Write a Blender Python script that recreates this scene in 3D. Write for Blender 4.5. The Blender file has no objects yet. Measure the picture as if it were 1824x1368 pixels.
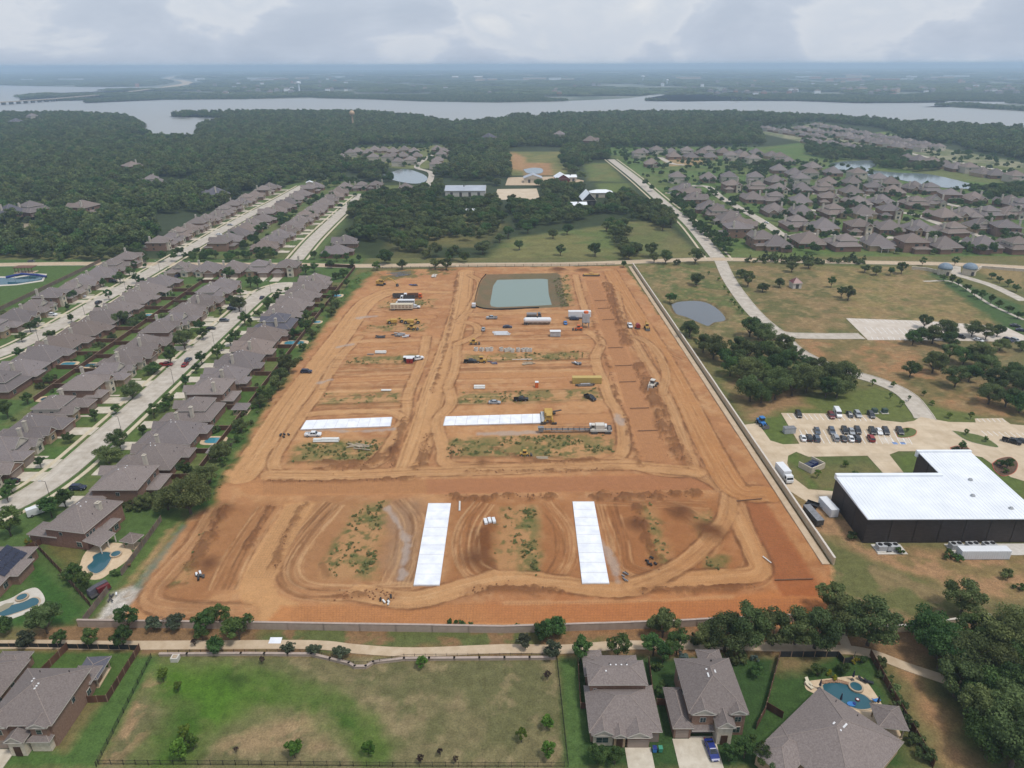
import bpy, bmesh, math, random
import numpy as np
from mathutils import Vector, Matrix

# ------------------------------------------------------------------ camera
FPX, CAMH, HORIZON = 1266.0, 120.0, 116.0
PITCH = math.atan((684 - HORIZON) / FPX)
ROLL = math.radians(-0.2)
scene = bpy.context.scene
COL = scene.collection
cam_data = bpy.data.cameras.new('camera')
cam_data.sensor_width = 36.0
cam_data.lens = 36.0 * FPX / 1824.0
cam_data.clip_start = 1.0
cam_data.clip_end = 90000.0
cam = bpy.data.objects.new('camera', cam_data)
COL.objects.link(cam)
cam.matrix_world = (Matrix.Translation((0, 0, CAMH)) @ Matrix.Rotation(math.pi / 2 - PITCH, 4, 'X')
                    @ Matrix.Rotation(ROLL, 4, 'Z'))
scene.camera = cam

# ------------------------------------------------------------------ sky and sun
SUN_EL, SUN_AZ = math.radians(66), math.radians(125)   # azimuth clockwise from +Y (view direction)
world = bpy.data.worlds.new('World')
scene.world = world
world.use_nodes = True
wt = world.node_tree
wt.nodes.clear()
def wn(t, **k):
    n = wt.nodes.new(t)
    for a, b in k.items():
        setattr(n, a, b)
    return n
w_out = wn('ShaderNodeOutputWorld')
w_sky = wn('ShaderNodeTexSky', sky_type='NISHITA', sun_disc=False, sun_elevation=SUN_EL, sun_rotation=SUN_AZ)
w_sky.air_density = 1.6
w_sky.dust_density = 3.0
w_bg1 = wn('ShaderNodeBackground')
w_bg1.inputs['Strength'].default_value = 0.05
wt.links.new(w_sky.outputs[0], w_bg1.inputs[0])
# a deck of broken cloud: the view direction is projected on a flat layer, so cloud shrinks towards the horizon
w_tc = wn('ShaderNodeTexCoord')
def wmath(op, a, b=None, clamp=False):
    n = wn('ShaderNodeMath', operation=op, use_clamp=clamp)
    for i, v in enumerate((a, b)):
        if v is None:
            continue
        if isinstance(v, (int, float)):
            n.inputs[i].default_value = v
        else:
            wt.links.new(v, n.inputs[i])
    return n.outputs[0]
w_map = wn('ShaderNodeMapping')
w_map.inputs['Scale'].default_value = (1.0, 1.0, 2.3)
wt.links.new(w_tc.outputs['Generated'], w_map.inputs[0])
w_n1 = wn('ShaderNodeTexNoise')
w_n1.inputs['Scale'].default_value = 5.2
w_n1.inputs['Detail'].default_value = 8
w_n1.inputs['Roughness'].default_value = 0.54
w_n1.inputs['Distortion'].default_value = 0.3
wt.links.new(w_map.outputs[0], w_n1.inputs['Vector'])
w_n2 = wn('ShaderNodeTexNoise')
w_n2.inputs['Scale'].default_value = 1.5
w_n2.inputs['Detail'].default_value = 4
wt.links.new(w_map.outputs[0], w_n2.inputs['Vector'])
w_sum = wmath('ADD', wmath('MULTIPLY', w_n1.outputs[0], 0.55), wmath('MULTIPLY', w_n2.outputs[0], 0.45))
w_r = wn('ShaderNodeValToRGB')
els = w_r.color_ramp.elements
els[0].position, els[0].color = 0.36, (0.53, 0.62, 0.775, 1)
els[1].position, els[1].color = 0.66, (0.92, 0.945, 0.99, 1)
for p, c in ((0.45, (0.58, 0.665, 0.81, 1)), (0.505, (0.65, 0.73, 0.87, 1)), (0.532, (0.79, 0.845, 0.94, 1)), (0.58, (0.725, 0.795, 0.91, 1))):
    e = els.new(p)
    e.color = c
wt.links.new(w_sum, w_r.inputs[0])
w_bg2 = wn('ShaderNodeBackground')
w_bg2.inputs['Strength'].default_value = 0.54
wt.links.new(w_r.outputs[0], w_bg2.inputs[0])
w_mix = wn('ShaderNodeMixShader')
w_mix.inputs[0].default_value = 0.86
wt.links.new(w_bg1.outputs[0], w_mix.inputs[1])
wt.links.new(w_bg2.outputs[0], w_mix.inputs[2])
wt.links.new(w_mix.outputs[0], w_out.inputs[0])

sun_data = bpy.data.lights.new('sun', 'SUN')
sun_data.energy = 1.5
sun_data.angle = math.radians(11)
sun_data.color = (1.0, 0.95, 0.88)
sun = bpy.data.objects.new('sun', sun_data)
COL.objects.link(sun)
sd = Vector((math.sin(SUN_AZ) * math.cos(SUN_EL), math.cos(SUN_AZ) * math.cos(SUN_EL), math.sin(SUN_EL)))
sun.rotation_euler = sd.to_track_quat('Z', 'Y').to_euler()

vs = scene.view_settings
vs.view_transform = 'Standard'
vs.look = 'None'
vs.exposure = 0.78
vs.gamma = 1.0
vs.use_curve_mapping = False
scene.cycles.max_bounces = 5
scene.cycles.diffuse_bounces = 3
scene.cycles.glossy_bounces = 2
scene.cycles.transmission_bounces = 2
scene.cycles.transparent_max_bounces = 4
scene.cycles.volume_bounces = 2

# ------------------------------------------------------------------ helpers
RND = random.Random(11)
NR = np.random.default_rng(5)
CAMM = np.array(cam.matrix_world.to_3x3())

def G(x, y, z=0.0):
    """where the sight line through a spot of the photograph meets the level z"""
    d = CAMM @ np.array([(x - 912) / FPX, (684 - y) / FPX, -1.0])
    t = (z - CAMH) / d[2]
    return Vector((d[0] * t, d[1] * t, z))

def GA(pts, z=0.0):
    return [tuple(G(x, y, z)[:2]) for x, y in pts]

def S(r, g, b, k=0.76):
    f = lambda c: (c / 255 / 12.92 if c <= 10 else ((c / 255 + 0.055) / 1.055) ** 2.4) * k
    return (f(r), f(g), f(b))

def mesh_of(name, verts, faces, mats=(), midx=None, smooth=False):
    me = bpy.data.meshes.new(name)
    me.from_pydata([tuple(v) for v in verts], [], [tuple(f) for f in faces])
    for m in mats:
        me.materials.append(m)
    if midx is not None:
        me.polygons.foreach_set('material_index', midx)
    if smooth:
        me.polygons.foreach_set('use_smooth', [True] * len(me.polygons))
    me.update()
    return me

def mesh_np(name, V, Q, mat=None, cols=None, smooth=False):
    """V (n,3) and quads or tris Q (m,k) as arrays"""
    me = bpy.data.meshes.new(name)
    k = Q.shape[1]
    me.vertices.add(len(V))
    me.vertices.foreach_set('co', np.ascontiguousarray(V, np.float32).ravel())
    me.loops.add(Q.size)
    me.loops.foreach_set('vertex_index', np.ascontiguousarray(Q, np.int32).ravel())
    me.polygons.add(len(Q))
    me.polygons.foreach_set('loop_start', np.arange(0, Q.size, k, dtype=np.int32))
    me.polygons.foreach_set('loop_total', np.full(len(Q), k, np.int32))
    if smooth:
        me.polygons.foreach_set('use_smooth', np.ones(len(Q), bool))
    if cols is not None:
        a = me.attributes.new('col', 'FLOAT_COLOR', 'POINT')
        a.data.foreach_set('color', np.ascontiguousarray(np.hstack([cols, np.ones((len(cols), 1))]), np.float32).ravel())
    me.update(calc_edges=True)
    me.validate()
    if mat:
        me.materials.append(mat)
    return me

def put(name, me, parent=None, loc=None, rot=None):
    o = bpy.data.objects.new(name, me)
    COL.objects.link(o)
    if parent:
        o.parent = parent
    if loc is not None:
        o.location = loc
    if rot is not None:
        o.rotation_euler = (0, 0, rot)
    return o

def tag(o, label, cat, group=None, kind=None):
    o['label'] = label
    o['category'] = cat
    if group:
        o['group'] = group
    if kind:
        o['kind'] = kind
    return o

def struct(name, me, label=None):
    o = put(name, me)
    o['kind'] = 'structure'
    if label:
        o['label'] = label
    return o

def root(name, loc, rz, label, cat, group=None):
    o = put(name, None, loc=loc, rot=rz)
    return tag(o, label, cat, group)

class MB:
    """collects boxes, prisms and tubes into one mesh"""
    def __init__(s):
        s.v, s.f, s.m = [], [], []
    def face(s, pts, m=0):
        b = len(s.v)
        s.v += [tuple(p) for p in pts]
        s.f.append(tuple(range(b, b + len(pts))))
        s.m.append(m)
    def box(s, x0, x1, y0, y1, z0, z1, m=0, top=None, bottom=True):
        b = len(s.v)
        s.v += [(x0, y0, z0), (x1, y0, z0), (x1, y1, z0), (x0, y1, z0), (x0, y0, z1), (x1, y0, z1), (x1, y1, z1), (x0, y1, z1)]
        fs = [(0, 1, 5, 4), (1, 2, 6, 5), (2, 3, 7, 6), (3, 0, 4, 7), (4, 5, 6, 7)] + ([(3, 2, 1, 0)] if bottom else [])
        for i, f in enumerate(fs):
            s.f.append(tuple(b + k for k in f))
            s.m.append(top if (top is not None and i == 4) else m)
        return s
    def prism(s, pts, z0, z1, m=0, mtop=None):
        n = len(pts)
        b = len(s.v)
        s.v += [(p[0], p[1], z0) for p in pts] + [(p[0], p[1], z1) for p in pts]
        for i in range(n):
            j = (i + 1) % n
            s.f.append((b + i, b + j, b + n + j, b + n + i)); s.m.append(m)
        s.f.append(tuple(b + n + i for i in range(n))); s.m.append(m if mtop is None else mtop)
        s.f.append(tuple(b + n - 1 - i for i in range(n))); s.m.append(m)
        return s
    def side(s, prof, x0, x1, m=0, ins=0.0):
        """profile in (y,z) swept across x"""
        n = len(prof)
        b = len(s.v)
        s.v += [(x0, p[0], p[1]) for p in prof] + [(x1, p[0], p[1]) for p in prof]
        for i in range(n):
            j = (i + 1) % n
            s.f.append((b + j, b + i, b + n + i, b + n + j)); s.m.append(m)
        s.f.append(tuple(b + i for i in range(n))); s.m.append(m)
        s.f.append(tuple(b + 2 * n - 1 - i for i in range(n))); s.m.append(m)
        return s
    def tube(s, p, q, r0, r1=None, n=8, m=0, caps=True):
        r1 = r0 if r1 is None else r1
        p, q = Vector(p), Vector(q)
        d = (q - p).normalized()
        a = d.orthogonal().normalized()
        c = d.cross(a)
        b = len(s.v)
        for w, r in ((p, r0), (q, r1)):
            for i in range(n):
                t = 2 * math.pi * i / n
                s.v.append(tuple(w + (a * math.cos(t) + c * math.sin(t)) * r))
        for i in range(n):
            j = (i + 1) % n
            s.f.append((b + i, b + j, b + n + j, b + n + i)); s.m.append(m)
        if caps:
            s.f.append(tuple(b + n - 1 - i for i in range(n))); s.m.append(m)
            s.f.append(tuple(b + n + i for i in range(n))); s.m.append(m)
        return s
    def mesh(s, name, mats, smooth=False):
        return mesh_of(name, s.v, s.f, mats if isinstance(mats, (list, tuple)) else [mats], s.m, smooth)

# ------------------------------------------------------------------ materials
MATS = {}
def nodes_of(name):
    m = bpy.data.materials.new(name)
    m.use_nodes = True
    t = m.node_tree
    return m, t, t.nodes['Principled BSDF']

def surf(name, c1, c2=None, scale=1.0, rough=0.85, bump=0.0, detail=6, vary=0.0, metal=0.0, spec=0.3, lo=0.35, hi=0.65, stretch=None, coords='pos', sat=1.0):
    """two-tone noise surface; vary = shade differs from object to object"""
    if name in MATS:
        return MATS[name]
    m, t, b = nodes_of(name)
    b.inputs['Roughness'].default_value = rough
    b.inputs['Metallic'].default_value = metal
    b.inputs['Specular IOR Level'].default_value = spec
    c2 = c2 or c1
    if coords == 'pos':
        src = t.nodes.new('ShaderNodeNewGeometry').outputs['Position']
    else:
        src = t.nodes.new('ShaderNodeTexCoord').outputs['Object']
    if stretch:
        mp = t.nodes.new('ShaderNodeMapping')
        mp.inputs['Scale'].default_value = stretch
        t.links.new(src, mp.inputs[0])
        src = mp.outputs[0]
    n = t.nodes.new('ShaderNodeTexNoise')
    n.inputs['Scale'].default_value = scale
    n.inputs['Detail'].default_value = detail
    n.inputs['Roughness'].default_value = 0.62
    t.links.new(src, n.inputs['Vector'])
    r = t.nodes.new('ShaderNodeValToRGB')
    r.color_ramp.elements[0].position, r.color_ramp.elements[0].color = lo, (*c1, 1)
    r.color_ramp.elements[1].position, r.color_ramp.elements[1].color = hi, (*c2, 1)
    t.links.new(n.outputs[0], r.inputs[0])
    out = r.outputs[0]
    if vary:
        oi = t.nodes.new('ShaderNodeObjectInfo')
        mr = t.nodes.new('ShaderNodeMapRange')
        mr.inputs['To Min'].default_value = 1 - vary
        mr.inputs['To Max'].default_value = 1 + vary
        t.links.new(oi.outputs['Random'], mr.inputs[0])
        hs = t.nodes.new('ShaderNodeHueSaturation')
        hs.inputs['Saturation'].default_value = sat
        t.links.new(mr.outputs[0], hs.inputs['Value'])
        t.links.new(out, hs.inputs['Color'])
        out = hs.outputs[0]
    t.links.new(out, b.inputs['Base Color'])
    if bump:
        bp = t.nodes.new('ShaderNodeBump')
        bp.inputs['Strength'].default_value = 0.6
        bp.inputs['Distance'].default_value = bump
        t.links.new(n.outputs[0], bp.inputs['Height'])
        t.links.new(bp.outputs[0], b.inputs['Normal'])
    MATS[name] = m
    return m

def attr_surf(name, rough=0.95, fine=2.2, amp=0.22, bump=0.06, mid=0.35, mamp=0.8):
    """ground: the colour of each spot is kept on the mesh, fine grain comes from noise"""
    m, t, b = nodes_of(name)
    b.inputs['Roughness'].default_value = rough
    b.inputs['Specular IOR Level'].default_value = 0.12
    at = t.nodes.new('ShaderNodeAttribute')
    at.attribute_name = 'col'
    ge = t.nodes.new('ShaderNodeNewGeometry')
    val = None
    for sc, am in ((fine, amp), (mid, amp * mamp)):
        n = t.nodes.new('ShaderNodeTexNoise')
        n.inputs['Scale'].default_value = sc
        n.inputs['Detail'].default_value = 5
        n.inputs['Roughness'].default_value = 0.7
        t.links.new(ge.outputs['Position'], n.inputs['Vector'])
        mr = t.nodes.new('ShaderNodeMapRange')
        mr.inputs['From Min'].default_value = 0.25
        mr.inputs['From Max'].default_value = 0.75
        mr.inputs['To Min'].default_value = 1 - am
        mr.inputs['To Max'].default_value = 1 + am
        t.links.new(n.outputs[0], mr.inputs[0])
        if val is None:
            val, first = mr.outputs[0], n
        else:
            mu = t.nodes.new('ShaderNodeMath')
            mu.operation = 'MULTIPLY'
            t.links.new(val, mu.inputs[0])
            t.links.new(mr.outputs[0], mu.inputs[1])
            val = mu.outputs[0]
    vm = t.nodes.new('ShaderNodeVectorMath')
    vm.operation = 'SCALE'
    t.links.new(at.outputs['Color'], vm.inputs[0])
    t.links.new(val, vm.inputs['Scale'])
    t.links.new(vm.outputs[0], b.inputs['Base Color'])
    bp = t.nodes.new('ShaderNodeBump')
    bp.inputs['Strength'].default_value = 0.8
    bp.inputs['Distance'].default_value = bump
    t.links.new(first.outputs[0], bp.inputs['Height'])
    t.links.new(bp.outputs[0], b.inputs['Normal'])
    return m

def water_mat(name, c, rough=0.12, wave=0.5, scale=0.4, spec=0.5):
    if name in MATS:
        return MATS[name]
    m, t, b = nodes_of(name)
    b.inputs['Base Color'].default_value = (*c, 1)
    b.inputs['Roughness'].default_value = rough
    b.inputs['Specular IOR Level'].default_value = spec
    ge = t.nodes.new('ShaderNodeNewGeometry')
    n = t.nodes.new('ShaderNodeTexNoise')
    n.inputs['Scale'].default_value = scale
    n.inputs['Detail'].default_value = 4
    t.links.new(ge.outputs['Position'], n.inputs['Vector'])
    bp = t.nodes.new('ShaderNodeBump')
    bp.inputs['Strength'].default_value = wave
    bp.inputs['Distance'].default_value = 0.05
    t.links.new(n.outputs[0], bp.inputs['Height'])
    t.links.new(bp.outputs[0], b.inputs['Normal'])
    MATS[name] = m
    return m

def leaf_mat(name, c1, c2, vary=0.34):
    if name in MATS:
        return MATS[name]
    m, t, b = nodes_of(name)
    b.inputs['Roughness'].default_value = 0.65
    b.inputs['Specular IOR Level'].default_value = 0.2
    at = t.nodes.new('ShaderNodeAttribute')
    at.attribute_name = 'leaf'
    r = t.nodes.new('ShaderNodeValToRGB')
    r.color_ramp.elements[0].color = (*c1, 1)
    r.color_ramp.elements[1].color = (*c2, 1)
    t.links.new(at.outputs['Fac'], r.inputs[0])
    oi = t.nodes.new('ShaderNodeObjectInfo')
    hs = t.nodes.new('ShaderNodeHueSaturation')
    mr = t.nodes.new('ShaderNodeMapRange')
    mr.inputs['To Min'].default_value = 1 - vary
    mr.inputs['To Max'].default_value = 1 + vary
    t.links.new(oi.outputs['Random'], mr.inputs[0])
    t.links.new(mr.outputs[0], hs.inputs['Value'])
    m2 = t.nodes.new('ShaderNodeMath')
    m2.operation = 'MULTIPLY_ADD'
    m2.inputs[1].default_value = 7.31
    t.links.new(oi.outputs['Random'], m2.inputs[0])
    fr = t.nodes.new('ShaderNodeMath')
    fr.operation = 'FRACT'
    t.links.new(m2.outputs[0], fr.inputs[0])
    mh = t.nodes.new('ShaderNodeMapRange')
    mh.inputs['To Min'].default_value = 0.475
    mh.inputs['To Max'].default_value = 0.525
    t.links.new(fr.outputs[0], mh.inputs[0])
    t.links.new(mh.outputs[0], hs.inputs['Hue'])
    t.links.new(r.outputs[0], hs.inputs['Color'])
    t.links.new(hs.outputs[0], b.inputs['Base Color'])
    tr = t.nodes.new('ShaderNodeBsdfTranslucent')
    t.links.new(hs.outputs[0], tr.inputs['Color'])
    mx = t.nodes.new('ShaderNodeMixShader')
    mx.inputs[0].default_value = 0.38
    t.links.new(b.outputs[0], mx.inputs[1])
    t.links.new(tr.outputs[0], mx.inputs[2])
    t.links.new(mx.outputs[0], t.nodes['Material Output'].inputs[0])
    MATS[name] = m
    return m

def joints(m, step=4.6, dark=.78):
    """saw-cut joints of cast concrete over the surface's own colour, with a faint oil track"""
    t = m.node_tree
    b = t.nodes['Principled BSDF']
    src = b.inputs['Base Color'].links[0].from_socket
    ge = t.nodes.new('ShaderNodeNewGeometry')
    br = t.nodes.new('ShaderNodeTexBrick')
    br.offset = 0.0
    for k, v in (('Scale', 1.0), ('Brick Width', step), ('Row Height', step), ('Mortar Size', .07), ('Mortar Smooth', .3)):
        br.inputs[k].default_value = v
    br.inputs['Color1'].default_value = (1, 1, 1, 1)
    br.inputs['Color2'].default_value = (.93, .93, .93, 1)
    br.inputs['Mortar'].default_value = (dark, dark, dark, 1)
    t.links.new(ge.outputs['Position'], br.inputs['Vector'])
    mx = t.nodes.new('ShaderNodeMix')
    mx.data_type = 'RGBA'
    mx.blend_type = 'MULTIPLY'
    mx.inputs[0].default_value = 1.0
    t.links.new(src, mx.inputs[6])
    t.links.new(br.outputs[0], mx.inputs[7])
    t.links.new(mx.outputs[2], b.inputs['Base Color'])
# ------------------------------------------------------------------ ground: height and colour worked out on a grid
def vnoise(x, y, scale, seed):
    rg = np.random.default_rng(seed)
    L = rg.random((256, 256))
    u, v = x / scale + 1000.3, y / scale + 1000.7
    i, j = np.floor(u).astype(int), np.floor(v).astype(int)
    a, b = u - i, v - j
    a, b = a * a * (3 - 2 * a), b * b * (3 - 2 * b)
    i0, i1, j0, j1 = i % 256, (i + 1) % 256, j % 256, (j + 1) % 256
    return (L[i0, j0] * (1 - a) + L[i1, j0] * a) * (1 - b) + (L[i0, j1] * (1 - a) + L[i1, j1] * a) * b

def fbm(x, y, scale, seed, octv=4, gain=0.55):
    t, amp, s = 0, 1, 0
    for k in range(octv):
        t = t + amp * vnoise(x, y, scale / 2 ** k, seed + k)
        s += amp
        amp *= gain
    return t / s

def seg_dist(X, Y, pts, closed=False):
    d = np.full(X.shape, 1e9)
    n = len(pts)
    for i in range(n if closed else n - 1):
        ax, ay = pts[i]
        bx, by = pts[(i + 1) % n]
        dx, dy = bx - ax, by - ay
        L = dx * dx + dy * dy + 1e-9
        t = np.clip(((X - ax) * dx + (Y - ay) * dy) / L, 0, 1)
        d = np.minimum(d, np.hypot(X - ax - t * dx, Y - ay - t * dy))
    return d

def inside(X, Y, pts):
    r = np.zeros(X.shape, bool)
    n = len(pts)
    for i in range(n):
        ax, ay = pts[i]
        bx, by = pts[(i + 1) % n]
        if ay == by:
            continue
        r ^= ((ay > Y) != (by > Y)) & (X < (bx - ax) * (Y - ay) / (by - ay) + ax)
    return r

def smooth_line(pts, n=6):
    """Catmull-Rom through the points"""
    P = [np.array(p, float) for p in pts]
    P = [2 * P[0] - P[1]] + P + [2 * P[-1] - P[-2]]
    o = []
    for i in range(1, len(P) - 2):
        for k in range(n):
            t = k / n
            a, b, c, d = P[i - 1], P[i], P[i + 1], P[i + 2]
            o.append(tuple(0.5 * (2 * b + (c - a) * t + (2 * a - 5 * b + 4 * c - d) * t * t + (3 * b - a - 3 * c + d) * t ** 3)))
    o.append(tuple(P[-2]))
    return o

def shift(pts, off):
    P = np.array(pts, float)
    T = np.gradient(P, axis=0)
    T /= np.linalg.norm(T, axis=1)[:, None] + 1e-9
    return P + np.stack([-T[:, 1], T[:, 0]], 1) * np.reshape(off, (-1, 1))

class Canvas:
    def __init__(s, xs, ys):
        s.xs, s.ys = xs, ys
        s.X, s.Y = np.meshgrid(xs, ys)
        s.c = np.zeros(s.X.shape + (3,))
        s.h = np.zeros(s.X.shape)
    def sub(s, pts, pad):
        x0, x1 = min(p[0] for p in pts) - pad, max(p[0] for p in pts) + pad
        y0, y1 = min(p[1] for p in pts) - pad, max(p[1] for p in pts) + pad
        i0, i1 = np.searchsorted(s.xs, [x0, x1])
        j0, j1 = np.searchsorted(s.ys, [y0, y1])
        return (slice(j0, j1), slice(i0, i1))
    def blend(s, sl, m, col):
        m = np.clip(m, 0, 1)[..., None]
        s.c[sl] = s.c[sl] * (1 - m) + np.array(col) * m
    def poly(s, pts, col, feather=1.0, jag=1.0, a=1.0, patch=None, dh=0.0, seed=1, world=False, thr=0.5):
        """fill; jag roughens the outline, patch breaks the fill into patches of that size"""
        pts = pts if world else GA(pts)
        sl = s.sub(pts, feather + jag + 1)
        X, Y = s.X[sl], s.Y[sl]
        if X.size == 0:
            return
        d = seg_dist(X, Y, pts, True) * np.where(inside(X, Y, pts), 1, -1)
        if jag:
            d = d + (fbm(X, Y, jag * 4, seed + 7, 3) - 0.5) * 4 * jag
        m = np.clip(d / feather * 0.5 + 0.5, 0, 1)
        if patch:
            m = m * np.clip((fbm(X, Y, patch, seed, 4, 0.65) - thr) * 9 + 0.5, 0, 1)
        s.blend(sl, m * a, col)
        if dh:
            s.h[sl] += dh * m * m * (3 - 2 * m)
    def line(s, pts, w, col, a=1.0, feather=0.5, dh=0.0, jag=0.3, seed=3, world=False, curve=True, patch=None, thr=0.5):
        pts = pts if world else GA(pts)
        if curve and len(pts) > 2:
            pts = smooth_line(pts)
        sl = s.sub(pts, w + feather + 1)
        X, Y = s.X[sl], s.Y[sl]
        if X.size == 0:
            return
        d = seg_dist(X, Y, pts)
        if jag:
            d = d + (fbm(X, Y, 3.0, seed, 3) - 0.5) * 4 * jag
        m = np.clip((w / 2 - d) / feather + 0.5, 0, 1)
        if patch:
            m = m * np.clip((fbm(X, Y, patch, seed, 4, 0.65) - thr) * 9 + 0.5, 0, 1)
        s.blend(sl, m * a, col)
        if dh:
            s.h[sl] += dh * m * m * (3 - 2 * m)
    def ruts(s, pts, w, col=None, base=None, a=0.75, world=False, k=2, depth=0.05):
        """a driven lane: pale band with parallel wheel lines and dark edges"""
        pts = smooth_line(pts if world else GA(pts))
        s.line(pts, w + 2.2, D_DARK, 0.22, 1.4, world=True, curve=False, jag=0.7)
        s.line(pts, w + 0.9, D_BROWN, 0.5, 0.6, 0.06, world=True, curve=False, jag=0.5, patch=7, seed=int(w * 31))
        s.line(pts, w, base or D_LIGHT, min(1, a * 0.95), 0.55, -0.06, world=True, curve=False, jag=0.3)
        s.bundle(pts, w, int(w * 1.7), world=True, dark=0.3)
        for e_ in (-1, 1):
            s.line([tuple(p) for p in shift(pts, e_ * (w / 2 + .35))], .55, D_BROWN, .55, .35, .09, jag=.3, world=True, curve=False, patch=9, thr=.47, seed=int(w * 17 + e_))
    def bundle(s, pts, w, n, a=0.34, world=False, dark=0.5):
        """many crossing wheel lines strewn over a band"""
        pts = pts if world else smooth_line(GA(pts))
        for q in range(n):
            off = RND.uniform(-.5, .5) * w
            amp, fr, ph = RND.uniform(0, .5), RND.uniform(.02, .06), RND.uniform(0, 6)
            L = [tuple(p) for p in shift(pts, [off + amp * math.sin(fr * i * 9 + ph) for i in range(len(pts))])]
            c = D_BROWN if RND.random() < dark else D_PALE
            s.line(L, RND.uniform(.28, .6), c, RND.uniform(.4, 1.1) * a, .3, RND.uniform(-.05, .04), jag=.12, world=True, curve=False, patch=RND.uniform(9, 22), thr=.43, seed=RND.randrange(9999))
    def faces(s, mask=None):
        ny, nx = s.X.shape
        idx = np.arange(ny * nx).reshape(ny, nx)
        Q = np.stack([idx[:-1, :-1], idx[:-1, 1:], idx[1:, 1:], idx[1:, :-1]], -1).reshape(-1, 4)
        return Q if mask is None else Q[mask.reshape(-1)]
    def build(s, name, Q, mat, label, zoff=0.0):
        u, inv = np.unique(Q, return_inverse=True)
        V = np.stack([s.X.ravel()[u], s.Y.ravel()[u], s.h.ravel()[u] + zoff], 1)
        me = mesh_np(name, V, inv.reshape(Q.shape), mat, s.c.reshape(-1, 3)[u], smooth=True)
        return struct(name, me, label)

D_LIGHT, D_PALE = S(213, 168, 119), S(224, 185, 138)
D_MID, D_DARK = S(196, 150, 108), S(148, 104, 72)
D_RED, D_ORANGE, D_BROWN = S(188, 128, 84), S(208, 150, 100), S(124, 86, 58)
G_WEED, G_LAWN, G_DRY, G_TAN = S(98, 112, 66), S(84, 106, 56), S(118, 112, 74), S(150, 128, 86)
GREYISH = S(190, 180, 170)

def axis(stops):
    o = [stops[0][0]]
    for (a, _), (b, st) in zip(stops[:-1], stops[1:]):
        n = max(1, int(round((b - a) / st)))
        o += [a + (b - a) * (k + 1) / n for k in range(n)]
    return np.array(o)

cv = Canvas(axis([(-372, 0), (-104, 1.4), (-92, 0.7), (88, 0.36), (110, 0.8), (372, 1.5)]),
            axis([(80, 0), (200, 0.36), (300, 0.62), (478, 0.9)]))
X, Y = cv.X, cv.Y
n_big, n_mid, n_fine = fbm(X, Y, 40, 21), fbm(X, Y, 9, 31), fbm(X, Y, 2.5, 41, 3)
t = np.clip((n_big * 0.6 + n_mid * 0.4 - 0.36) * 3.5, 0, 1)[..., None]
cv.c[:] = np.array(S(98, 106, 62)) * (1 - t) + np.array(S(126, 116, 76)) * t
# lawns of the streets on the left
cv.poly([(-372, 140), (-100, 128), (-100, 478), (-372, 478)], S(86, 108, 58), 1, 0, world=True)
# ---------------- land right of the site wall
cv.poly([(1130, 472), (1285, 470), (1330, 560), (1420, 640), (1380, 700), (1300, 700)], S(104, 112, 66), 4, 2)
cv.poly([(1130, 472), (1285, 470), (1330, 560), (1420, 640), (1380, 700), (1300, 700)], S(142, 124, 88), 4, 2, 0.6, patch=22, seed=14, thr=0.56)
cv.poly([(1310, 476), (1450, 470), (1545, 590), (1400, 590)], S(120, 112, 72), 2, 1)
cv.poly([(1310, 476), (1450, 470), (1545, 590), (1400, 590)], S(146, 124, 88), 2, 1, 0.8, patch=16, seed=15)
cv.poly([(1440, 474), (1640, 476), (1780, 575), (1545, 590)], S(146, 128, 84), 2, 1)
cv.poly([(1440, 474), (1640, 476), (1780, 575), (1545, 590)], S(116, 116, 70), 2, 1, 0.8, patch=18, seed=16, thr=0.54)
cv.poly([(1640, 478), (1824, 545), (1824, 620), (1775, 575)], S(78, 100, 58), 2, 1)
cv.poly([(1740, 476), (1824, 476), (1824, 515), (1760, 492)], S(150, 130, 90), 2, 1)
cv.poly([(1420, 600), (1620, 600), (1700, 620), (1824, 690), (1824, 752), (1690, 725), (1560, 668), (1440, 630)], S(166, 126, 88), 3, 2)
cv.poly([(1420, 600), (1620, 600), (1700, 620), (1824, 690), (1824, 752), (1690, 725), (1560, 668), (1440, 630)], S(122, 112, 72), 3, 2, 0.85, patch=20, seed=17, thr=0.52)
cv.poly([(1560, 690), (1660, 720), (1760, 748), (1700, 760), (1600, 748), (1400, 745), (1330, 735), (1410, 715)], S(106, 114, 62), 2, 1)
cv.poly([(1300, 680), (1420, 690), (1440, 725), (1340, 745)], S(160, 128, 92), 3, 2)
cv.poly([(1600, 600), (1824, 600), (1824, 690), (1700, 690)], S(128, 116, 82), 4, 2, 0.8)
cv.poly([(1330, 760), (1400, 735), (1420, 800), (1440, 870), (1600, 870), (1600, 810), (1824, 800), (1824, 900), (1500, 900)], S(98, 112, 58), 1, 0.5)
cv.poly([(1405, 885), (1500, 885), (1545, 975), (1700, 985), (1824, 990), (1824, 1075), (1690, 1050), (1560, 1000), (1440, 945)], S(168, 132, 96), 2, 1.5)
cv.poly([(1405, 885), (1500, 885), (1545, 975), (1824, 990), (1824, 1075), (1690, 1050), (1560, 1000), (1440, 945)], S(122, 112, 70), 2, 1.5, 0.7, patch=7, seed=19, thr=0.55)
cv.poly([(1440, 945), (1560, 1005), (1700, 1058), (1824, 1085), (1824, 1130), (1560, 1115), (1490, 1090)], S(108, 108, 66), 2, 1)
cv.poly([(1440, 945), (1560, 1005), (1700, 1058), (1824, 1085), (1824, 1130), (1560, 1115), (1490, 1090)], S(150, 126, 92), 2, 1, 0.7, patch=9, seed=20)
cv.poly([(1560, 1115), (1640, 1120), (1640, 1200), (1700, 1290), (1740, 1368), (1690, 1368), (1620, 1230), (1570, 1170)], S(166, 128, 92), 3, 1.5)
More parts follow.
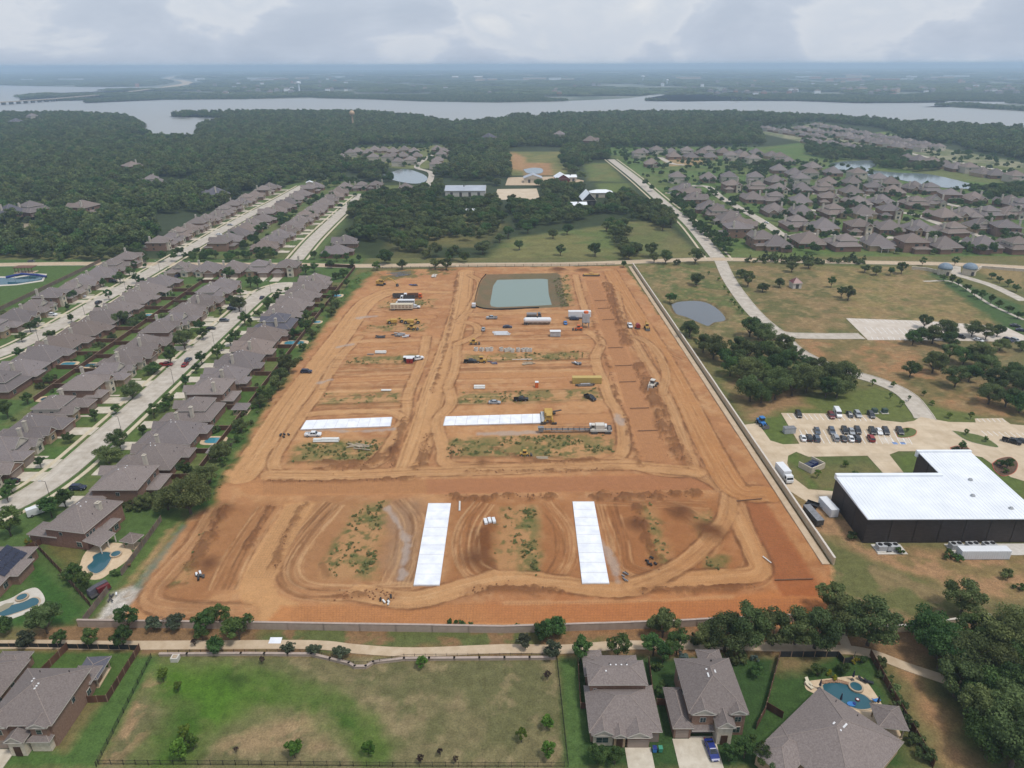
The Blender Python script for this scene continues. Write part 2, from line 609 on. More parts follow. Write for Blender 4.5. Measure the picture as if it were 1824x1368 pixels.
cv.poly([(1680, 1100), (1824, 1090), (1824, 1368), (1740, 1368), (1690, 1200)], S(74, 74, 48), 4, 2)
RIGHT = [(1130, 472), (1640, 476), (1780, 575), (1824, 690), (1824, 752), (1690, 725), (1560, 668), (1440, 640), (1400, 700), (1330, 745), (1300, 690)]
cv.poly(RIGHT, S(94, 98, 60), 2, 1, 0.55, patch=7, seed=215, thr=.53)
cv.poly(RIGHT, S(150, 124, 88), 2, 1, 0.6, patch=9, seed=216, thr=.55)
cv.poly(RIGHT, S(174, 148, 108), 2, 1, 0.5, patch=3.5, seed=217, thr=.62)
# ---------------- strip with the trail between the walls, and the front yards
cv.poly([(-112, 119), (112, 119), (112, 130.5), (-112, 130.5)], S(142, 112, 80), 1.5, 1, world=True)
cv.poly([(-60, 121.5), (20, 121.5), (20, 129.5), (-60, 129.5)], S(96, 108, 62), 2, 2, 0.9, patch=6, seed=22, world=True, thr=0.47)
cv.poly([(290, 1166), (600, 1172), (690, 1176), (990, 1174), (1006, 1368), (180, 1368)], S(124, 116, 82), 1, 0.5)
cv.poly([(290, 1166), (600, 1172), (690, 1176), (990, 1174), (1006, 1368), (180, 1368)], S(104, 104, 68), 1, 0.5, 0.75, patch=14, seed=23)
cv.poly([(290, 1166), (990, 1174), (1006, 1368), (180, 1368)], S(156, 138, 104), 1, 0.5, 0.55, patch=5, seed=24, thr=0.6)
cv.poly([(285, 1190), (400, 1190), (560, 1235), (640, 1270), (675, 1330), (640, 1350), (600, 1300), (520, 1262), (420, 1290), (330, 1350), (265, 1360), (300, 1290)], S(90, 116, 46), 4, 2, 0.75)
cv.poly([(280, 1188), (400, 1188), (450, 1222), (400, 1296), (330, 1355), (250, 1362), (290, 1280)], S(82, 118, 38), 4, 2, 0.85, patch=16, seed=303, thr=.36)
cv.line([(390, 1205), (480, 1226), (560, 1246), (630, 1282), (662, 1340)], 7, S(78, 108, 40), .6, 3, jag=1, patch=9, thr=.42)
cv.poly([(400, 1202), (440, 1205), (430, 1222), (400, 1220)], S(46, 70, 28), 1.5, 0.5, 0.9)
cv.poly([(560, 1250), (620, 1262), (640, 1300), (600, 1285)], S(58, 88, 34), 2, 1, 0.8)
cv.poly([(300, 1240), (350, 1250), (350, 1340), (290, 1345)], S(62, 92, 36), 3, 1.5, 0.7)
cv.poly([(480, 1290), (540, 1270), (580, 1330), (560, 1350), (500, 1345), (400, 1330)], S(172, 142, 108), 2, 2, 0.55, patch=4, seed=26, thr=0.5)
cv.poly([(250, 1210), (285, 1215), (250, 1300), (215, 1350), (185, 1360)], S(166, 136, 102), 2, 1.5, 0.8, patch=4, seed=27, thr=0.48)
cv.poly([(240, 1168), (285, 1168), (170, 1368), (100, 1368), (0, 1368), (0, 1320), (120, 1340)], S(84, 110, 56), 1, 0.3)
cv.poly([(0, 1160), (250, 1160), (190, 1250), (150, 1250), (0, 1200)], S(82, 106, 52), 1, 0.3)
cv.poly([(1000, 1172), (1380, 1172), (1380, 1368), (1008, 1368)], S(62, 86, 46), 1, 0.4)
cv.poly([(1000, 1172), (1035, 1175), (1040, 1368), (1008, 1368)], S(90, 114, 62), 1, 0.3, 0.8)
cv.poly([(1385, 1165), (1560, 1170), (1640, 1368), (1340, 1368)], S(66, 90, 46), 1, 0.4)
cv.poly([(1385, 1165), (1470, 1168), (1430, 1195), (1385, 1195)], S(146, 120, 86), 2, 0.5, 0.8)
cv.poly([(1565, 1180), (1600, 1180), (1660, 1368), (1610, 1368)], S(108, 104, 64), 2, 1, 0.8)
# yards at the left edge, below the last houses
cv.poly([(45, 985), (150, 1085), (130, 1112), (0, 1112), (0, 1085), (60, 1060)], S(66, 98, 46), 1, 0.4)
cv.poly([(70, 950), (150, 975), (140, 1030), (95, 990)], S(112, 106, 62), 1.5, 0.5)

# ---------------- the building site
SITE = [(196, 1113), (215, 1085), (245, 1045), (290, 970), (330, 932), (372, 900), (392, 852), (425, 805), (470, 722), (520, 655), (560, 597), (600, 545), (640, 503), (668, 484), (815, 476), (1112, 474),
        (1145, 520), (1200, 598), (1262, 688), (1330, 786), (1400, 886), (1452, 962), (1478, 1010), (1492, 1113)]
SITE_W = GA(SITE)
SITE_W = [(x, max(y, 129.9)) for x, y in SITE_W]
cv.poly(SITE_W, S(200, 150, 106), 0.8, 1.0, world=True)
cv.poly(SITE_W, D_DARK, 1, 1, 0.28, patch=24, seed=51, world=True, thr=0.52)
cv.poly(SITE_W, D_LIGHT, 1, 1, 0.5, patch=17, seed=52, world=True, thr=0.54)
cv.poly(SITE_W, S(166, 114, 72), 1, 1, 0.3, patch=5, seed=53, world=True, thr=0.55)
cv.poly(SITE_W, S(214, 176, 132), 1, 1, 0.35, patch=3.5, seed=54, world=True, thr=0.62)
ins = inside(X, Y, SITE_W)
cv.h += np.where(ins, (n_mid - 0.5) * 0.45 + (n_fine - 0.5) * 0.16, (n_mid - 0.5) * 0.2)
# colour of the soil drifts from tan on the left to red-orange at the front right
# lower lots: brown, with rutted turning circles
for pg, c in (([(390, 895), (500, 895), (430, 1040), (330, 1085), (245, 1085), (300, 1000)], S(166, 118, 78)), ([(560, 890), (760, 890), (735, 1045), (510, 1055), (490, 1030)], S(172, 128, 88)),
              ([(805, 890), (1020, 890), (1035, 1045), (790, 1045)], S(166, 114, 72)), ([(1062, 890), (1290, 890), (1330, 1035), (1090, 1040)], S(166, 114, 72))):
    cv.poly(pg, c, 3, 1.5, 0.75)
cv.poly([(690, 900), (750, 890), (735, 1040), (690, 1040)], S(160, 136, 112), 3, 1.5, 0.6)
cv.poly([(845, 940), (880, 930), (880, 1020), (845, 1010)], S(116, 74, 44), 2, 1, 0.8, dh=0.5)
for pts, w, n in (([(862, 896), (838, 930), (828, 970), (838, 1012), (872, 1034)], 7, 22), ([(970, 896), (1002, 940), (1006, 990), (985, 1032)], 7, 16), ([(705, 893), (730, 930), (724, 990), (705, 1042)], 9, 22), ([(600, 898), (552, 950), (516, 1010), (540, 1046), (640, 1052), (730, 1052)], 8, 24),
                  ([(1080, 898), (1098, 960), (1112, 1012), (1190, 1035)], 8, 20), ([(1190, 902), (1240, 925), (1268, 955), (1240, 990)], 7, 16), ([(1060, 893), (1150, 896), (1260, 900)], 5, 12), ([(1310, 900), (1332, 950), (1354, 1000), (1330, 1032), (1240, 1030)], 9, 22), ([(485, 903), (432, 980), (398, 1050)], 9, 22), ([(390, 905), (330, 980), (266, 1052), (290, 1080), (420, 1086)], 7, 18),
                  ([(560, 830), (640, 832), (700, 812)], 6, 10), ([(1215, 640), (1180, 620), (1120, 560)], 8, 12), ([(1180, 700), (1230, 800), (1260, 835)], 8, 14), ([(620, 655), (680, 655), (740, 650)], 7, 10), ([(830, 655), (950, 652), (1060, 648)], 7, 12), ([(820, 590), (930, 590), (1040, 588)], 7, 12), ([(830, 566), (940, 562), (1040, 562)], 6, 10), ([(640, 555), (720, 552), (780, 550)], 6, 10)):
    cv.bundle(pts, w, n, 0.5, dark=.6)

# graded road beds (x, y in metres): colour, slight cut
def bed(pts, col, a=0.92, dh=-0.18):
    cv.poly(pts, col, 0.6, 0.25, a, dh=dh)
BED_LEFT = [(545, 893), (563, 895), (530, 945), (505, 1000), (488, 1035), (497, 1060), (530, 1074), (560, 1112), (470, 1112), (436, 1088), (424, 1050), (440, 1010), (475, 955), (510, 898)]
BED_FRONT = [(500, 1078), (900, 1074), (1300, 1066), (1385, 1050), (1455, 1048), (1478, 1113), (470, 1113)]
BED_MID = [(470, 853), (760, 853), (1270, 841), (1295, 872), (760, 880), (480, 884), (440, 880), (410, 858), (425, 832), (455, 838)]
BED_RIGHT = [(1311, 890), (1358, 884), (1405, 955), (1452, 1030), (1458, 1060), (1395, 1060), (1378, 1035), (1345, 960)]
BED_UP = [(1040, 495), (1068, 493), (1098, 560), (1135, 660), (1172, 760), (1200, 828), (1145, 832), (1118, 740), (1090, 640), (1060, 555)]
bed(BED_MID, S(198, 146, 100)); bed([(760, 853), (1270, 842), (1292, 870), (760, 880)], S(190, 134, 96), 0.7, 0)
bed(BED_LEFT, S(212, 166, 116)); bed(BED_FRONT, S(204, 144, 94))
cv.poly([(880, 1076), (1300, 1068), (1440, 1060), (1470, 1110), (1000, 1110)], S(200, 130, 82), 6, 2, 0.6)
cv.line([(900, 1073), (1150, 1070), (1300, 1062)], 1.2, D_PALE, 0.35, 0.5)
bed(BED_RIGHT, S(176, 112, 72), 0.8); bed(BED_UP, S(198, 146, 102))
# E-W beds between the lots
for pts, c in (([(566, 693), (735, 670), (735, 680), (590, 683)], D_LIGHT),):
    pass
ROWS_L = [(588, 680, 740, 673), (612, 612, 745, 606), (640, 565, 770, 560)]
for x0, y0, x1, y1, wd in ((598, 677, 728, 672, 5), (636, 615, 752, 611, 5.5), (668, 567, 768, 564, 5.5), (812, 670, 1062, 664, 6), (822, 612, 1055, 608, 5.5), (832, 562, 1048, 560, 5),
                           (820, 750, 1100, 744, 7.5), (552, 757, 690, 748, 8), (690, 522, 785, 520, 5)):
    cv.line([(x0, y0), (x1, y1)], wd + 1.2, D_DARK, 0.55, 0.5)
    cv.line([(x0, y0), (x1, y1)], wd, S(200, 150, 104), 0.9, 0.4, -0.15)
for yy, x0, x1 in ((700, 805, 1075), (655, 812, 1060), (598, 830, 1050), (726, 570, 715), (660, 585, 730), (602, 620, 750), (690, 570, 720), (640, 840, 1060), (578, 830, 1040)):
    cv.line([(x0, yy + 3), ((x0 + x1) / 2, yy), (x1, yy - 1)], 2.4, D_BROWN, 0.35, 1.0, 0.1, seed=int(yy))
    cv.line([(x0, yy + 8), ((x0 + x1) / 2, yy + 6), (x1, yy + 4)], 2.0, D_PALE, 0.4, 1.0, seed=int(yy) + 3)
# weedy islands
ISL = [([(525, 796), (560, 786), (690, 784), (682, 812), (640, 822), (515, 824)], 0.8, 6), ([(800, 780), (1000, 776), (1085, 775), (1098, 805), (1000, 816), (795, 815)], 0.85, 6),
       ([(580, 702), (714, 697), (708, 717), (568, 722)], 0.6, 5), ([(812, 700), (1066, 692), (1070, 712), (806, 722)], 0.6, 5), ([(625, 636), (745, 632), (735, 648), (615, 650)], 0.6, 5),
       ([(830, 632), (1048, 626), (1050, 640), (828, 646)], 0.7, 5), ([(655, 580), (760, 576), (755, 590), (648, 592)], 0.45, 5), ([(680, 537), (775, 533), (770, 547), (675, 549)], 0.5, 5),
       ([(640, 900), (690, 893), (664, 1028), (585, 1026), (575, 1005)], 0.8, 7), ([(890, 905), (955, 903), (962, 1025), (885, 1028), (878, 1000)], 0.35, 6),
       ([(930, 905), (952, 903), (962, 1020), (925, 1026)], 0.95, 4), ([(1142, 900), (1160, 898), (1200, 1000), (1175, 1018)], 0.6, 4), ([(1256, 993), (1292, 990), (1292, 1015), (1262, 1018)], 1.0, 9),
       ([(1235, 915), (1262, 912), (1280, 950), (1255, 960)], 0.6, 3), ([(385, 905), (405, 900), (350, 1000), (330, 1040), (300, 1045)], 0.45, 5), ([(985, 498), (1012, 490), (1020, 545), (1000, 548)], 0.8, 5)]
for pg, dens, sz in ISL:
    cv.poly(pg, S(196, 156, 110), 2, 1.2, 0.7)
    cv.poly(pg, S(108, 118, 70), 1.5, 1.0, 0.65, patch=sz, seed=int(pg[0][0]), thr=0.62 - 0.17 * dens)
    cv.poly(pg, S(80, 102, 56), 1.5, 1.0, 0.7, patch=2.2, seed=int(pg[0][0]) + 5, thr=0.74 - 0.16 * dens)
    cv.line([pg[-1], pg[-2]], 1.6, D_BROWN, 0.5, 1, 0.2)
# driven lanes
cv.ruts([(830, 484), (822, 540), (800, 620), (775, 690), (752, 770), (728, 840)], 10, a=0.9, k=4)
cv.ruts([(690, 520), (652, 540), (610, 595), (560, 662), (510, 730), (465, 800), (430, 845)], 11, a=0.9, k=4)
cv.ruts([(690, 521), (740, 519), (800, 521)], 5)
cv.ruts([(760, 600), (752, 640), (728, 700), (722, 740), (690, 800), (660, 830), (600, 846), (510, 845), (488, 825), (505, 790), (545, 730), (568, 700), (590, 660), (612, 630), (640, 600)], 4.2)
cv.ruts([(555, 738), (600, 734), (690, 733), (720, 745)], 4)
cv.ruts([(800, 690), (803, 720), (780, 750), (790, 800), (800, 828), (900, 832), (1000, 828), (1080, 823), (1110, 800), (1105, 745), (1085, 710), (1075, 680), (1060, 640), (1070, 610), (1045, 590)], 4.5)
cv.ruts([(815, 610), (812, 650), (798, 690)], 4); cv.ruts([(808, 572), (845, 578), (850, 595), (815, 612)], 4)
cv.ruts([(1100, 822), (1180, 838), (1250, 845), (1300, 880), (1320, 930), (1345, 985), (1350, 1020), (1280, 1028), (1180, 1035), (1100, 1050), (1000, 1040), (900, 1030), (820, 1048), (730, 1068), (640, 1055)], 6, a=0.8)
cv.ruts([(1300, 880), (1290, 930), (1240, 985), (1190, 1020), (1130, 1042)], 5, a=0.6)
cv.ruts([(480, 846), (600, 846), (760, 840), (900, 836), (1100, 828), (1240, 840)], 6, a=0.7)
cv.ruts([(1085, 480), (1120, 540), (1170, 620), (1215, 700), (1260, 790), (1310, 870), (1365, 880)], 9, base=S(200, 148, 98), a=0.85, k=3)
cv.ruts([(1085, 480), (1000, 483), (940, 486)], 6, a=0.6)
cv.ruts([(838, 490), (856, 505), (840, 545), (820, 570)], 4); cv.ruts([(1025, 490), (1035, 530), (1045, 560)], 4)
cv.ruts([(1098, 520), (1110, 570), (1140, 625), (1180, 690), (1210, 760), (1235, 830)], 4, a=0.6)
cv.ruts([(1135, 600), (1165, 620), (1185, 660), (1180, 700)], 3.5, a=0.6); cv.ruts([(840, 560), (940, 556), (1040, 556)], 5, a=0.6)
cv.ruts([(385, 905), (350, 960), (310, 1010), (270, 1060), (300, 1085), (440, 1090)], 5, base=D_MID, a=0.5)
for k in range(7):   # long scrape marks over the lots
    for q in range(3):
        yq = 720 - 52 * q - 7 * k
        cv.line([(815 + 8 * q, yq), (950, yq - 3), (1072 - 6 * q, yq - 8)], 0.6, D_BROWN if k % 2 else D_PALE, 0.5, 0.5, seed=k + q * 11, patch=16, thr=.46)
        cv.line([(570 + 22 * q, yq + 8), (660, yq + 4), (732, yq)], 0.6, D_BROWN if k % 2 else D_PALE, 0.5, 0.5, seed=k + q * 13 + 5, patch=16, thr=.46)
    cv.line([(580, 735 - 9 * k), (660, 731 - 9 * k), (730, 728 - 9 * k)], 0.7, D_DARK if k % 2 else D_PALE, 0.35, 0.5, seed=k + 9)
SPOIL = []
# dark spoil thrown up in ridges
for pts, w, dh in (([(1082, 505), (1100, 560), (1118, 612)], 5, 0.7), ([(1138, 650), (1165, 715), (1190, 775), (1222, 822)], 5, 0.7), ([(810, 885), (850, 890), (900, 884), (980, 886)], 3, 0.8),
                   ([(1065, 884), (1150, 884), (1240, 880)], 3.5, 0.8), ([(470, 855), (600, 857), (740, 850)], 1.2, 0.35), ([(835, 840), (1000, 838), (1100, 835)], 1.3, 0.35), ([(1135, 900), (1150, 950), (1172, 1010)], 2, 0.5),
                   ([(400, 905), (380, 940), (345, 1010)], 3.5, 0.6), ([(760, 775), (755, 810), (745, 832)], 2.5, 0.5), ([(720, 745), (708, 790), (696, 830)], 2, 0.5), ([(480, 905), (462, 935), (440, 975)], 1.5, 0.4),
                   ([(540, 900), (505, 960), (490, 1010)], 1.2, 0.4), ([(880, 800), (960, 822), (1060, 818)], 2, 0.2), ([(575, 828), (640, 828), (680, 815)], 6, 0.4), ([(840, 1052), (900, 1048), (990, 1052)], 3, 0.5),
                   ([(1150, 1052), (1250, 1050), (1340, 1045)], 2.5, 0.4), ([(600, 1062), (660, 1058), (700, 1062)], 2.5, 0.4), ([(1052, 560), (1085, 660), (1112, 740), (1140, 830)], 0.9, 0.3), ([(815, 490), (800, 590), (770, 700)], 0.8, 0.3)):
    cv.line(pts, w * 1.1, D_DARK, 0.35, 1.5, 0, jag=1.0, seed=int(w * 7 + pts[0][0]))
    cv.line(pts, w, D_BROWN, 0.65, 1.0, dh * 1.3, jag=1.2, seed=int(w * 10 + pts[0][0]), patch=3.2, thr=.46)
    SPOIL.append((pts, w))
for px, py, r, dh in ((700, 803, 3.2, 1.0), (372, 1008, 4, 0.9), (395, 912, 4.5, 1.0), (1260, 945, 5, 1.1), (1215, 912, 4.5, 1.0), (860, 825, 4, 0.5), (850, 1000, 5, 0.9), (1135, 935, 4, 0.6), (995, 481, 6, 1.2), (1040, 482, 5, 1.0)):
    c = G(px, py)
    sl = cv.sub([(c.x, c.y)], r * 1.6)
    d = np.hypot(X[sl] - c.x, (Y[sl] - c.y) * 0.9) / r + (n_mid[sl] - 0.5) * 1.2
    m = np.clip(1.1 - d, 0, 1)
    cv.h[sl] += dh * m
    cv.blend(sl, m * 1.2, D_BROWN)
# grey cement smears
for pts, w in (([(855, 772), (900, 772), (955, 770)], 2.5), ([(690, 905), (722, 960), (715, 1030)], 1.6), ([(1065, 960), (1090, 1000), (1100, 1035)], 2), ([(545, 765), (640, 768), (700, 764)], 1.4), ([(1100, 740), (1108, 756)], 3),
               ([(640, 566), (668, 563)], 3), ([(604, 618), (628, 612)], 2.5), ([(570, 682), (590, 676)], 2.5), ([(985, 768), (1060, 766)], 1.4)):
    cv.line(pts, w, S(188, 178, 170), 0.65, 1.0, jag=0.7)
# green weeds along the left fence
cv.poly([(655, 484), (668, 486), (625, 525), (575, 585), (535, 640), (480, 715), (430, 800), (395, 850), (378, 895), (340, 912), (395, 800), (470, 690), (545, 592), (615, 506), (640, 486)], S(92, 112, 60), 2.0, 1.5)
cv.poly([(655, 484), (625, 525), (535, 640), (430, 800), (378, 895), (340, 912), (470, 690), (615, 506)], S(62, 90, 40), 1.5, 1.2, 0.8, patch=5, seed=77)
cv.poly([(668, 484), (815, 478), (812, 486), (735, 496), (680, 500)], S(108, 112, 66), 1.5, 1, 0.8, patch=8, seed=79, thr=0.45)
cv.poly([(285, 935), (325, 905), (328, 935), (235, 1040), (205, 1050)], S(92, 112, 58), 1, 0.6)
cv.poly([(300, 945), (322, 930), (235, 1045), (215, 1052)], S(172, 138, 98), 1, 0.5, 0.9)
cv.poly([(325, 935), (330, 937), (250, 1050), (210, 1102), (200, 1105), (236, 1048)], S(120, 134, 116), 0.8, 0.4, 0.9)
cv.poly([(232, 1045), (248, 1050), (205, 1112), (165, 1112), (205, 1055)], S(206, 198, 188), 0.8, 0.5, 0.95, dh=-0.3)
cv.poly([(228, 1050), (236, 1052), (190, 1112), (178, 1112)], S(168, 146, 118), 0.8, 0.5, 0.8, patch=2, seed=91)
# grass and dirt beside the right wall
cv.line([(1126, 480), (1180, 560), (1262, 680), (1345, 800), (1410, 895), (1470, 985)], 3.0, S(118, 104, 66), 0.75, 1, 0.1, jag=0.7)
# the soil turns redder towards the front right
red = np.clip((X + 20) / 95, 0, 1) * np.clip((230 - Y) / 90, 0, 1) * ins
cv.c *= 1 - red[..., None] * np.array([0.07, 0.17, 0.27])
cv.c = np.where(ins[..., None], cv.c * np.array([0.92, 0.87, 0.84]), cv.c)
# detention basin
BASIN = [(866, 489), (992, 486), (999, 490), (1003, 520), (1012, 546), (960, 549), (880, 552), (850, 547), (846, 538), (854, 505)]
cv.poly(BASIN, S(128, 108, 82), 0.8, 0.3)
cv.poly(BASIN, S(104, 106, 78), 1, 0.3, 0.4, patch=9, seed=95)
bw_ = GA(BASIN)
sl = cv.sub(bw_, 2)
d = seg_dist(X[sl], Y[sl], bw_, True) * inside(X[sl], Y[sl], bw_)
cv.h[sl] = np.where(d > 0.5, -np.clip((d - 0.5) * 0.16, 0, 2.4), cv.h[sl])
# dark pond right of the wall
POND2 = [(1196, 540), (1212, 535), (1245, 534), (1268, 541), (1286, 555), (1292, 568), (1272, 572), (1262, 578), (1250, 574), (1222, 562), (1204, 556)]
pw = smooth_line(GA(POND2) + [GA(POND2)[0]], 4)[:-1]
sl = cv.sub(pw, 6)
d = seg_dist(X[sl], Y[sl], pw, True) * np.where(inside(X[sl], Y[sl], pw), 1, -1)
cv.h[sl] = np.where(d > -3, np.minimum(cv.h[sl], -np.clip((d + 3) * 0.25, 0, 1.6)), cv.h[sl])
m_ = np.clip(1 - np.abs(d + 0.6), 0, 1)
cv.blend(sl, m_ * 0.8, S(92, 76, 54))
LAWNS = []   # filled with the yards by the house rows before the ground is meshed
# ------------------------------------------------------------------ mid and far land
cm = Canvas(axis([(-1500, 0), (1500, 6)]), axis([(474, 0), (760, 4), (1750, 8)]))
nb, nm = fbm(cm.X, cm.Y, 160, 121), fbm(cm.X, cm.Y, 30, 131)
cm.c[:] = np.array(S(64, 74, 50)) + (nb - 0.5)[..., None] * 0.03
def field(pts, c, c2=None, seed=5, patch=26):
    cm.poly(pts, c, 4, 1)
    if c2:
        cm.poly(pts, c2, 4, 1, 0.7, patch=patch, seed=seed)
field([(860, 470), (905, 425), (1090, 400), (1105, 470)], S(104, 116, 66), S(130, 122, 78), 3)
field([(1110, 470), (1090, 392), (1175, 395), (1268, 466)], S(120, 116, 74), S(100, 110, 64), 4)
field([(905, 312), (902, 270), (1000, 270), (1018, 312)], S(132, 126, 78), S(104, 114, 66), 6)
field([(905, 300), (912, 270), (935, 280), (940, 305)], S(176, 138, 98))
field([(935, 290), (980, 290), (985, 312), (935, 312)], S(170, 132, 94))
field([(1040, 290), (1085, 290), (1112, 324), (1050, 322)], S(104, 116, 66), S(122, 118, 72), 8)
field([(1060, 326), (1120, 326), (1130, 345), (1070, 345)], S(104, 116, 62))
field([(740, 470), (770, 440), (860, 440), (900, 400), (870, 385), (800, 388), (700, 400), (690, 470)], S(118, 112, 70), S(84, 88, 56), 9)
field([(790, 388), (840, 375), (850, 400), (800, 410)], S(124, 120, 76))
field([(1075, 262), (1360, 262), (1460, 250), (1620, 280), (1824, 310), (1824, 470), (1275, 468), (1140, 330)], S(94, 116, 62), S(112, 118, 70), 10, 30)
field([(1180, 284), (1260, 284), (1250, 294), (1190, 296)], S(172, 146, 106))
field([(280, 470), (560, 470), (660, 330), (600, 315), (520, 318)], S(96, 114, 64), S(110, 112, 70), 11)
field([(590, 470), (660, 470), (640, 452), (600, 452)], S(100, 116, 60))
field([(600, 290), (640, 262), (800, 258), (800, 300), (720, 300)], S(120, 124, 76))
field([(680, 330), (770, 330), (745, 345), (700, 345)], S(108, 116, 66))
field([(1350, 236), (1460, 218), (1600, 250), (1700, 268), (1824, 290), (1824, 312), (1500, 268)], S(150, 146, 116), S(96, 108, 66), 13)
field([(1560, 236), (1600, 232), (1600, 243), (1565, 245)], S(120, 134, 76))
field([(1480, 268), (1824, 300), (1824, 330), (1690, 320), (1560, 290)], S(112, 118, 72))
field([(0, 470), (0, 440), (280, 462), (280, 474)], S(118, 116, 72))
field([(0, 400), (100, 395), (100, 410), (0, 425)], S(160, 146, 124))
M_GROUND = attr_surf('ground_soil_and_grass', fine=2.6, amp=.42, bump=.12, mid=.45)
M_DIRT = attr_surf('site_soil', fine=3.2, amp=0.26, bump=0.16, mid=.5, mamp=.4)
M_LAND = attr_surf('land', fine=0.6, amp=0.36, bump=0.2, mid=0.09)

def build_ground():
    for pts, col in LAWNS:
        cv.poly(pts, col, 0.6, 0.15, 0.9, world=True)
    xc, yc = (cv.X[:-1, :-1] + cv.X[1:, 1:]) / 2, (cv.Y[:-1, :-1] + cv.Y[1:, 1:]) / 2
    inn = inside(xc, yc, SITE_W)
    cv.build('construction_ground', cv.faces(inn), M_DIRT, 'graded tan and orange earth of the building site')
    cv.build('ground', cv.faces(~inn), M_GROUND, 'lawns, dry grass and bare earth around the site')
    cm.h -= 0.15
    mx, my = (cm.X[:-1, :-1] + cm.X[1:, 1:]) / 2, (cm.Y[:-1, :-1] + cm.Y[1:, 1:]) / 2
    cm.build('land_beyond', cm.faces(~inside(mx, my, LAKE_W)), M_LAND, 'woodland floor, lawns and paddocks beyond the site')
    far = surf('far_land', S(84, 96, 78), S(156, 154, 142), 0.005, 1.0, detail=9, lo=0.42, hi=0.68)
    me = mesh_of('terrain', [(-43500, -200, -3.0), (43500, -200, -3.0), (43500, 21000, -3.0), (-43500, 21000, -3.0)], [(0, 1, 2, 3)], [far])
    struct('terrain', me, 'flat wooded country reaching to the horizon')
# ------------------------------------------------------------------ water, roads, walls
M_CONC = surf('concrete_road', S(188, 176, 160), S(216, 206, 192), 0.3, 0.9, detail=10)
joints(M_CONC)
M_CONC2 = surf('concrete_drive', S(200, 188, 168), S(222, 212, 194), 0.5, 0.9, detail=8)
M_WALK = surf('concrete_walk', S(206, 190, 160), S(222, 208, 182), 0.6, 0.9)
M_TRAIL = surf('trail_concrete', S(196, 172, 142), S(212, 190, 162), 0.4, 0.9)
M_KERB = surf('kerb_concrete', S(196, 186, 168), S(212, 202, 186), 0.8, 0.9)
M_LOT = surf('parking_concrete', S(204, 182, 152), S(226, 206, 178), 0.18, 0.9, detail=10)
joints(M_LOT, 5.5, .86)
M_LOT2 = surf('old_parking_concrete', S(206, 192, 176), S(222, 210, 196), 0.2, 0.9, detail=8)
M_WHITE = surf('white_paint', S(236, 236, 234), S(250, 250, 250), 2.0, 0.7)
M_SLAB = surf('fresh_slab', S(226, 229, 236, 0.84), S(246, 248, 253, 0.86), 0.3, 0.8, detail=8)
M_BLACK = surf('black_paint', S(34, 33, 34), S(46, 44, 44), 3.0, 0.6)

def offset_line(P, off):
    P = np.array(P, float)
    T = np.gradient(P, axis=0)
    T /= np.linalg.norm(T, axis=1)[:, None] + 1e-9
    return P + np.stack([-T[:, 1], T[:, 0]], 1) * off

def strip_mesh(name, A, B, z, mat, thick=0.0):
    n = len(A)
    v = [(a[0], a[1], z) for a in A] + [(b[0], b[1], z) for b in B]
    f = [(n + i, n + i + 1, i + 1, i) for i in range(n - 1)]
    if thick:
        v += [(a[0], a[1], z - thick) for a in A] + [(b[0], b[1], z - thick) for b in B]
        f += [(i, i + 1, 2 * n + i + 1, 2 * n + i) for i in range(n - 1)]
        f += [(3 * n + i, 3 * n + i + 1, n + i + 1, n + i) for i in range(n - 1)]
        f += [(0, 2 * n, 3 * n, n), (n - 1, 2 * n - 1, 4 * n - 1, 3 * n - 1)]
    return mesh_of(name, v, f, [mat])

def road(name, pts, w, label, z=0.12, mat=None, curve=True, kerb=0.14, world=False, walk=None):
    P = pts if world else GA(pts)
    if curve and len(P) > 2:
        P = smooth_line(P, 5)
    A, B = offset_line(P, w / 2), offset_line(P, -w / 2)
    o = struct(name, strip_mesh(name, A, B, z, mat or M_CONC, 0.2), label)
    if kerb:
        for sgn in (1, -1):
            a, b = offset_line(P, sgn * (w / 2 + 0.3)), offset_line(P, sgn * w / 2)
            k = put('kerb', strip_mesh('kerb', a if sgn > 0 else b, b if sgn > 0 else a, z + kerb, M_KERB, 0.3), o)
    if walk:
        for sgn in (1, -1):
            a, b = offset_line(P, sgn * (walk + 0.75)), offset_line(P, sgn * (walk - 0.75))
            struct('sidewalk', strip_mesh('sidewalk', a if sgn > 0 else b, b if sgn > 0 else a, z + 0.06, M_WALK, 0.2))
    return o

def sheet(name, pts, z, mat, label=None, world=False, curve=False, thick=0.2):
    P = pts if world else GA(pts)
    if curve:
        P = smooth_line(P + [P[0]], 5)[:-1]
    mb = MB().prism(P[::-1] if area(P) < 0 else P, z - thick, z)
    return struct(name, mb.mesh(name, mat), label)

def area(P):
    return sum(P[i][0] * P[(i + 1) % len(P)][1] - P[(i + 1) % len(P)][0] * P[i][1] for i in range(len(P))) / 2

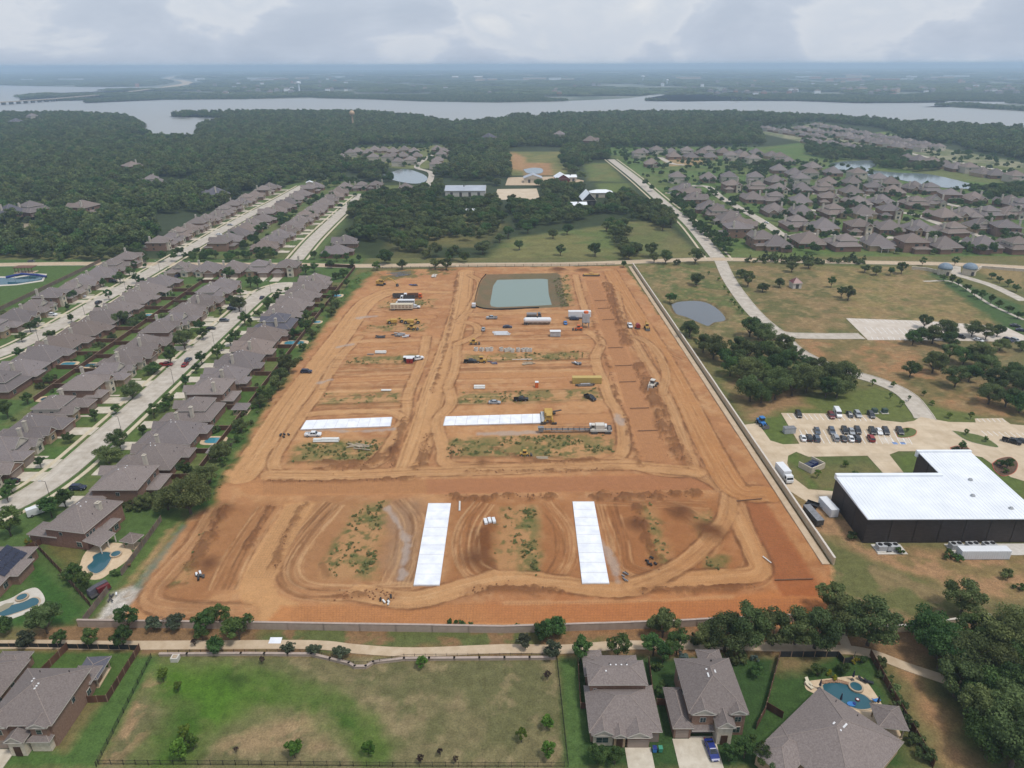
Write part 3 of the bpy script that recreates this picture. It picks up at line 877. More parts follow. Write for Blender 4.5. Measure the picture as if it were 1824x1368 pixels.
# ---- the lake
M_LAKE = water_mat('lake_water', S(168, 168, 164), 0.35, 0.35, 0.05, .35)
LAKE = [(-300, 206), (0, 203), (120, 201), (230, 207), (262, 224), (256, 234), (290, 246), (345, 246), (352, 224), (400, 214), (380, 210), (300, 208), (330, 201), (440, 200), (640, 200), (740, 208), (800, 220), (880, 216), (912, 205), (1030, 204),
        (1150, 200), (1300, 200), (1420, 206), (1560, 214), (1700, 224), (1824, 230), (2100, 238), (2100, 200), (1824, 198), (1690, 191), (1640, 191), (1700, 186), (1824, 184), (1824, 182), (1690, 180), (1680, 183), (1530, 184), (1420, 180), (1290, 180),
        (1220, 181), (1150, 180), (1150, 175), (1216, 164), (1214, 160), (1180, 166), (1120, 175), (990, 181), (880, 183), (760, 181), (650, 177), (560, 175), (430, 177), (290, 178), (150, 184), (155, 179), (30, 181), (40, 174), (90, 166), (300, 158), (290, 155), (140, 155), (0, 152), (-300, 152)]
LAKE_W = GA(LAKE, -2.9)
def poly_sheet(name, P, z, mat, label):
    bm = bmesh.new()
    bm.faces.new([bm.verts.new((x, y, z)) for x, y in P])
    bmesh.ops.triangulate(bm, faces=bm.faces[:])
    bmesh.ops.recalc_face_normals(bm, faces=bm.faces[:])
    if bm.faces[0].normal.z < 0:
        bmesh.ops.reverse_faces(bm, faces=bm.faces[:])
    me = bpy.data.meshes.new(name)
    bm.to_mesh(me)
    bm.free()
    me.materials.append(mat)
    return struct(name, me, label)
lake = poly_sheet('lake', LAKE_W, -2.9, M_LAKE, 'wide grey lake across the middle distance')
bank = []
# ---- ponds
M_BASIN = water_mat('milky_water', S(132, 150, 140), 0.25, 0.25, 0.8, .3)
poly_sheet('basin_water', smooth_line(GA([(880, 498), (984, 498), (988, 522), (984, 546), (960, 549), (874, 549), (871, 530), (876, 505), (880, 498)], -1.2), 4)[:-1], -1.25, M_BASIN, 'milky turquoise water in the detention basin')
M_DARKW = water_mat('dark_water', S(100, 104, 108), 0.05, 0.2, 0.8)
poly_sheet('pond', pw, -0.75, M_DARKW, 'dark pond in the grass right of the site wall')
M_POND = water_mat('pond_water', S(130, 142, 146), 0.12, 0.2, 0.4)
poly_sheet('neighbourhood_pond', smooth_line(GA([(1478, 292), (1500, 288), (1555, 286), (1560, 296), (1546, 302), (1600, 308), (1650, 310), (1700, 320), (1742, 332), (1725, 337), (1660, 332), (1600, 320), (1540, 312), (1490, 302), (1478, 292)]), 3)[:-1], 0.25, M_POND, 'winding pond between the house rows on the right')
poly_sheet('cove_pond', smooth_line(GA([(680, 312), (700, 306), (722, 301), (750, 309), (762, 318), (752, 326), (730, 327), (700, 321), (680, 312)]), 3)[:-1], 0.25, M_POND, 'small pond below the far cluster of houses')
poly_sheet('stock_pond', smooth_line(GA([(932, 302), (950, 299), (966, 301), (964, 309), (940, 309), (932, 302)]), 3)[:-1], 0.25, M_POND, 'stock pond in the tan paddock')

# ---- roads
SA, SB = -145.0, -231.0
road('street', [(-190, 165), (-165, 168), (-152, 178), (-146, 195), (SA, 225), (SA, 300), (SA, 380), (-143, 402), (-136, 414)], 9.0, 'pale concrete street between the nearest rows of houses on the left', world=True, walk=7.2)
c_ = G(505, 512)
mb = MB().prism([(c_.x + 11 * math.cos(a * math.pi / 12), c_.y + 11 * math.sin(a * math.pi / 12)) for a in range(24)], -0.1, 0.125)
struct('turning_circle', mb.mesh('turning_circle', M_CONC), 'round concrete turning circle at the end of the left street')
road('street', [(-245, 285), (-236, 300), (SB, 325), (SB, 400), (SB, 480), (SB - 1, 600), (SB + 2, 700), (-228, 800)], 9.0, 'pale concrete street second from the site on the left', world=True, walk=7.2, z=0.13)
road('street', [(-146, 474), (-150, 540), (-152, 640), (-152, 745)], 9.0, 'street climbing away beyond the cross road on the left', world=True, walk=7.2, z=0.13)
road('road', [(-60, 473), (0, 472), (130, 470), (290, 471), (520, 472), (640, 474), (820, 472), (1000, 471), (1100, 468), (1200, 464), (1282, 462), (1400, 465), (1560, 468), (1700, 471), (1824, 477), (1900, 482)], 8.5, 'concrete cross road behind the site', mat=M_TRAIL, z=0.11)
road('road', [(1282, 463), (1228, 398), (1190, 368), (1132, 318), (1088, 284)], 9.5, 'concrete road running away beside the right-hand houses', z=0.10, walk=8.5)
road('road', [(1283, 464), (1300, 500), (1335, 548), (1370, 582), (1398, 596), (1460, 599), (1535, 599)], 7.5, 'concrete road from the crossing down to the upper car park', z=0.10)
road('drive', [(1390, 596), (1420, 625), (1480, 655), (1560, 678), (1612, 702), (1640, 734), (1648, 747)], 7.0, 'curving concrete drive through the trees to the dark building', z=0.09)
for pts, lb in (([(1232, 331), (1261, 333), (1283, 351), (1314, 369), (1360, 396), (1400, 424)], 'residential street slanting down past the right-hand houses'),
                ([(1400, 424), (1447, 416), (1540, 422), (1604, 424), (1730, 432), (1824, 440)], 'residential street between the two nearest right-hand rows'),
                ([(1389, 374), (1515, 376), (1616, 380), (1677, 400), (1717, 410), (1778, 432)], 'residential street behind the second right-hand row'),
                ([(1175, 280), (1196, 291), (1218, 294)], 'short curved street among far right-hand houses'),
                ([(1611, 271), (1667, 283), (1717, 291), (1768, 301), (1824, 311)], 'pale street beyond the winding pond'),
                ([(1400, 343), (1500, 347), (1620, 350), (1720, 370), (1824, 380)], 'residential street among the middle right-hand rows')):
    road('street', pts, 8.0, lb, kerb=0, z=0.16)
road('street', [(775, 273), (758, 283), (742, 298), (768, 308), (760, 333), (748, 341), (707, 344)], 7.0, 'looping street past the small pond', kerb=0, z=0.12)
road('drive', [(0, 424), (30, 412), (60, 407), (95, 402)], 6, 'curved drive among the woods at left', kerb=0, z=0.1)
HWY = [(270, 159), (318, 151), (334, 147), (318, 142), (296, 140), (322, 134)]
road('highway', HWY, 80, 'pale highway winding away beyond the lake', kerb=0, z=-2.6, mat=M_TRAIL)
road('trail', [(-60, 1150), (60, 1148), (200, 1150), (400, 1149), (560, 1149), (640, 1157), (740, 1162), (900, 1156), (1000, 1157), (1100, 1150), (1200, 1150), (1300, 1150), (1450, 1156), (1540, 1162), (1620, 1190), (1690, 1213), (1760, 1240)], 2.7, 'tan concrete footpath between the two walls', mat=M_TRAIL, kerb=0, z=0.14)
road('path', [(1480, 1105), (1498, 1130), (1510, 1158)], 2.2, 'spur of the footpath under the oaks', mat=M_TRAIL, kerb=0, z=0.155)
sheet('path_pad', [(482, 1136), (503, 1136), (500, 1147), (478, 1147)], 0.16, M_SLAB, 'white concrete pad beside the footpath')
# sand arena and paddock drive
sheet('arena', [(886, 337), (956, 336), (962, 355), (880, 356)], 0.12, surf('arena_sand', S(210, 190, 162), S(222, 204, 178), 0.1), 'pale sand riding arena beside the barn')
sheet('drive', [(905, 316), (1010, 314), (1040, 322), (1035, 330), (900, 330)], 0.1, M_TRAIL, 'gravel yard between the farm sheds')

# ---- concrete slabs on the site, each cast panel a piece with joints between
def slab(name, p0, p1, p2, p3, n, label, z=0.32):
    a, b, c, d = [Vector((*p, 0)) for p in GA([p0, p1, p2, p3])]
    o = struct(name, None, label)
    for k in range(n):
        t0, t1 = k / n + 0.0022, (k + 1) / n - 0.0022
        q = [a.lerp(d, t0), b.lerp(c, t0), b.lerp(c, t1), a.lerp(d, t1)]
        zz_ = z + RND.uniform(0, 0.012)
        put('panel', MB().prism([(v.x, v.y) for v in q], 0.0, zz_).mesh('panel', M_SLAB), o)
    q = [a, b, c, d]
    ctr = sum(q, Vector()) / 4
    q = [v + (v - ctr).normalized() * 0.2 for v in q]
    put('footing', MB().prism([(v.x, v.y) for v in q], -0.1, 0.27).mesh('footing', surf('slab_edge', S(206, 202, 200), S(222, 220, 220), 1.0)), o)
slab('road_slab', (737, 1043), (783, 1043), (803, 898), (763, 898), 9, 'white concrete road slab, front left of the pair')
slab('road_slab', (1037, 1040), (1085, 1040), (1058, 895), (1020, 895), 9, 'white concrete road slab, front right of the pair')
slab('road_slab', (536, 766), (546, 750), (698, 744), (695, 760), 8, 'white concrete road slab beside the white pickup')
slab('road_slab', (790, 759), (794, 743), (968, 738), (968, 754), 9, 'fresh white concrete slab behind the yellow paver')

# ---- steel mesh laid ready on the road beds
M_REBAR = surf('rebar', S(112, 82, 62), S(130, 96, 72), 2.0, 0.7)
def rebar(P0, P1, Q0, Q1, step, label, z=0.16):
    """quad P0-P1 (near edge) Q0-Q1 (far edge), world"""
    P0, P1, Q0, Q1 = map(lambda p: np.array(p, float), (P0, P1, Q0, Q1))
    mb = MB()
    def bar(a, b, r=0.014):
        mb.tube((a[0], a[1], z), (b[0], b[1], z), r, n=3, caps=False)
    L, W = np.linalg.norm(P1 - P0), np.linalg.norm(Q0 - P0)
    for k in range(int(L / step) + 1):
        t_ = min(1, k * step / L)
        bar(P0 + (P1 - P0) * t_, Q0 + (Q1 - Q0) * t_)
    for k in range(int(W / step) + 1):
        t_ = min(1, k * step / W)
        bar(P0 + (Q0 - P0) * t_, P1 + (Q1 - P1) * t_)
    o = put('rebar_mat', mb.mesh('rebar_mat', M_REBAR))
    tag(o, label, 'rebar mesh', kind='stuff')
def RB(a, b, c, d, st, label):
    rebar(*GA([a, b, c, d]), st, label)
RB((520, 1108), (1440, 1106), (520, 1080), (1440, 1066), 0.75, 'grid of steel bars on the orange road bed along the front wall')
RB((470, 880), (1285, 872), (470, 857), (1268, 846), 0.75, 'grid of steel bars on the road bed across the middle of the site')
RB((436, 1030), (486, 1030), (512, 900), (556, 897), 0.75, 'grid of steel bars on the tan bed front left')
RB((1382, 1035), (1448, 1032), (1314, 893), (1356, 888), 0.75, 'grid of steel bars on the red bed beside the right wall')
RB((1150, 826), (1194, 824), (1044, 500), (1066, 499), 0.9, 'grid of steel bars on the long bed in the right of the site')
for JB, (x0, y0, x1, y1) in enumerate(((1059, 536, 1080, 535), (1065, 550, 1088, 549), (1073, 570, 1094, 569), (1083, 620, 1110, 619), (1095, 652, 1126, 651), (1103, 681, 1133, 680), (1122, 728, 1156, 727), (1136, 768, 1172, 767), (1312, 893, 1357, 889), (1380, 1034, 1448, 1032))):
    a, b = GA([(x0, y0), (x1, y1)])
    mb = MB().tube((a[0], a[1], 0.2), (b[0], b[1], 0.2), 0.14, n=6)
    tag(put('joint_bar', mb.mesh('joint_bar', M_REBAR)), '%s dark steel joint bar from the back across the right road beds' % ['first', 'second', 'third', 'fourth', 'fifth', 'sixth', 'seventh', 'eighth', 'ninth', 'tenth'][JB], 'joint bar', 'joint bars across the right road beds')
# silt fence round the basin
M_SILT = surf('silt_fabric', S(40, 42, 42), S(56, 56, 54), 2.0, 0.9)
def thin_wall(P, h, th, mat, z0=-0.3, cap=None, name='wall', closed=False):
    mb = MB()
    n = len(P)
    for i in range(n if closed else n - 1):
        a, b = Vector((*P[i], 0)), Vector((*P[(i + 1) % n], 0))
        if (b - a).length < 1e-4:
            continue
        d = (b - a).normalized()
        nn = Vector((-d.y, d.x, 0)) * th / 2
        ext = d * th * 0.45
        q = [a - ext + nn, a - ext - nn, b + ext - nn, b + ext + nn]
        mb.prism([(v.x, v.y) for v in q], z0, h, 0)
    me = mb.mesh(name, [mat])
    if cap is None:
        return me, None
    mc = MB()
    for i in range(n if closed else n - 1):
        a, b = Vector((*P[i], 0)), Vector((*P[(i + 1) % n], 0))
        d = (b - a).normalized()
        nn = Vector((-d.y, d.x, 0)) * (th / 2 + 0.06)
        ext = d * (th / 2)
        q = [a - ext + nn, a - ext - nn, b + ext - nn, b + ext + nn]
        mc.prism([(v.x, v.y) for v in q], h - 0.02, h + 0.12)
    return me, mc.mesh('cap', [cap])
tag(put('silt_fence', thin_wall(smooth_line(GA(BASIN)[5:] + GA(BASIN)[:1], 4), 0.8, 0.06, M_SILT)[0]), 'black fabric silt fence round the turquoise basin', 'silt fence')

# ---- masonry walls
M_WALLB = surf('beige_masonry', S(206, 186, 154), S(218, 200, 170), 0.8, 0.9, bump=0.02)
M_WALLG = surf('mauve_masonry', S(178, 159, 144), S(192, 173, 158), 0.7, 0.9, bump=0.02)
M_CAP = surf('wall_cap', S(214, 204, 190), S(228, 218, 206), 1.0, 0.9)
M_CAPG = surf('mauve_cap', S(176, 158, 146), S(192, 174, 162), 1.0, 0.9)
def wall_thing(name, P, h, th, mat, cap, label, cat='wall', step=0.0, sec=6.0):
    """a wall of separate sections, each stepped a little"""
    r = root(name, (P[0][0], P[0][1], 0), 0, label, cat)
    o = np.array(P[0])
    for i in range(len(P) - 1):
        a, b = np.array(P[i]) - o, np.array(P[i + 1]) - o
        n = max(1, int(round(np.linalg.norm(b - a) / sec)))
        for k in range(n):
            p, q = a + (b - a) * k / n, a + (b - a) * (k + 1) / n - (b - a) / np.linalg.norm(b - a) * 0.04
            hh = h + RND.uniform(-step, step)
            w_, c2 = thin_wall([tuple(p), tuple(q)], hh, th, mat, cap=cap)
            put('wall_section', w_, r)
            put('cap', c2, r)
    return r
wr = GA([(1127, 475), (1484, 1006)])
wall_thing('site_wall', wr, 2.3, 0.45, M_WALLB, M_CAP, 'long beige masonry wall along the right side of the site', step=0.05, sec=12)
dirw = (np.array(wr[1]) - np.array(wr[0])) / np.linalg.norm(np.array(wr[1]) - np.array(wr[0]))
nrm = np.array([dirw[1], -dirw[0]])
if nrm[0] > 0:
    nrm = -nrm
W2 = [tuple(np.array(p) + nrm * 1.9) for p in wr]
struct('wall_footpath', strip_mesh('wall_footpath', offset_line(W2, 1.0), offset_line(W2, -1.0), 0.35, M_TRAIL, 0.5), 'tan concrete strip at the foot of the right wall')
W3 = [tuple(np.array(p) + nrm * 0.5) for p in wr]
wall_thing('front_wall', GA([(142, 1116), (450, 1120), (900, 1127), (1180, 1118), (1300, 1112), (1430, 1106)]), 2.0, 0.4, M_WALLG, M_CAPG, 'long mauve masonry wall along the front of the site', step=0.04, sec=8)
wall_thing('boundary_wall', smooth_line(GA([(1556, 1124), (1590, 1126), (1650, 1120), (1700, 1113), (1760, 1106)]), 3), 1.9, 0.4, M_WALLB, M_CAP, 'curved pale masonry wall between the oaks at right', step=0.06, sec=6)
wall_thing('retaining_wall', GA([(286, 1168), (430, 1167), (555, 1168), (622, 1184), (632, 1190), (652, 1190), (665, 1182), (720, 1176), (988, 1174)]), 0.6, 0.5, M_WALLG, M_CAPG, 'low mauve retaining wall along the top of the field', sec=6)
# ---- metal railing round the field
def railing(name, P, label, h=1.3, step=2.4):
    r = root(name, (P[0][0], P[0][1], 0), 0, label, 'fence')
    mb, mp = MB(), MB()
    o = np.array(P[0])
    for i in range(len(P) - 1):
        a, b = np.array(P[i]) - o, np.array(P[i + 1]) - o
        n = max(1, int(round(np.linalg.norm(b - a) / step)))
        for z in (0.25, h - 0.1):
            mb.tube((*a, z), (*b, z), 0.03, n=4, caps=False)
        m_ = n * 12
        for k in range(m_):
            p = a + (b - a) * k / m_
            mb.box(p[0] - 0.012, p[0] + 0.012, p[1] - 0.012, p[1] + 0.012, 0.1, h, bottom=False)
        for k in range(n + 1):
            p = a + (b - a) * k / n
            mp.box(p[0] - 0.045, p[0] + 0.045, p[1] - 0.045, p[1] + 0.045, -0.2, h + 0.12, bottom=False)
    put('rails', mb.mesh('rails', M_BLACK), r)
    q = put('posts', mp.mesh('posts', M_BLACK), r)
    q['kind'] = 'stuff'
    return r
railing('metal_fence', GA([(270, 1172), (172, 1366)]), 'black metal railing down the left side of the field')
railing('metal_fence', GA([(176, 1362), (420, 1363), (700, 1366), (1005, 1366)]), 'black metal railing along the bottom edge of the field')
railing('metal_fence', GA([(300, 1166), (555, 1165), (630, 1186), (655, 1186), (720, 1173), (985, 1171)]), 'black metal railing on top of the low retaining wall')
railing('metal_fence', GA([(992, 1176), (1012, 1366)]), 'black metal railing down the right side of the field')
# timber rail fence on the far side of the site
M_RAIL = surf('grey_timber', S(112, 96, 80), S(136, 120, 102), 1.0, 0.9)
for pts, lb in (([(665, 480), (812, 477)], 'dark timber rail fence behind the site, left length'), ([(818, 476), (1095, 473)], 'dark timber rail fence behind the basin')):
    P = GA(pts)
    r = root('rail_fence', (P[0][0], P[0][1], 0), 0, lb, 'fence')
    a, b = np.zeros(2), np.array(P[1]) - np.array(P[0])
    L = np.linalg.norm(b)
    for z in (0.5, 1.0, 1.45):
        put('rail', MB().tube((*a, z), (*b, z), 0.09, n=4).mesh('rail', M_RAIL), r)
    mb = MB().box(-0.12, 0.12, -0.12, 0.12, -0.2, 1.7).mesh('post', M_RAIL)
    for k in range(int(L / 6) + 1):
        q = b * (k * 6 / L)
        put('post', mb, r, loc=(q[0], q[1], 0))
# ---- timber fences between the yards
M_FENCE = surf('brown_fence', S(86, 58, 46), S(110, 76, 58), 0.6, 0.85, vary=0.2, stretch=(1, 1, 0.1))
M_FENCE2 = surf('grey_fence', S(112, 98, 88), S(134, 120, 108), 0.6, 0.9, vary=0.15)
M_FCAP = surf('fence_cap', S(138, 112, 92), S(158, 132, 112), 0.8)
def fence(P, label, h=1.9, mat=None, group=None, panel=None):
    r = root('fence', (P[0][0], P[0][1], 0), 0, label, 'fence', group)
    Q = [(p[0] - P[0][0], p[1] - P[0][1]) for p in P]
    if panel:
        for i in range(len(Q) - 1):
            a, b = np.array(Q[i]), np.array(Q[i + 1])
            n = max(1, int(round(np.linalg.norm(b - a) / panel)))
            for k in range(n):
                p, q = a + (b - a) * k / n, a + (b - a) * (k + 1) / n
                q = q - (b - a) / np.linalg.norm(b - a) * 0.05
                put('fence_panel', thin_wall([tuple(p), tuple(q)], h + RND.uniform(-0.03, 0.03), 0.07, mat or M_FENCE)[0], r)
                put('post', MB().box(p[0] - 0.08, p[0] + 0.08, p[1] - 0.08, p[1] + 0.08, -0.2, h + 0.06).mesh('post', M_FCAP), r)
    else:
        w_, c2 = thin_wall(Q, h, 0.08, mat or M_FENCE, cap=M_FCAP)
        put('fence_boards', w_, r)
        put('cap_rail', c2, r)
    return r
# ------------------------------------------------------------------ houses
def shingle(name, c1, c2):
    return surf(name, c1, c2, 3.2, 0.92, bump=0.03, vary=0.16, detail=10)
M_ROOF = shingle('shingles_taupe', S(120, 109, 105), S(146, 135, 130))
M_ROOF2 = shingle('shingles_grey', S(116, 108, 107), S(142, 132, 130))
M_ROOF3 = shingle('shingles_slate', S(88, 87, 96), S(108, 106, 114))
M_ROOF4 = shingle('shingles_brown', S(122, 109, 102), S(148, 133, 125))
M_RIDGE = surf('ridge_cap', S(146, 133, 126), S(162, 149, 141), 2.0, 0.9)
M_TRIM = surf('white_trim', S(214, 206, 194), S(228, 220, 208), 1.0, 0.7)
M_BRICK1 = surf('brick_brown', S(134, 104, 88), S(156, 126, 108), 2.5, 0.9, vary=0.12)
M_BRICK2 = surf('brick_red', S(128, 94, 80), S(150, 116, 100), 2.5, 0.9, vary=0.12)
M_BRICK3 = surf('brick_tan', S(168, 142, 114), S(190, 164, 134), 2.5, 0.9, vary=0.12)
M_SIDING = surf('cream_siding', S(196, 186, 170), S(208, 199, 184), 1.0, 0.8, vary=0.06)
M_STONE = surf('pale_stone', S(206, 192, 170), S(228, 216, 196), 1.6, 0.9)
M_GARAGE = surf('garage_door', S(150, 134, 122), S(160, 144, 132), 0.5, 0.7, vary=0.15)
M_GLASS = surf('window_glass', S(38, 52, 54), S(62, 82, 82), 0.3, 0.12, spec=0.7)
M_DOOR = surf('front_door', S(74, 52, 42), S(88, 62, 50), 1.0, 0.6)
M_VENT = surf('roof_vent', S(236, 236, 236), S(250, 250, 250), 1.0, 0.6)
M_PIPE = surf('vent_pipe', S(58, 54, 54), S(70, 66, 64), 1.0, 0.7)

def roof_solid(mb, x0, x1, y0, y1, z, pitch=0.6, over=0.45, kind='hip', m=0, mt=1, mw=2, rid=3):
    x0, x1, y0, y1 = x0 - over, x1 + over, y0 - over, y1 + over
    zf = z + 0.2
    w, d = x1 - x0, y1 - y0
    A = [(x0, y0, z), (x1, y0, z), (x1, y1, z), (x0, y1, z)]
    B = [(x0, y0, zf), (x1, y0, zf), (x1, y1, zf), (x0, y1, zf)]
    for i in range(4):
        j = (i + 1) % 4
        mb.face([A[i], A[j], B[j], B[i]], mt)
    mb.face(A[::-1], mt)
    h = min(w, d) / 2 * pitch
    r = min(w, d) / 2
    if kind == 'hip':
        if d >= w:
            p, q = ((x0 + x1) / 2, y0 + r, zf + h), ((x0 + x1) / 2, y1 - r, zf + h)
            F = [[B[0], B[1], p], [B[2], B[3], q], [B[1], B[2], q, p] if d > w else [B[1], B[2], p], [B[3], B[0], p, q] if d > w else [B[3], B[0], p]]
            hips = [(B[0], p), (B[1], p), (B[2], q), (B[3], q), (p, q)]
        else:
            p, q = (x0 + r, (y0 + y1) / 2, zf + h), (x1 - r, (y0 + y1) / 2, zf + h)
            F = [[B[3], B[0], p], [B[1], B[2], q], [B[0], B[1], q, p], [B[2], B[3], p, q]]
            hips = [(B[0], p), (B[3], p), (B[1], q), (B[2], q), (p, q)]
    elif kind == 'gy':      # ridge along y, gable at both ends
        h = w / 2 * pitch
        p, q = ((x0 + x1) / 2, y0, zf + h), ((x0 + x1) / 2, y1, zf + h)
        F = [[B[1], B[2], q, p], [B[3], B[0], p, q]]
        o = over * 0.8
        mb.face([(x0 + o, y0 + o * 0.6, zf - 0.1), (x1 - o, y0 + o * 0.6, zf - 0.1), ((x0 + x1) / 2, y0 + o * 0.6, zf + h - o * pitch * 1.2)], mw)
        mb.face([(x1 - o, y1 - o * 0.6, zf - 0.1), (x0 + o, y1 - o * 0.6, zf - 0.1), ((x0 + x1) / 2, y1 - o * 0.6, zf + h - o * pitch * 1.2)], mw)
        # barge boards
        for yy in (y0, y1):
            for xx, sg in ((x0, 1), (x1, -1)):
                mb.face([(xx, yy, zf), ((x0 + x1) / 2, yy, zf + h), ((x0 + x1) / 2, yy, zf + h - 0.28), (xx, yy, zf - 0.28)], mt)
        hips = [(p, q)]
        for a_, b_ in ((B[1], B[2]), (B[3], B[0])):
            pass
        und = [[B[1], p, q, B[2]], [B[3], q, p, B[0]]]
    else:                   # 'gx'
        h = d / 2 * pitch
        p, q = (x0, (y0 + y1) / 2, zf + h), (x1, (y0 + y1) / 2, zf + h)
        F = [[B[0], B[1], q, p], [B[2], B[3], p, q]]
        o = over * 0.8
        for xx, s_ in ((x0 + o * 0.6, -1), (x1 - o * 0.6, 1)):
            mb.face([(xx, y0 + o, zf - 0.1), (xx, y1 - o, zf - 0.1), (xx, (y0 + y1) / 2, zf + h - o * pitch * 1.2)], mw)
        for xx in (x0, x1):
            for yy in (y0, y1):
                mb.face([(xx, yy, zf), (xx, (y0 + y1) / 2, zf + h), (xx, (y0 + y1) / 2, zf + h - 0.28), (xx, yy, zf - 0.28)], mt)
        hips = [(p, q)]
    for f in F:
        mb.face(f, m)
    for a, b in hips:
        if (Vector(a) - Vector(b)).length > 0.3:
            mb.tube((a[0], a[1], a[2] + 0.0), (b[0], b[1], b[2] + 0.0), 0.09, n=4, m=rid, caps=False)
    return zf + h

def window_mesh(w, h, cols=2):
    mb = MB()
    mb.box(-w / 2, w / 2, -0.05, 0.05, 0, h, 0)
    return mb.mesh('window', [M_TRIM])
def pane_mesh(w, h):
    mb = MB()
    n = 2 if w > 1.1 else 1
    for k in range(n):
        a = -w / 2 + 0.07 + (w - 0.07) / n * k
        b = a + (w - 0.07) / n - 0.07
        mb.box(a, b, -0.075, -0.04, 0.07, h / 2 - 0.03)
        mb.box(a, b, -0.075, -0.04, h / 2 + 0.03, h - 0.07)
    return mb.mesh('pane', [M_GLASS])
WIN = {}
def win_pair(w, h):
    if (w, h) not in WIN:
        WIN[(w, h)] = (window_mesh(w, h), pane_mesh(w, h))
    return WIN[(w, h)]

def house_kit(blocks, wins=(), garages=(), doors=(), chimneys=(), vents=0, brick=None, upper=None, roof=None, lean=(), posts=(), seed=0, hi=True):
    """blocks: (x0,x1,y0,y1,z0,z1,kind,pitch,wall index).  Returns [(name, mesh, loc, rotz, children)]"""
    rg = random.Random(seed)
    brick, upper, roof = brick or M_BRICK1, upper or M_SIDING, roof or M_ROOF
    wm, rm = MB(), MB()
    tops = []
    for i, (x0, x1, y0, y1, z0, z1, kd, pt, wi) in enumerate(blocks):
        e = 0.004 * i
        wm.box(x0 + e, x1 - e, y0 + e, y1 - e, z0, z1 + 0.02 + e, wi, bottom=False)
        top = roof_solid(rm, x0, x1, y0, y1, z1 + e, pt, 0.45 + e, kd)
        tops.append(((x0 + x1) / 2, (y0 + y1) / 2, top))
    for (x0, x1, y0, y1, zl, zh, ax) in lean:      # lean-to roof: low edge zl on the +y side
        rm.face([(x0, y0, zh), (x1, y0, zh), (x1, y1, zl), (x0, y1, zl)][::1], 0)
        rm.face([(x0, y0, zh - 0.2), (x0, y1, zl - 0.2), (x1, y1, zl - 0.2), (x1, y0, zh - 0.2)], 1)
        rm.face([(x0, y1, zl - 0.2), (x0, y1, zl), (x1, y1, zl), (x1, y1, zl - 0.2)], 1)
        for xx in (x0, x1):
            rm.face([(xx, y0, zh - 0.2), (xx, y0, zh), (xx, y1, zl), (xx, y1, zl - 0.2)], 1)
    parts = [('wall', wm.mesh('wall', [brick, upper, M_STONE, M_BRICK3]), (0, 0, 0), 0, [])]
    rch = []
    for (cx_, cy_, zt, w_) in chimneys:
        mb = MB()
        mb.box(-w_ / 2, w_ / 2, -w_ / 2, w_ / 2, 0, zt)
        mb.box(-w_ / 2 - 0.1, w_ / 2 + 0.1, -w_ / 2 - 0.1, w_ / 2 + 0.1, zt, zt + 0.22)
        mb.box(-w_ / 4, w_ / 4, -w_ / 4, w_ / 4, zt + 0.22, zt + 0.5)
        rch.append(('chimney', mb.mesh('chimney', [upper if zt > 0 else brick]), (cx_, cy_, 0), 0))
    if hi and vents:
        vm = MB().box(-0.15, 0.15, -0.15, 0.15, -0.3, 0.12).mesh('roof_vent', [M_VENT])
        pm_ = MB().tube((0, 0, -0.4), (0, 0, 0.5), 0.09, n=6).mesh('vent_pipe', [M_PIPE])
        big = max(range(len(blocks)), key=lambda i: tops[i][2])
        x0, x1, y0, y1, z0, z1, kd, pt, wi = blocks[big]
        lx = (y1 - y0) < (x1 - x0)
        rr = min(x1 - x0, y1 - y0) / 2
        half = max(0.6, abs((y1 - y0) - (x1 - x0)) / 2)
        for k in range(vents):
            al = (k + .5) / vents * 2 - 1
            al = al * half + (.9 if abs((y1 - y0) - (x1 - x0)) < 2 else 0) * al
            cr_ = rg.choice([-.8, .8, .8])
            p = ((x0 + x1) / 2 + (al if lx else cr_), (y0 + y1) / 2 + (cr_ if lx else al))
            drop = max(abs(cr_), max(0, abs(al) - half))
            rch.append(('roof_vent', vm, (p[0], p[1], tops[big][2] - drop * pt - .02), 0))
        for k in range(2):
            rch.append(('vent_pipe', pm_, (rg.uniform(x0 + 2.5, x1 - 2.5), y1 - 1.8, z1 + 0.2 + 2.2 * pt), 0))
    parts.append(('roof', rm.mesh('roof', [roof, M_TRIM, brick if rg.random() < 0.6 else upper, M_RIDGE]), (0, 0, 0), 0, rch))
    for (face, a, z, w_, h_, pos) in wins:
        rz = {'F': 0, 'B': math.pi, 'L': -math.pi / 2, 'R': math.pi / 2}[face]
        loc = {'F': (a, pos - 0.02, z), 'B': (a, pos + 0.02, z), 'L': (pos - 0.02, a, z), 'R': (pos + 0.02, a, z)}[face]
        wmsh, pmsh = win_pair(w_, h_)
        parts.append(('window', wmsh, loc, rz, [('pane', pmsh, (0, 0, 0), 0)] if hi else []))
        if not hi:
            parts[-1] = ('window', pmsh, loc, rz, [])
    for (a, w_, pos) in garages:
        mb = MB()
        for k in range(4):
            mb.box(-w_ / 2, w_ / 2, -0.05, 0.03, 0.02 + k * 0.56, 0.54 + k * 0.56)
        parts.append(('garage_door', mb.mesh('garage_door', [M_GARAGE]), (a, pos, 0), 0, []))
    for (a, w_, pos) in doors:
        mb = MB().box(-w_ / 2, w_ / 2, -0.06, 0.03, 0, 2.4)
        parts.append(('door', mb.mesh('door', [M_DOOR]), (a, pos, 0), 0, []))
    for (x_, y_, h_) in posts:
        parts.append(('post', MB().box(-0.12, 0.12, -0.12, 0.12, 0, h_).mesh('post', [M_TRIM]), (x_, y_, 0), 0, []))
    return parts

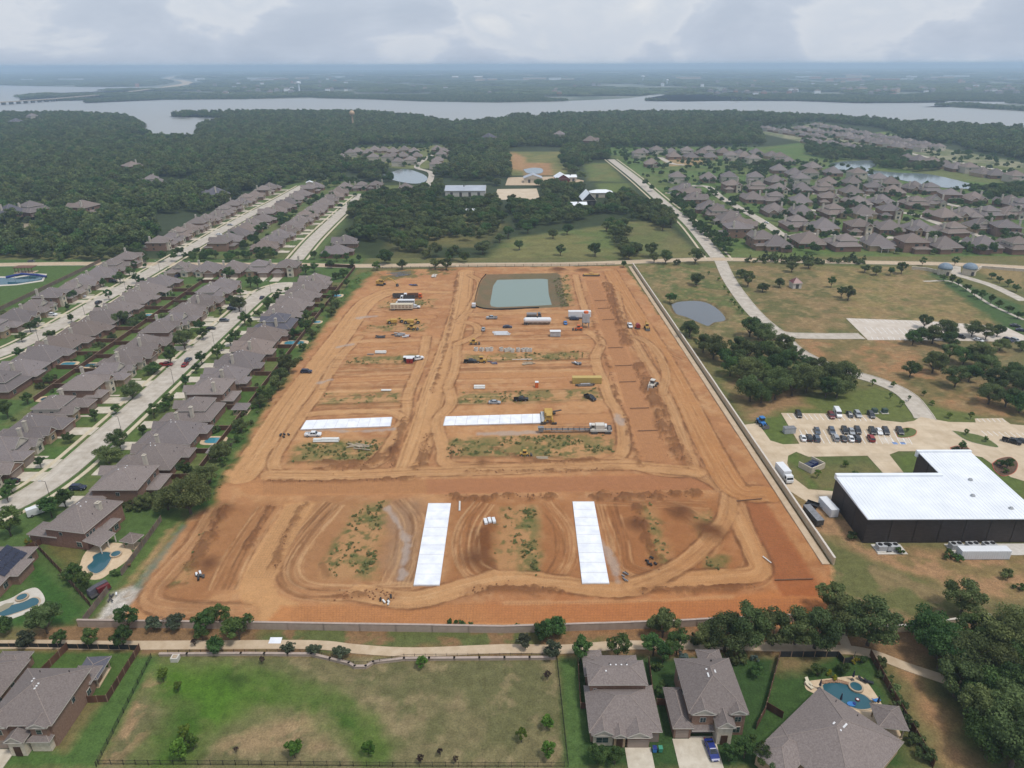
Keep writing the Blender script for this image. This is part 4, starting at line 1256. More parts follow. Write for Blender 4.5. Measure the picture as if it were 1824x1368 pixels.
def place_house(kit, loc, rz, label, cat='house', group=None, mirror=False, name='brick_house', roof=None):
    r = root(name, loc, rz, label, cat, group)
    if mirror:
        r.scale = (-1, 1, 1)
    for nm, me, l, z, ch in kit:
        p = put(nm, me, r, l, z)
        if roof and nm == 'roof':
            p.material_slots[0].link = 'OBJECT'
            p.material_slots[0].material = roof
        for n2, m2, l2, z2 in ch:
            put(n2, m2, p, l2, z2)
    return r

# --- suburban kinds: front at y = 0 looking along -y, 15 m wide, 19-20 m deep
def kinds(hi):
    K = []
    K.append(house_kit([(-7.3, 7.3, 3.2, 17.5, 0, 3.0, 'hip', 0.66, 0), (-7.3, -0.8, 0, 6, 0, 2.9, 'gy', 0.62, 0), (1.2, 4.8, 1.2, 6, 0, 3.4, 'gy', 0.8, 2), (0.5, 6.5, 16, 20, 0, 2.8, 'hip', 0.5, 0)],
        [('F', 3, 0.9, 1.6, 1.4, 1.2), ('F', 6.2, 0.9, 1.3, 1.5, 3.2), ('R', 8, 1, 1.2, 1.4, 7.3), ('R', 12, 1, 1.2, 1.4, 7.3), ('B', -4, 0.8, 1.8, 1.6, 17.5), ('B', -1.2, 0.8, 1.3, 1.6, 17.5)],
        [(-4, 4.9, 0)], [(0.2, 1.1, 3.2)], [(5.4, 10.5, 8.2, 1.1)], 3, M_BRICK1, seed=1, hi=hi))
    K.append(house_kit([(-7.3, 7.3, 3.5, 18.5, 0, 3.0, 'hip', 0.62, 0), (-4.2, 6.2, 6.2, 15.8, 2.5, 5.7, 'hip', 0.55, 1), (-7.3, -1.2, 0.4, 7, 0, 2.9, 'hip', 0.6, 0), (2.4, 6.6, 1.5, 7, 0, 3.6, 'gy', 0.8, 3)],
        [('F', 4.5, 0.9, 1.7, 1.5, 1.5), ('F', 0, 3.6, 1.3, 1.2, 6.2), ('R', 9, 3.5, 1.4, 1.2, 6.2), ('R', 13, 3.5, 1.4, 1.2, 6.2), ('B', 1, 3.4, 2.0, 1.3, 15.8), ('B', -4, 0.8, 1.8, 1.6, 18.5), ('L', 11, 3.5, 1.2, 1.2, -4.2)],
        [(-4.2, 4.9, 0.4)], [(0.8, 1.1, 3.5)], [(-6.0, 12, 8.0, 1.1)], 3, M_BRICK2, seed=2, hi=hi))
    K.append(house_kit([(-6.8, 6.8, 2.5, 16, 0, 5.7, 'hip', 0.52, 0), (-7.4, -1.2, 0, 6, 0, 2.9, 'hip', 0.55, 0), (1.5, 5.2, 0.8, 5, 0, 5.9, 'gy', 0.8, 2), (-2, 6.6, 15.5, 19.5, 0, 2.7, 'hip', 0.35, 0)],
        [('F', 3.4, 0.9, 1.5, 1.5, 0.8), ('F', 3.4, 3.6, 1.5, 1.3, 0.8), ('F', -2.5, 3.7, 1.5, 1.2, 2.5), ('R', 6, 3.6, 1.2, 1.2, 6.8), ('R', 11, 3.6, 1.2, 1.2, 6.8), ('R', 11, 0.9, 1.2, 1.3, 6.8), ('B', 0, 3.5, 2, 1.3, 16), ('B', 4, 3.5, 1.4, 1.3, 16), ('L', 10, 3.6, 1.2, 1.2, -6.8)],
        [(-4.2, 4.9, 0)], [(0.3, 1.1, 2.5)], [(6.0, 13, 10.0, 1.0)], 3, M_BRICK1, seed=3, hi=hi))
    K.append(house_kit([(-7.4, 7.4, 2.8, 18, 0, 3.0, 'hip', 0.7, 0), (-1.0, 6.9, 0, 7, 0, 3.0, 'hip', 0.66, 0), (-6.5, -2.4, 1.4, 7, 0, 3.5, 'gy', 0.85, 3), (-6.5, -1, 16.5, 20.5, 0, 2.8, 'hip', 0.5, 0)],
        [('F', -4.5, 0.9, 1.7, 1.5, 1.4), ('L', 7, 1, 1.3, 1.4, -7.4), ('L', 12, 1, 1.3, 1.4, -7.4), ('R', 10, 1, 1.3, 1.4, 7.4), ('R', 14, 1, 1.3, 1.4, 7.4), ('B', 3, 0.8, 2.0, 1.6, 18)],
        [(3, 4.9, 0)], [(-1.7, 1.1, 2.8)], [(-5.6, 9, 8.4, 1.0)], 4, M_BRICK2, seed=4, hi=hi))
    K.append(house_kit([(-7.2, 7.2, 3, 17, 0, 3.0, 'hip', 0.66, 0), (-6.8, -1, 0.2, 7, 0, 3.0, 'hip', 0.6, 0), (-3.0, 3.4, 4.5, 10, 3.0, 5.2, 'gy', 0.7, 1), (2.2, 6.0, 1.4, 6, 0, 3.2, 'gy', 0.8, 2)],
        [('F', 0, 3.7, 1.5, 1.1, 4.5), ('F', 4.1, 0.9, 1.6, 1.5, 1.4), ('R', 8, 1, 1.3, 1.4, 7.2), ('R', 13, 1, 1.3, 1.4, 7.2), ('B', 0, 0.8, 2.2, 1.7, 17), ('L', 11, 1, 1.3, 1.4, -7.2)],
        [(-3.9, 4.9, 0.2)], [(0.6, 1.1, 3)], [(5.8, 8, 8.0, 1.0)], 3, M_BRICK3, seed=5, hi=hi,
        lean=[(-5.5, 2.5, 16.5, 21, 2.5, 3.4, 0)], posts=[(-5.2, 20.7, 2.4), (-1.5, 20.7, 2.4), (2.2, 20.7, 2.4)]))
    return K
KH = kinds(True)
KL = kinds(False)
# far ones: walls and hipped roofs only
KF = [house_kit([(-7, 7, 2.5, 17, 0, 3.0, 'hip', 0.68, 0), (-6.8, -1, 0, 6, 0, 3.0, 'hip', 0.62, 0)], [('F', 3, 0.9, 2.0, 1.6, 2.5), ('B', -2, 0.8, 2.2, 1.7, 17), ('B', 3.5, 0.8, 1.6, 1.6, 17)], [(-4, 4.9, 0)], seed=6, hi=False, brick=M_BRICK3),
      house_kit([(-6.6, 6.6, 2, 15, 0, 5.6, 'hip', 0.6, 0), (-7, -1, 0, 6, 0, 3.0, 'hip', 0.6, 0)], [('F', 3, 3.5, 2.0, 1.4, 2.0), ('B', -2, 3.5, 1.8, 1.4, 15), ('B', 3, 0.8, 2.2, 1.6, 15)], [(-4, 4.9, 0)], seed=7, hi=False, brick=M_SIDING),
      house_kit([(-7, 7, 1, 16, 0, 3.0, 'hip', 0.72, 0), (0.5, 6.6, -1.5, 6, 0, 3.2, 'gy', 0.75, 2)], [('F', -3, 0.9, 2.0, 1.6, 1), ('B', 0, 0.8, 2.6, 1.7, 16)], [(3.5, 4.9, -1.5)], seed=8, hi=False, brick=M_BRICK1)]
ORD = ['first', 'second', 'third', 'fourth', 'fifth', 'sixth', 'seventh', 'eighth', 'ninth', 'tenth', 'eleventh', 'twelfth', 'thirteenth', 'fourteenth', 'fifteenth', 'sixteenth', 'seventeenth', 'eighteenth', 'nineteenth', 'twentieth',
       'twenty-first', 'twenty-second', 'twenty-third', 'twenty-fourth', 'twenty-fifth', 'twenty-sixth', 'twenty-seventh', 'twenty-eighth', 'twenty-ninth', 'thirtieth']
M_DRIVE = M_CONC2
drive_me = MB().box(-2.8, 2.8, -9.0, 0.0, 0.0, 0.17).mesh('driveway', M_DRIVE)
path_me = MB().box(-0.6, 0.6, -6.0, 0.0, 0.0, 0.15).mesh('front_path', M_DRIVE)
kadr = {0: -4.0, 1: -4.2, 2: -4.2, 3: 3.0, 4: -3.9}
PATH_X = {0: 0.2, 1: 0.8, 2: 0.3, 3: -1.7, 4: 0.6}
HOUSES = []
def row(Xf, Ys, face, label, group, kit_seq, hi=True, drive=8.0, roofs=None, lawn=True, z=0.05):
    """a street row parallel to Y: fronts at Xf, looking to face (-1 left, +1 right)"""
    rz = -math.pi / 2 if face < 0 else math.pi / 2
    for i, y in enumerate(Ys):
        k = kit_seq[i % len(kit_seq)]
        mir = (i * 7 + 3) % 3 == 0
        dx = RND.uniform(-0.8, 0.8)
        rf = (roofs or {}).get(i) or [M_ROOF, M_ROOF2, M_ROOF, M_ROOF4][(i * 5 + k) % 4]
        h = place_house((KH if hi else KL)[k], (Xf + dx, y, z), rz, label.format(n=ORD[i]), 'house', group, mir, roof=rf)
        HOUSES.append((Xf + dx, y, rz))
        a = kadr[k] * (-1 if mir else 1)
        d = put('driveway', drive_me, None, (Xf + dx + face * 0.02 + (-a * 0), y, 0), rz)
        # the drive lies in front of the garage
        off = Vector((a, 0, 0))
        off.rotate(Matrix.Rotation(rz, 3, 'Z'))
        d.location = Vector((Xf + dx, y, 0)) + off
        d.scale = (1, drive / 9.0, 1)
        d['kind'] = 'structure'
        a2 = PATH_X[k] * (-1 if mir else 1)
        off = Vector((a2, 3, 0)); off.rotate(Matrix.Rotation(rz, 3, 'Z'))
        q = put('front_path', path_me, None, Vector((Xf + dx, y, 0)) + off, rz)
        q['kind'] = 'structure'
        if lawn:
            c = RND.choice([S(84, 112, 54), S(96, 116, 62), S(78, 104, 50), S(108, 116, 68), S(90, 112, 58), S(116, 114, 72)])
            b0, b1 = Xf - face * 17, Xf - face * 29
            LAWNS.append(([(min(b0, b1), y - 8), (max(b0, b1), y - 8), (max(b0, b1), y + 8), (min(b0, b1), y + 8)], c))
            c = RND.choice([S(86, 112, 56), S(96, 114, 60), S(104, 114, 64)])
            f0, f1 = Xf, Xf + face * 9
            LAWNS.append(([(min(f0, f1), y - 8), (max(f0, f1), y - 8), (max(f0, f1), y + 8), (min(f0, f1), y + 8)], c))
Y1 = [186, 202.5, 219, 236, 253, 269, 285, 301, 317, 334, 348, 363, 379, 395, 411]
row(-127.5, Y1, -1, '{n} brick house from the near end of the row backing onto the site', 'brick houses along the left side of the site', [2, 3, 3, 1, 2, 0, 3, 0, 3, 1, 4, 3, 0, 3, 0], roofs={9: M_ROOF3}, drive=8.5)
Y2 = [192, 208, 224, 240, 257, 273, 289, 306, 322, 339, 354, 370, 386, 402]
row(-159, Y2, 1, '{n} brick house from the near end along the left side of the nearest street', 'brick houses facing the site across the nearest street', [0, 4, 3, 1, 2, 4, 0, 3, 2, 4, 0, 3, 1, 0], drive=9)
Y3 = [262, 277, 293, 309, 326, 343, 359, 376, 393, 409]
row(-217.5, Y3, -1, '{n} brick house from the near end of the row behind the long brown fence', 'brick houses on the near side of the second street', [1, 0, 3, 0, 3, 3, 0, 3, 4, 0], drive=9)
Y4 = [330, 346, 361, 378, 394, 411, 428, 444, 461]
row(-243.5, Y4, 1, '{n} brick house from the near end of the row farthest left', 'brick houses on the far side of the second street', [1, 0, 4, 2, 4, 0, 3, 1, 2], drive=8)
# backs of the yards: long fences, and short ones between lots
fence([(-101.5, 196), (-101.5, 300), (-101.5, 420), (-101.5, 452), (-122, 456)], 'long brown board fence between the left houses and the site', 2.0)
fence([(-187.5, 252), (-187.5, 340), (-187.5, 419), (-172, 419)], 'long brown board fence between back-to-back yards on the left', 2.0)
fence([(-276, 320), (-276, 400), (-276, 470)], 'dark board fence behind the farthest left row', 2.0, M_FENCE2)
for i in range(len(Y1) - 1):
    y = (Y1[i] + Y1[i + 1]) / 2
    fence([(-109, y), (-101.6, y)], 'short brown fence between the %s and %s yards beside the site' % (ORD[i], ORD[i + 1]), group='short fences between yards beside the site')
for i in range(4, len(Y2) - 1):
    y = (Y2[i] + Y2[i + 1]) / 2
    fence([(-177.5, y), (-187.3, y)], 'short brown fence behind the %s house of the nearest street' % ORD[i], group='short fences behind the nearest street')
for i in range(len(Y3) - 1):
    y = (Y3[i] + Y3[i + 1]) / 2
    fence([(-198, y), (-187.7, y)], 'short brown fence behind the %s house of the long fenced row' % ORD[i], group='short fences behind the long fenced row')
# houses across the turning circle
for i, (px, k) in enumerate(((320, 4), (366, 0), (412, 3), (460, 1), (510, 2))):
    c = G(px, 492)
    place_house(KH[k], (c.x, 430, 0.05), 0, '%s house from the left in the row facing the turning circle' % ORD[i].capitalize(), 'house', 'houses facing the turning circle', i % 2 == 1, roof=[M_ROOF, M_ROOF2][i % 2])
    d = put('driveway', drive_me, None, (c.x + kadr[k] * (-1 if i % 2 else 1), 430, 0)); d['kind'] = 'structure'
# rows beyond the cross road
row(-243.5, [508, 525, 542, 560, 577, 596, 616, 636, 656, 676, 696, 718, 742, 768], 1, '{n} house from the cross road in the row against the woods', 'houses against the woods beyond the cross road', [2, 4, 1, 0, 2, 3, 4, 1], hi=False, drive=8, lawn=False, z=-0.05)
row(-218, [506, 524, 542, 560, 578, 597, 617, 637, 657, 678, 700, 724, 750, 775], -1, '{n} house from the cross road in the middle row on the left', 'houses in the middle row beyond the cross road', [2, 0, 3, 0, 4, 3], hi=False, drive=8, lawn=False, z=-0.05)
row(-165, [500, 517, 535, 553, 572, 591, 610, 630, 650, 672, 694, 716, 738], 1, '{n} house from the cross road in the row beside the tree belt', 'houses beside the tree belt beyond the cross road', [3, 0, 3, 4, 0, 3, 1], hi=False, drive=8, lawn=False, z=-0.05)
def one(px, py, kit, rz, label, group=None, roof=None, s=1.0, z=-0.05, mir=False):
    c = G(px, py, 3.0)
    off = Vector((0, -9 * s, 0)); off.rotate(Matrix.Rotation(rz, 3, 'Z'))
    h = place_house(kit, (c.x + off.x, c.y + off.y, z), rz, label, 'house', group, mir, roof=roof)
    h.scale = (-s if mir else s, s, s)
    HOUSES.append((c.x, c.y, rz))
    return h
one(612, 430, KL[0], -math.pi / 2, 'upper of two lone houses at the corner of the tree belt', roof=M_ROOF2)
one(598, 448, KL[3], -math.pi / 2, 'lower of two lone houses at the corner of the tree belt', roof=M_ROOF2)
for i, (px, py) in enumerate([(614, 333), (642, 333), (670, 333), (722, 335)]):
    one(px, py, KL[i % 4], math.pi * 0.0, '%s house from the left in the short row below the small pond' % ORD[i], 'houses below the small pond')
far_l = [(609, 281), (624, 275), (636, 270), (667, 267), (683, 268), (700, 270), (720, 267), (737, 270), (664, 283), (689, 283), (717, 278), (708, 291), (730, 288), (742, 278), (778, 266), (790, 270), (785, 278), (779, 286), (775, 296), (655, 272), (700, 278)]
for i, (px, py) in enumerate(sorted(far_l)):
    one(px, py, KF[i % 3], [0, math.pi / 2, math.pi][i % 3], '%s house from the left in the small far cluster above the pond' % ORD[i], 'houses of the far cluster', s=1.1)
far_r = {
 'top right-hand row under the woods': [(1145, 272), (1137, 277), (1160, 292), (1169, 271), (1195, 272), (1200, 279), (1223, 272), (1230, 280), (1250, 274), (1266, 280), (1288, 272), (1301, 281), (1316, 275), (1326, 279), (1346, 273), (1341, 287), (1261, 271)],
 'row along the road to the right': [(1205, 320), (1218, 338), (1230, 349), (1241, 354), (1266, 371), (1281, 381), (1301, 391), (1319, 400), (1312, 413)],
 'right-hand row inside the slanting street': [(1261, 318), (1298, 320), (1344, 320), (1303, 335), (1346, 335), (1339, 353)],
 'nearest right-hand row': [(1356, 431), (1379, 434), (1437, 429), (1498, 434), (1561, 434), (1621, 437), (1677, 437), (1747, 437), (1808, 439)],
 'second right-hand row': [(1417, 401), (1467, 404), (1528, 409), (1581, 406), (1636, 409), (1689, 411), (1745, 404), (1788, 411)],
 'third right-hand row': [(1379, 376), (1427, 379), (1483, 379), (1535, 379), (1583, 381), (1677, 384), (1720, 384), (1752, 381), (1798, 381)],
 'fourth right-hand row': [(1379, 356), (1425, 358), (1475, 358), (1525, 361), (1571, 361), (1626, 363), (1662, 361), (1690, 352), (1735, 355), (1795, 361), (1820, 368)],
 'fifth right-hand row': [(1387, 338), (1427, 337), (1467, 338), (1515, 342), (1556, 339), (1588, 341), (1629, 336), (1650, 338)],
 'sixth right-hand row before the winding pond': [(1379, 323), (1425, 323), (1475, 326), (1518, 326), (1563, 323), (1585, 326)],
 'right-hand row nearest the winding pond': [(1442, 313), (1414, 310), (1387, 303), (1447, 298), (1483, 308), (1525, 313), (1402, 288), (1374, 278), (1388, 283)],
 'row beyond the winding pond': [(1616, 283), (1636, 286), (1659, 292), (1682, 295), (1702, 300), (1725, 303), (1750, 309), (1773, 312), (1805, 318)],
}
for g, pts in far_r.items():
    for i, (px, py) in enumerate(sorted(pts)):
        near_ = py > 330
        kit = KL[(i * 3 + len(g)) % 5] if near_ else KF[(i * 2 + len(g)) % 3]
        rz = [0, math.pi, 0.0, math.pi][i % 4] + RND.uniform(-0.2, 0.2) if 'along' not in g else math.pi / 2
        if g.startswith('nearest'):
            rz = math.pi + RND.uniform(-0.05, 0.05)
        one(px, py, kit, rz, '%s house from the left, %s' % (ORD[i], g), g, roof=[M_ROOF, M_ROOF2, M_ROOF4][i % 3], s=1.24 if near_ else 1.25, mir=i % 2 == 1)
def nth(i):
    return ORD[i] if i < len(ORD) else '%dth' % (i + 1)
for rn, (ax, ay, bx, by, n) in zip(('upper', 'second', 'left', 'lower', 'short inner'), ((1452, 223, 1672, 264, 26), (1422, 229, 1602, 262, 22), (1358, 229, 1462, 245, 12), (1438, 251, 1530, 265, 10), (1500, 240, 1640, 266, 14))):
    for k in range(n):
        px, py = ax + (bx - ax) * k / (n - 1), ay + (by - ay) * k / (n - 1) + RND.uniform(-0.4, 0.4)
        one(px, py, KF[k % 3], [0.4, 0.4 + math.pi][k % 2], '%s dark-roofed house from the left in the %s row of the far estate' % (nth(k), rn), 'houses of the far estate near the lake', roof=[M_ROOF2, M_ROOF][k % 2], s=1.05)
for i, (px, py, lb) in enumerate(((20, 385, 'grey-roofed house among trees at the left edge'), (60, 382, 'pale house with drive in the woods at left'), (152, 382, 'slate-roofed house alone in the woods at left'), (382, 352, 'large slate-roofed house behind the wooded row'), (268, 330, 'white-roofed house deep in the left woods'),
                                  (238, 306, 'pink-roofed house deep in the left woods'), (870, 252, 'small grey house in the far central woods'), (995, 250, 'white-gabled house in the far central woods'), (1050, 258, 'brown house in the far central woods'), (30, 222, 'lone roof in the woods by the left lake shore'), (60, 214, 'second lone roof in the woods by the left lake shore'))):
    h = one(px, py, (KL if py > 300 else KF)[i % 3], RND.uniform(0, 6), lb, roof=[M_ROOF3, M_ROOF2, M_ROOF4][i % 3], s=1.3, z=3.0 if py > 300 else 6.0)
# ------------------------------------------------------------------ vehicles and machines
def paint(name, c, rough=0.35):
    return surf('paint_' + name, c, tuple(v * 1.06 for v in c), 1.0, rough, spec=0.5)
PAINT = {'white': paint('white', S(236, 238, 240)), 'black': paint('black', S(26, 27, 30)), 'grey': paint('grey', S(92, 96, 102)), 'silver': paint('silver', S(168, 172, 176)), 'red': paint('red', S(150, 36, 36)),
         'maroon': paint('maroon', S(112, 38, 40)), 'blue': paint('blue', S(34, 52, 128)), 'navy': paint('navy', S(40, 46, 74)), 'slate': paint('slate', S(84, 96, 112)), 'charcoal': paint('charcoal', S(52, 54, 60)),
         'yellow': paint('yellow', S(214, 164, 56), 0.5), 'orange': paint('orange', S(228, 108, 40), 0.5), 'cream': paint('cream', S(218, 206, 180), 0.6), 'green': paint('green', S(66, 150, 120), 0.6), 'tan': paint('tan', S(198, 172, 100), 0.6), 'sky': paint('sky', S(60, 128, 196), 0.5), 'brown': paint('brown', S(110, 74, 52), 0.7)}
M_TYRE = surf('tyre', S(30, 29, 28), S(40, 38, 36), 3.0, 0.9)
M_RIM = surf('rim', S(150, 152, 154), S(170, 172, 174), 3.0, 0.4, metal=0.4)
M_CGLASS = surf('car_glass', S(26, 32, 38), S(46, 54, 62), 0.6, 0.08, spec=0.8)
M_LAMP = surf('lamp_glass', S(228, 228, 222), S(244, 244, 240), 1.0, 0.2)
M_TAIL = surf('tail_lamp', S(150, 24, 24), S(170, 34, 30), 1.0, 0.3)
M_STEEL = surf('steel', S(134, 134, 136), S(160, 160, 162), 1.5, 0.5, metal=0.3)
M_DSTEEL = surf('dark_steel', S(72, 70, 70), S(92, 90, 88), 1.5, 0.6)
M_GALV = surf('galvanised', S(176, 178, 180), S(200, 202, 204), 0.8, 0.5)
M_MACH = surf('machine_yellow', S(192, 152, 72), S(210, 172, 92), 0.8, 0.6)
M_MACHW = surf('machine_white', S(214, 208, 196), S(228, 222, 212), 0.8, 0.6)

def wheel_me(r, w):
    mb = MB()
    mb.tube((-w / 2, 0, r), (w / 2, 0, r), r, n=14, m=0)
    mb.tube((-w / 2 - 0.012, 0, r), (w / 2 + 0.012, 0, r), r * 0.58, n=10, m=1)
    return mb.mesh('wheel', [M_TYRE, M_RIM])
WH = {}
def wheel(r, w):
    if (r, w) not in WH:
        WH[(r, w)] = wheel_me(r, w)
    return WH[(r, w)]

def loft(mb, secs, m=0, caps=True):
    """secs: list of rings of equal length"""
    n = len(secs[0])
    b = len(mb.v)
    for s_ in secs:
        mb.v += [tuple(p) for p in s_]
    for k in range(len(secs) - 1):
        for i in range(n):
            j = (i + 1) % n
            mb.f.append((b + k * n + i, b + k * n + j, b + (k + 1) * n + j, b + (k + 1) * n + i)); mb.m.append(m)
    if caps:
        mb.f.append(tuple(b + n - 1 - i for i in range(n))); mb.m.append(m)
        mb.f.append(tuple(b + (len(secs) - 1) * n + i for i in range(n))); mb.m.append(m)

def car_kit(kind):
    P = []
    b, g = MB(), MB()
    if kind == 'sedan':
        L, W, wb, r = 4.7, 1.82, 1.4, 0.33
        secs = [(-2.35, 0.30, 0.62, .72), (-2.1, 0.24, 0.74, .88), (-1.15, 0.22, 0.90, .91), (0.3, 0.22, 0.94, .92), (1.6, 0.24, 0.97, .91), (2.15, 0.28, 0.94, .86), (2.36, 0.36, 0.80, .74)]
        cab = [(-1.25, 0.90, .82), (-0.45, 1.42, .62), (0.85, 1.44, .62), (1.75, 0.97, .78)]
    elif kind == 'suv':
        L, W, wb, r = 4.8, 1.95, 1.45, 0.38
        secs = [(-2.4, 0.36, 0.80, .80), (-2.2, 0.30, 0.98, .94), (-1.2, 0.28, 1.08, .97), (0.3, 0.28, 1.10, .97), (1.9, 0.30, 1.10, .97), (2.38, 0.36, 1.06, .92)]
        cab = [(-1.2, 1.08, .88), (-0.55, 1.68, .70), (1.85, 1.70, .70), (2.3, 1.1, .86)]
    elif kind == 'pickup':
        L, W, wb, r = 5.8, 2.0, 1.8, 0.42
        secs = [(-2.9, 0.45, 0.95, .86), (-2.7, 0.40, 1.12, .98), (-1.6, 0.38, 1.18, 1.0), (-0.2, 0.38, 1.2, 1.0), (0.95, 0.38, 1.2, 1.0)]
        cab = [(-1.6, 1.18, .92), (-0.9, 1.82, .74), (0.55, 1.84, .74), (0.92, 1.2, .90)]
    else:   # van
        L, W, wb, r = 5.9, 2.0, 1.85, 0.36
        secs = [(-2.95, 0.40, 0.95, .84), (-2.6, 0.34, 1.25, .96), (-1.9, 0.32, 1.45, .99), (-1.2, 0.32, 2.30, .98), (0.4, 0.32, 2.5, .97), (2.8, 0.32, 2.5, .97), (2.95, 0.4, 2.4, .94)]
        cab = [(-1.98, 1.46, .90), (-1.34, 2.2, .86), (-1.2, 2.2, .86), (-1.15, 1.46, .90)]
    rings = []
    for y, z0, z1, w in secs:
        zm = z0 + (z1 - z0) * 0.55
        rings.append([(-w * .93, y, z0), (w * .93, y, z0), (w, y, zm), (w * .94, y, z1), (-w * .94, y, z1), (-w, y, zm)])
    loft(b, rings)
    rings = []
    for y, z, w in cab:
        zb = secs[2][2] - 0.05
        rings.append([(-w - 0.05 * 0, y, zb if z < zb + 0.1 else zb), (w, y, zb), (w if z < zb + .2 else w, y, z), (-w, y, z)])
    if kind == 'van':
        g.box(-.85, .85, -1.95, -1.25, 1.5, 2.12)
        g.box(-1.0, 1.0, -1.15, -0.2, 1.5, 2.1)
    else:
        # greenhouse: glass frustum, painted roof and pillars
        (y0, z0, w0), (y1, z1, w1), (y2, z2, w2), (y3, z3, w3) = cab
        lo = [(-w0, y0, z0 - .04), (w0, y0, z0 - .04), (w3, y3, z3 - .04), (-w3, y3, z3 - .04)]
        hi_ = [(-w1, y1, z1), (w1, y1, z1), (w2, y2, z2), (-w2, y2, z2)]
        loft(g, [lo, hi_])
        lo2 = [(-w1 - .03, y1 - .06, z1 - .03), (w1 + .03, y1 - .06, z1 - .03), (w2 + .03, y2 + .06, z2 - .03), (-w2 - .03, y2 + .06, z2 - .03)]
        hi2 = [(-w1 + .06, y1 + .1, z1 + .05), (w1 - .06, y1 + .1, z1 + .05), (w2 - .06, y2 - .1, z2 + .05), (-w2 + .06, y2 - .1, z2 + .05)]
        loft(b, [lo2, hi2])
        for sx in (-1, 1):
            b.tube((sx * w0, y0, z0 - .02), (sx * w1, y1, z1), .05, n=4)
            b.tube((sx * w3, y3, z3 - .02), (sx * w2, y2, z2), .06, n=4)
            ym = (y1 + y2) / 2 + .1
            b.tube((sx * (w0 + .0), ym, z0 - .02), (sx * (w1 + .01), ym, z1), .05, n=4)
    P.append(('body', b.mesh('body', [PAINT['white']]), (0, 0, 0)))
    P.append(('windows', g.mesh('windows', [M_CGLASS]), (0, 0, 0)))
    if kind == 'pickup':
        bed = MB()
        for a in ((-1.0, -.92, .97, 2.9, .5, 1.2), (.92, 1.0, .97, 2.9, .5, 1.2), (-1.0, 1.0, 2.82, 2.9, .5, 1.2), (-.92, .92, .97, 2.82, .5, .66)):
            bed.box(*a)
        P.append(('truck_bed', bed.mesh('truck_bed', [PAINT['white']]), (0, 0, 0)))
    wm = wheel(r, 0.24)
    for sx in (-1, 1):
        for sy in (-1, 1):
            P.append(('wheel', wm, (sx * (W / 2 - .1), sy * wb, 0)))
    hl = MB().box(-.16, .16, -.05, .05, -.08, .08).mesh('headlight', [M_LAMP])
    tl = MB().box(-.13, .13, -.04, .04, -.1, .1).mesh('tail_light', [M_TAIL])
    yf, yb = secs[0][0], {'pickup': 2.9}.get(kind, secs[-1][0])
    for sx in (-1, 1):
        P.append(('headlight', hl, (sx * W * .33, yf + .01, secs[0][2] - .1)))
        P.append(('tail_light', tl, (sx * W * .38, yb, 0.86 if kind != 'van' else 1.1)))
    return P
CARK = {k: car_kit(k) for k in ('sedan', 'suv', 'pickup', 'van')}
def car(kind, col, px, py, rz, label, group=None, cat=None, z=0.0, s=1.0):
    c = G(px, py) if not isinstance(px, tuple) else Vector((*px, 0))
    nm = {'sedan': 'car', 'suv': 'car', 'pickup': 'pickup_truck', 'van': 'van'}[kind]
    r = root(nm, (c.x, c.y, z), rz, label, cat or {'sedan': 'car', 'suv': 'car', 'pickup': 'pickup', 'van': 'van'}[kind], group)
    if s != 1:
        r.scale = (s, s, s)
    for n, me, l in CARK[kind]:
        o = put(n, me, r, l)
        if n in ('body', 'truck_bed'):
            o.material_slots[0].link = 'OBJECT'
            o.material_slots[0].material = PAINT[col]
    return r
PI = math.pi
E_, W_, N_, S_ = PI / 2, -PI / 2, PI, 0.0     # heading of the nose
# lower car park, row by row
cp1 = [('suv', 'black', 1422, 741), ('suv', 'maroon', 1480, 743), ('van', 'white', 1491, 740), ('sedan', 'charcoal', 1513, 741), ('suv', 'silver', 1527, 741), ('suv', 'charcoal', 1551, 742)]
lb1 = ['black car alone at the left end of the upper parking row', 'dark red car next to the white van', 'white high-roofed van in the upper parking row', 'dark saloon right of the white van', 'silver car in the upper parking row', 'charcoal car at the right end of the upper parking row']
for (k, c, x, y), l in zip(cp1, lb1):
    car(k, c, x, y, -0.14, l, 'cars in the lower car park', z=0.13)
cp2 = [('sedan', 'slate', 1455, 770), ('suv', 'slate', 1481, 771), ('suv', 'black', 1504, 770), ('sedan', 'silver', 1516, 771), ('suv', 'charcoal', 1527, 770), ('suv', 'black', 1553, 771), ('sedan', 'white', 1565, 771), ('suv', 'charcoal', 1577, 771), ('suv', 'charcoal', 1602, 771)]
for i, (k, c, x, y) in enumerate(cp2):
    car(k, c, x, y, -0.2, '%s car from the left in the middle parking row, %s' % (ORD[i], c), 'cars in the lower car park', z=0.13)
cp3 = [('sedan', 'white', 1430, 783), ('suv', 'charcoal', 1441, 783), ('suv', 'slate', 1454, 784), ('suv', 'silver', 1488, 783), ('sedan', 'charcoal', 1502, 784), ('sedan', 'white', 1515, 784), ('suv', 'charcoal', 1526, 784), ('suv', 'red', 1551, 784)]
for i, (k, c, x, y) in enumerate(cp3):
    car(k, c, x, y, PI - 0.2, '%s car from the left in the front parking row, %s' % (ORD[i], c), 'cars in the lower car park', z=0.13)
car('pickup', 'black', 1801, 789, 0.9, 'black pickup parked at the right edge lot', z=0.13)
car('sedan', 'charcoal', 1822, 789, 0.9, 'dark car cut off by the right edge of the lot', z=0.13)
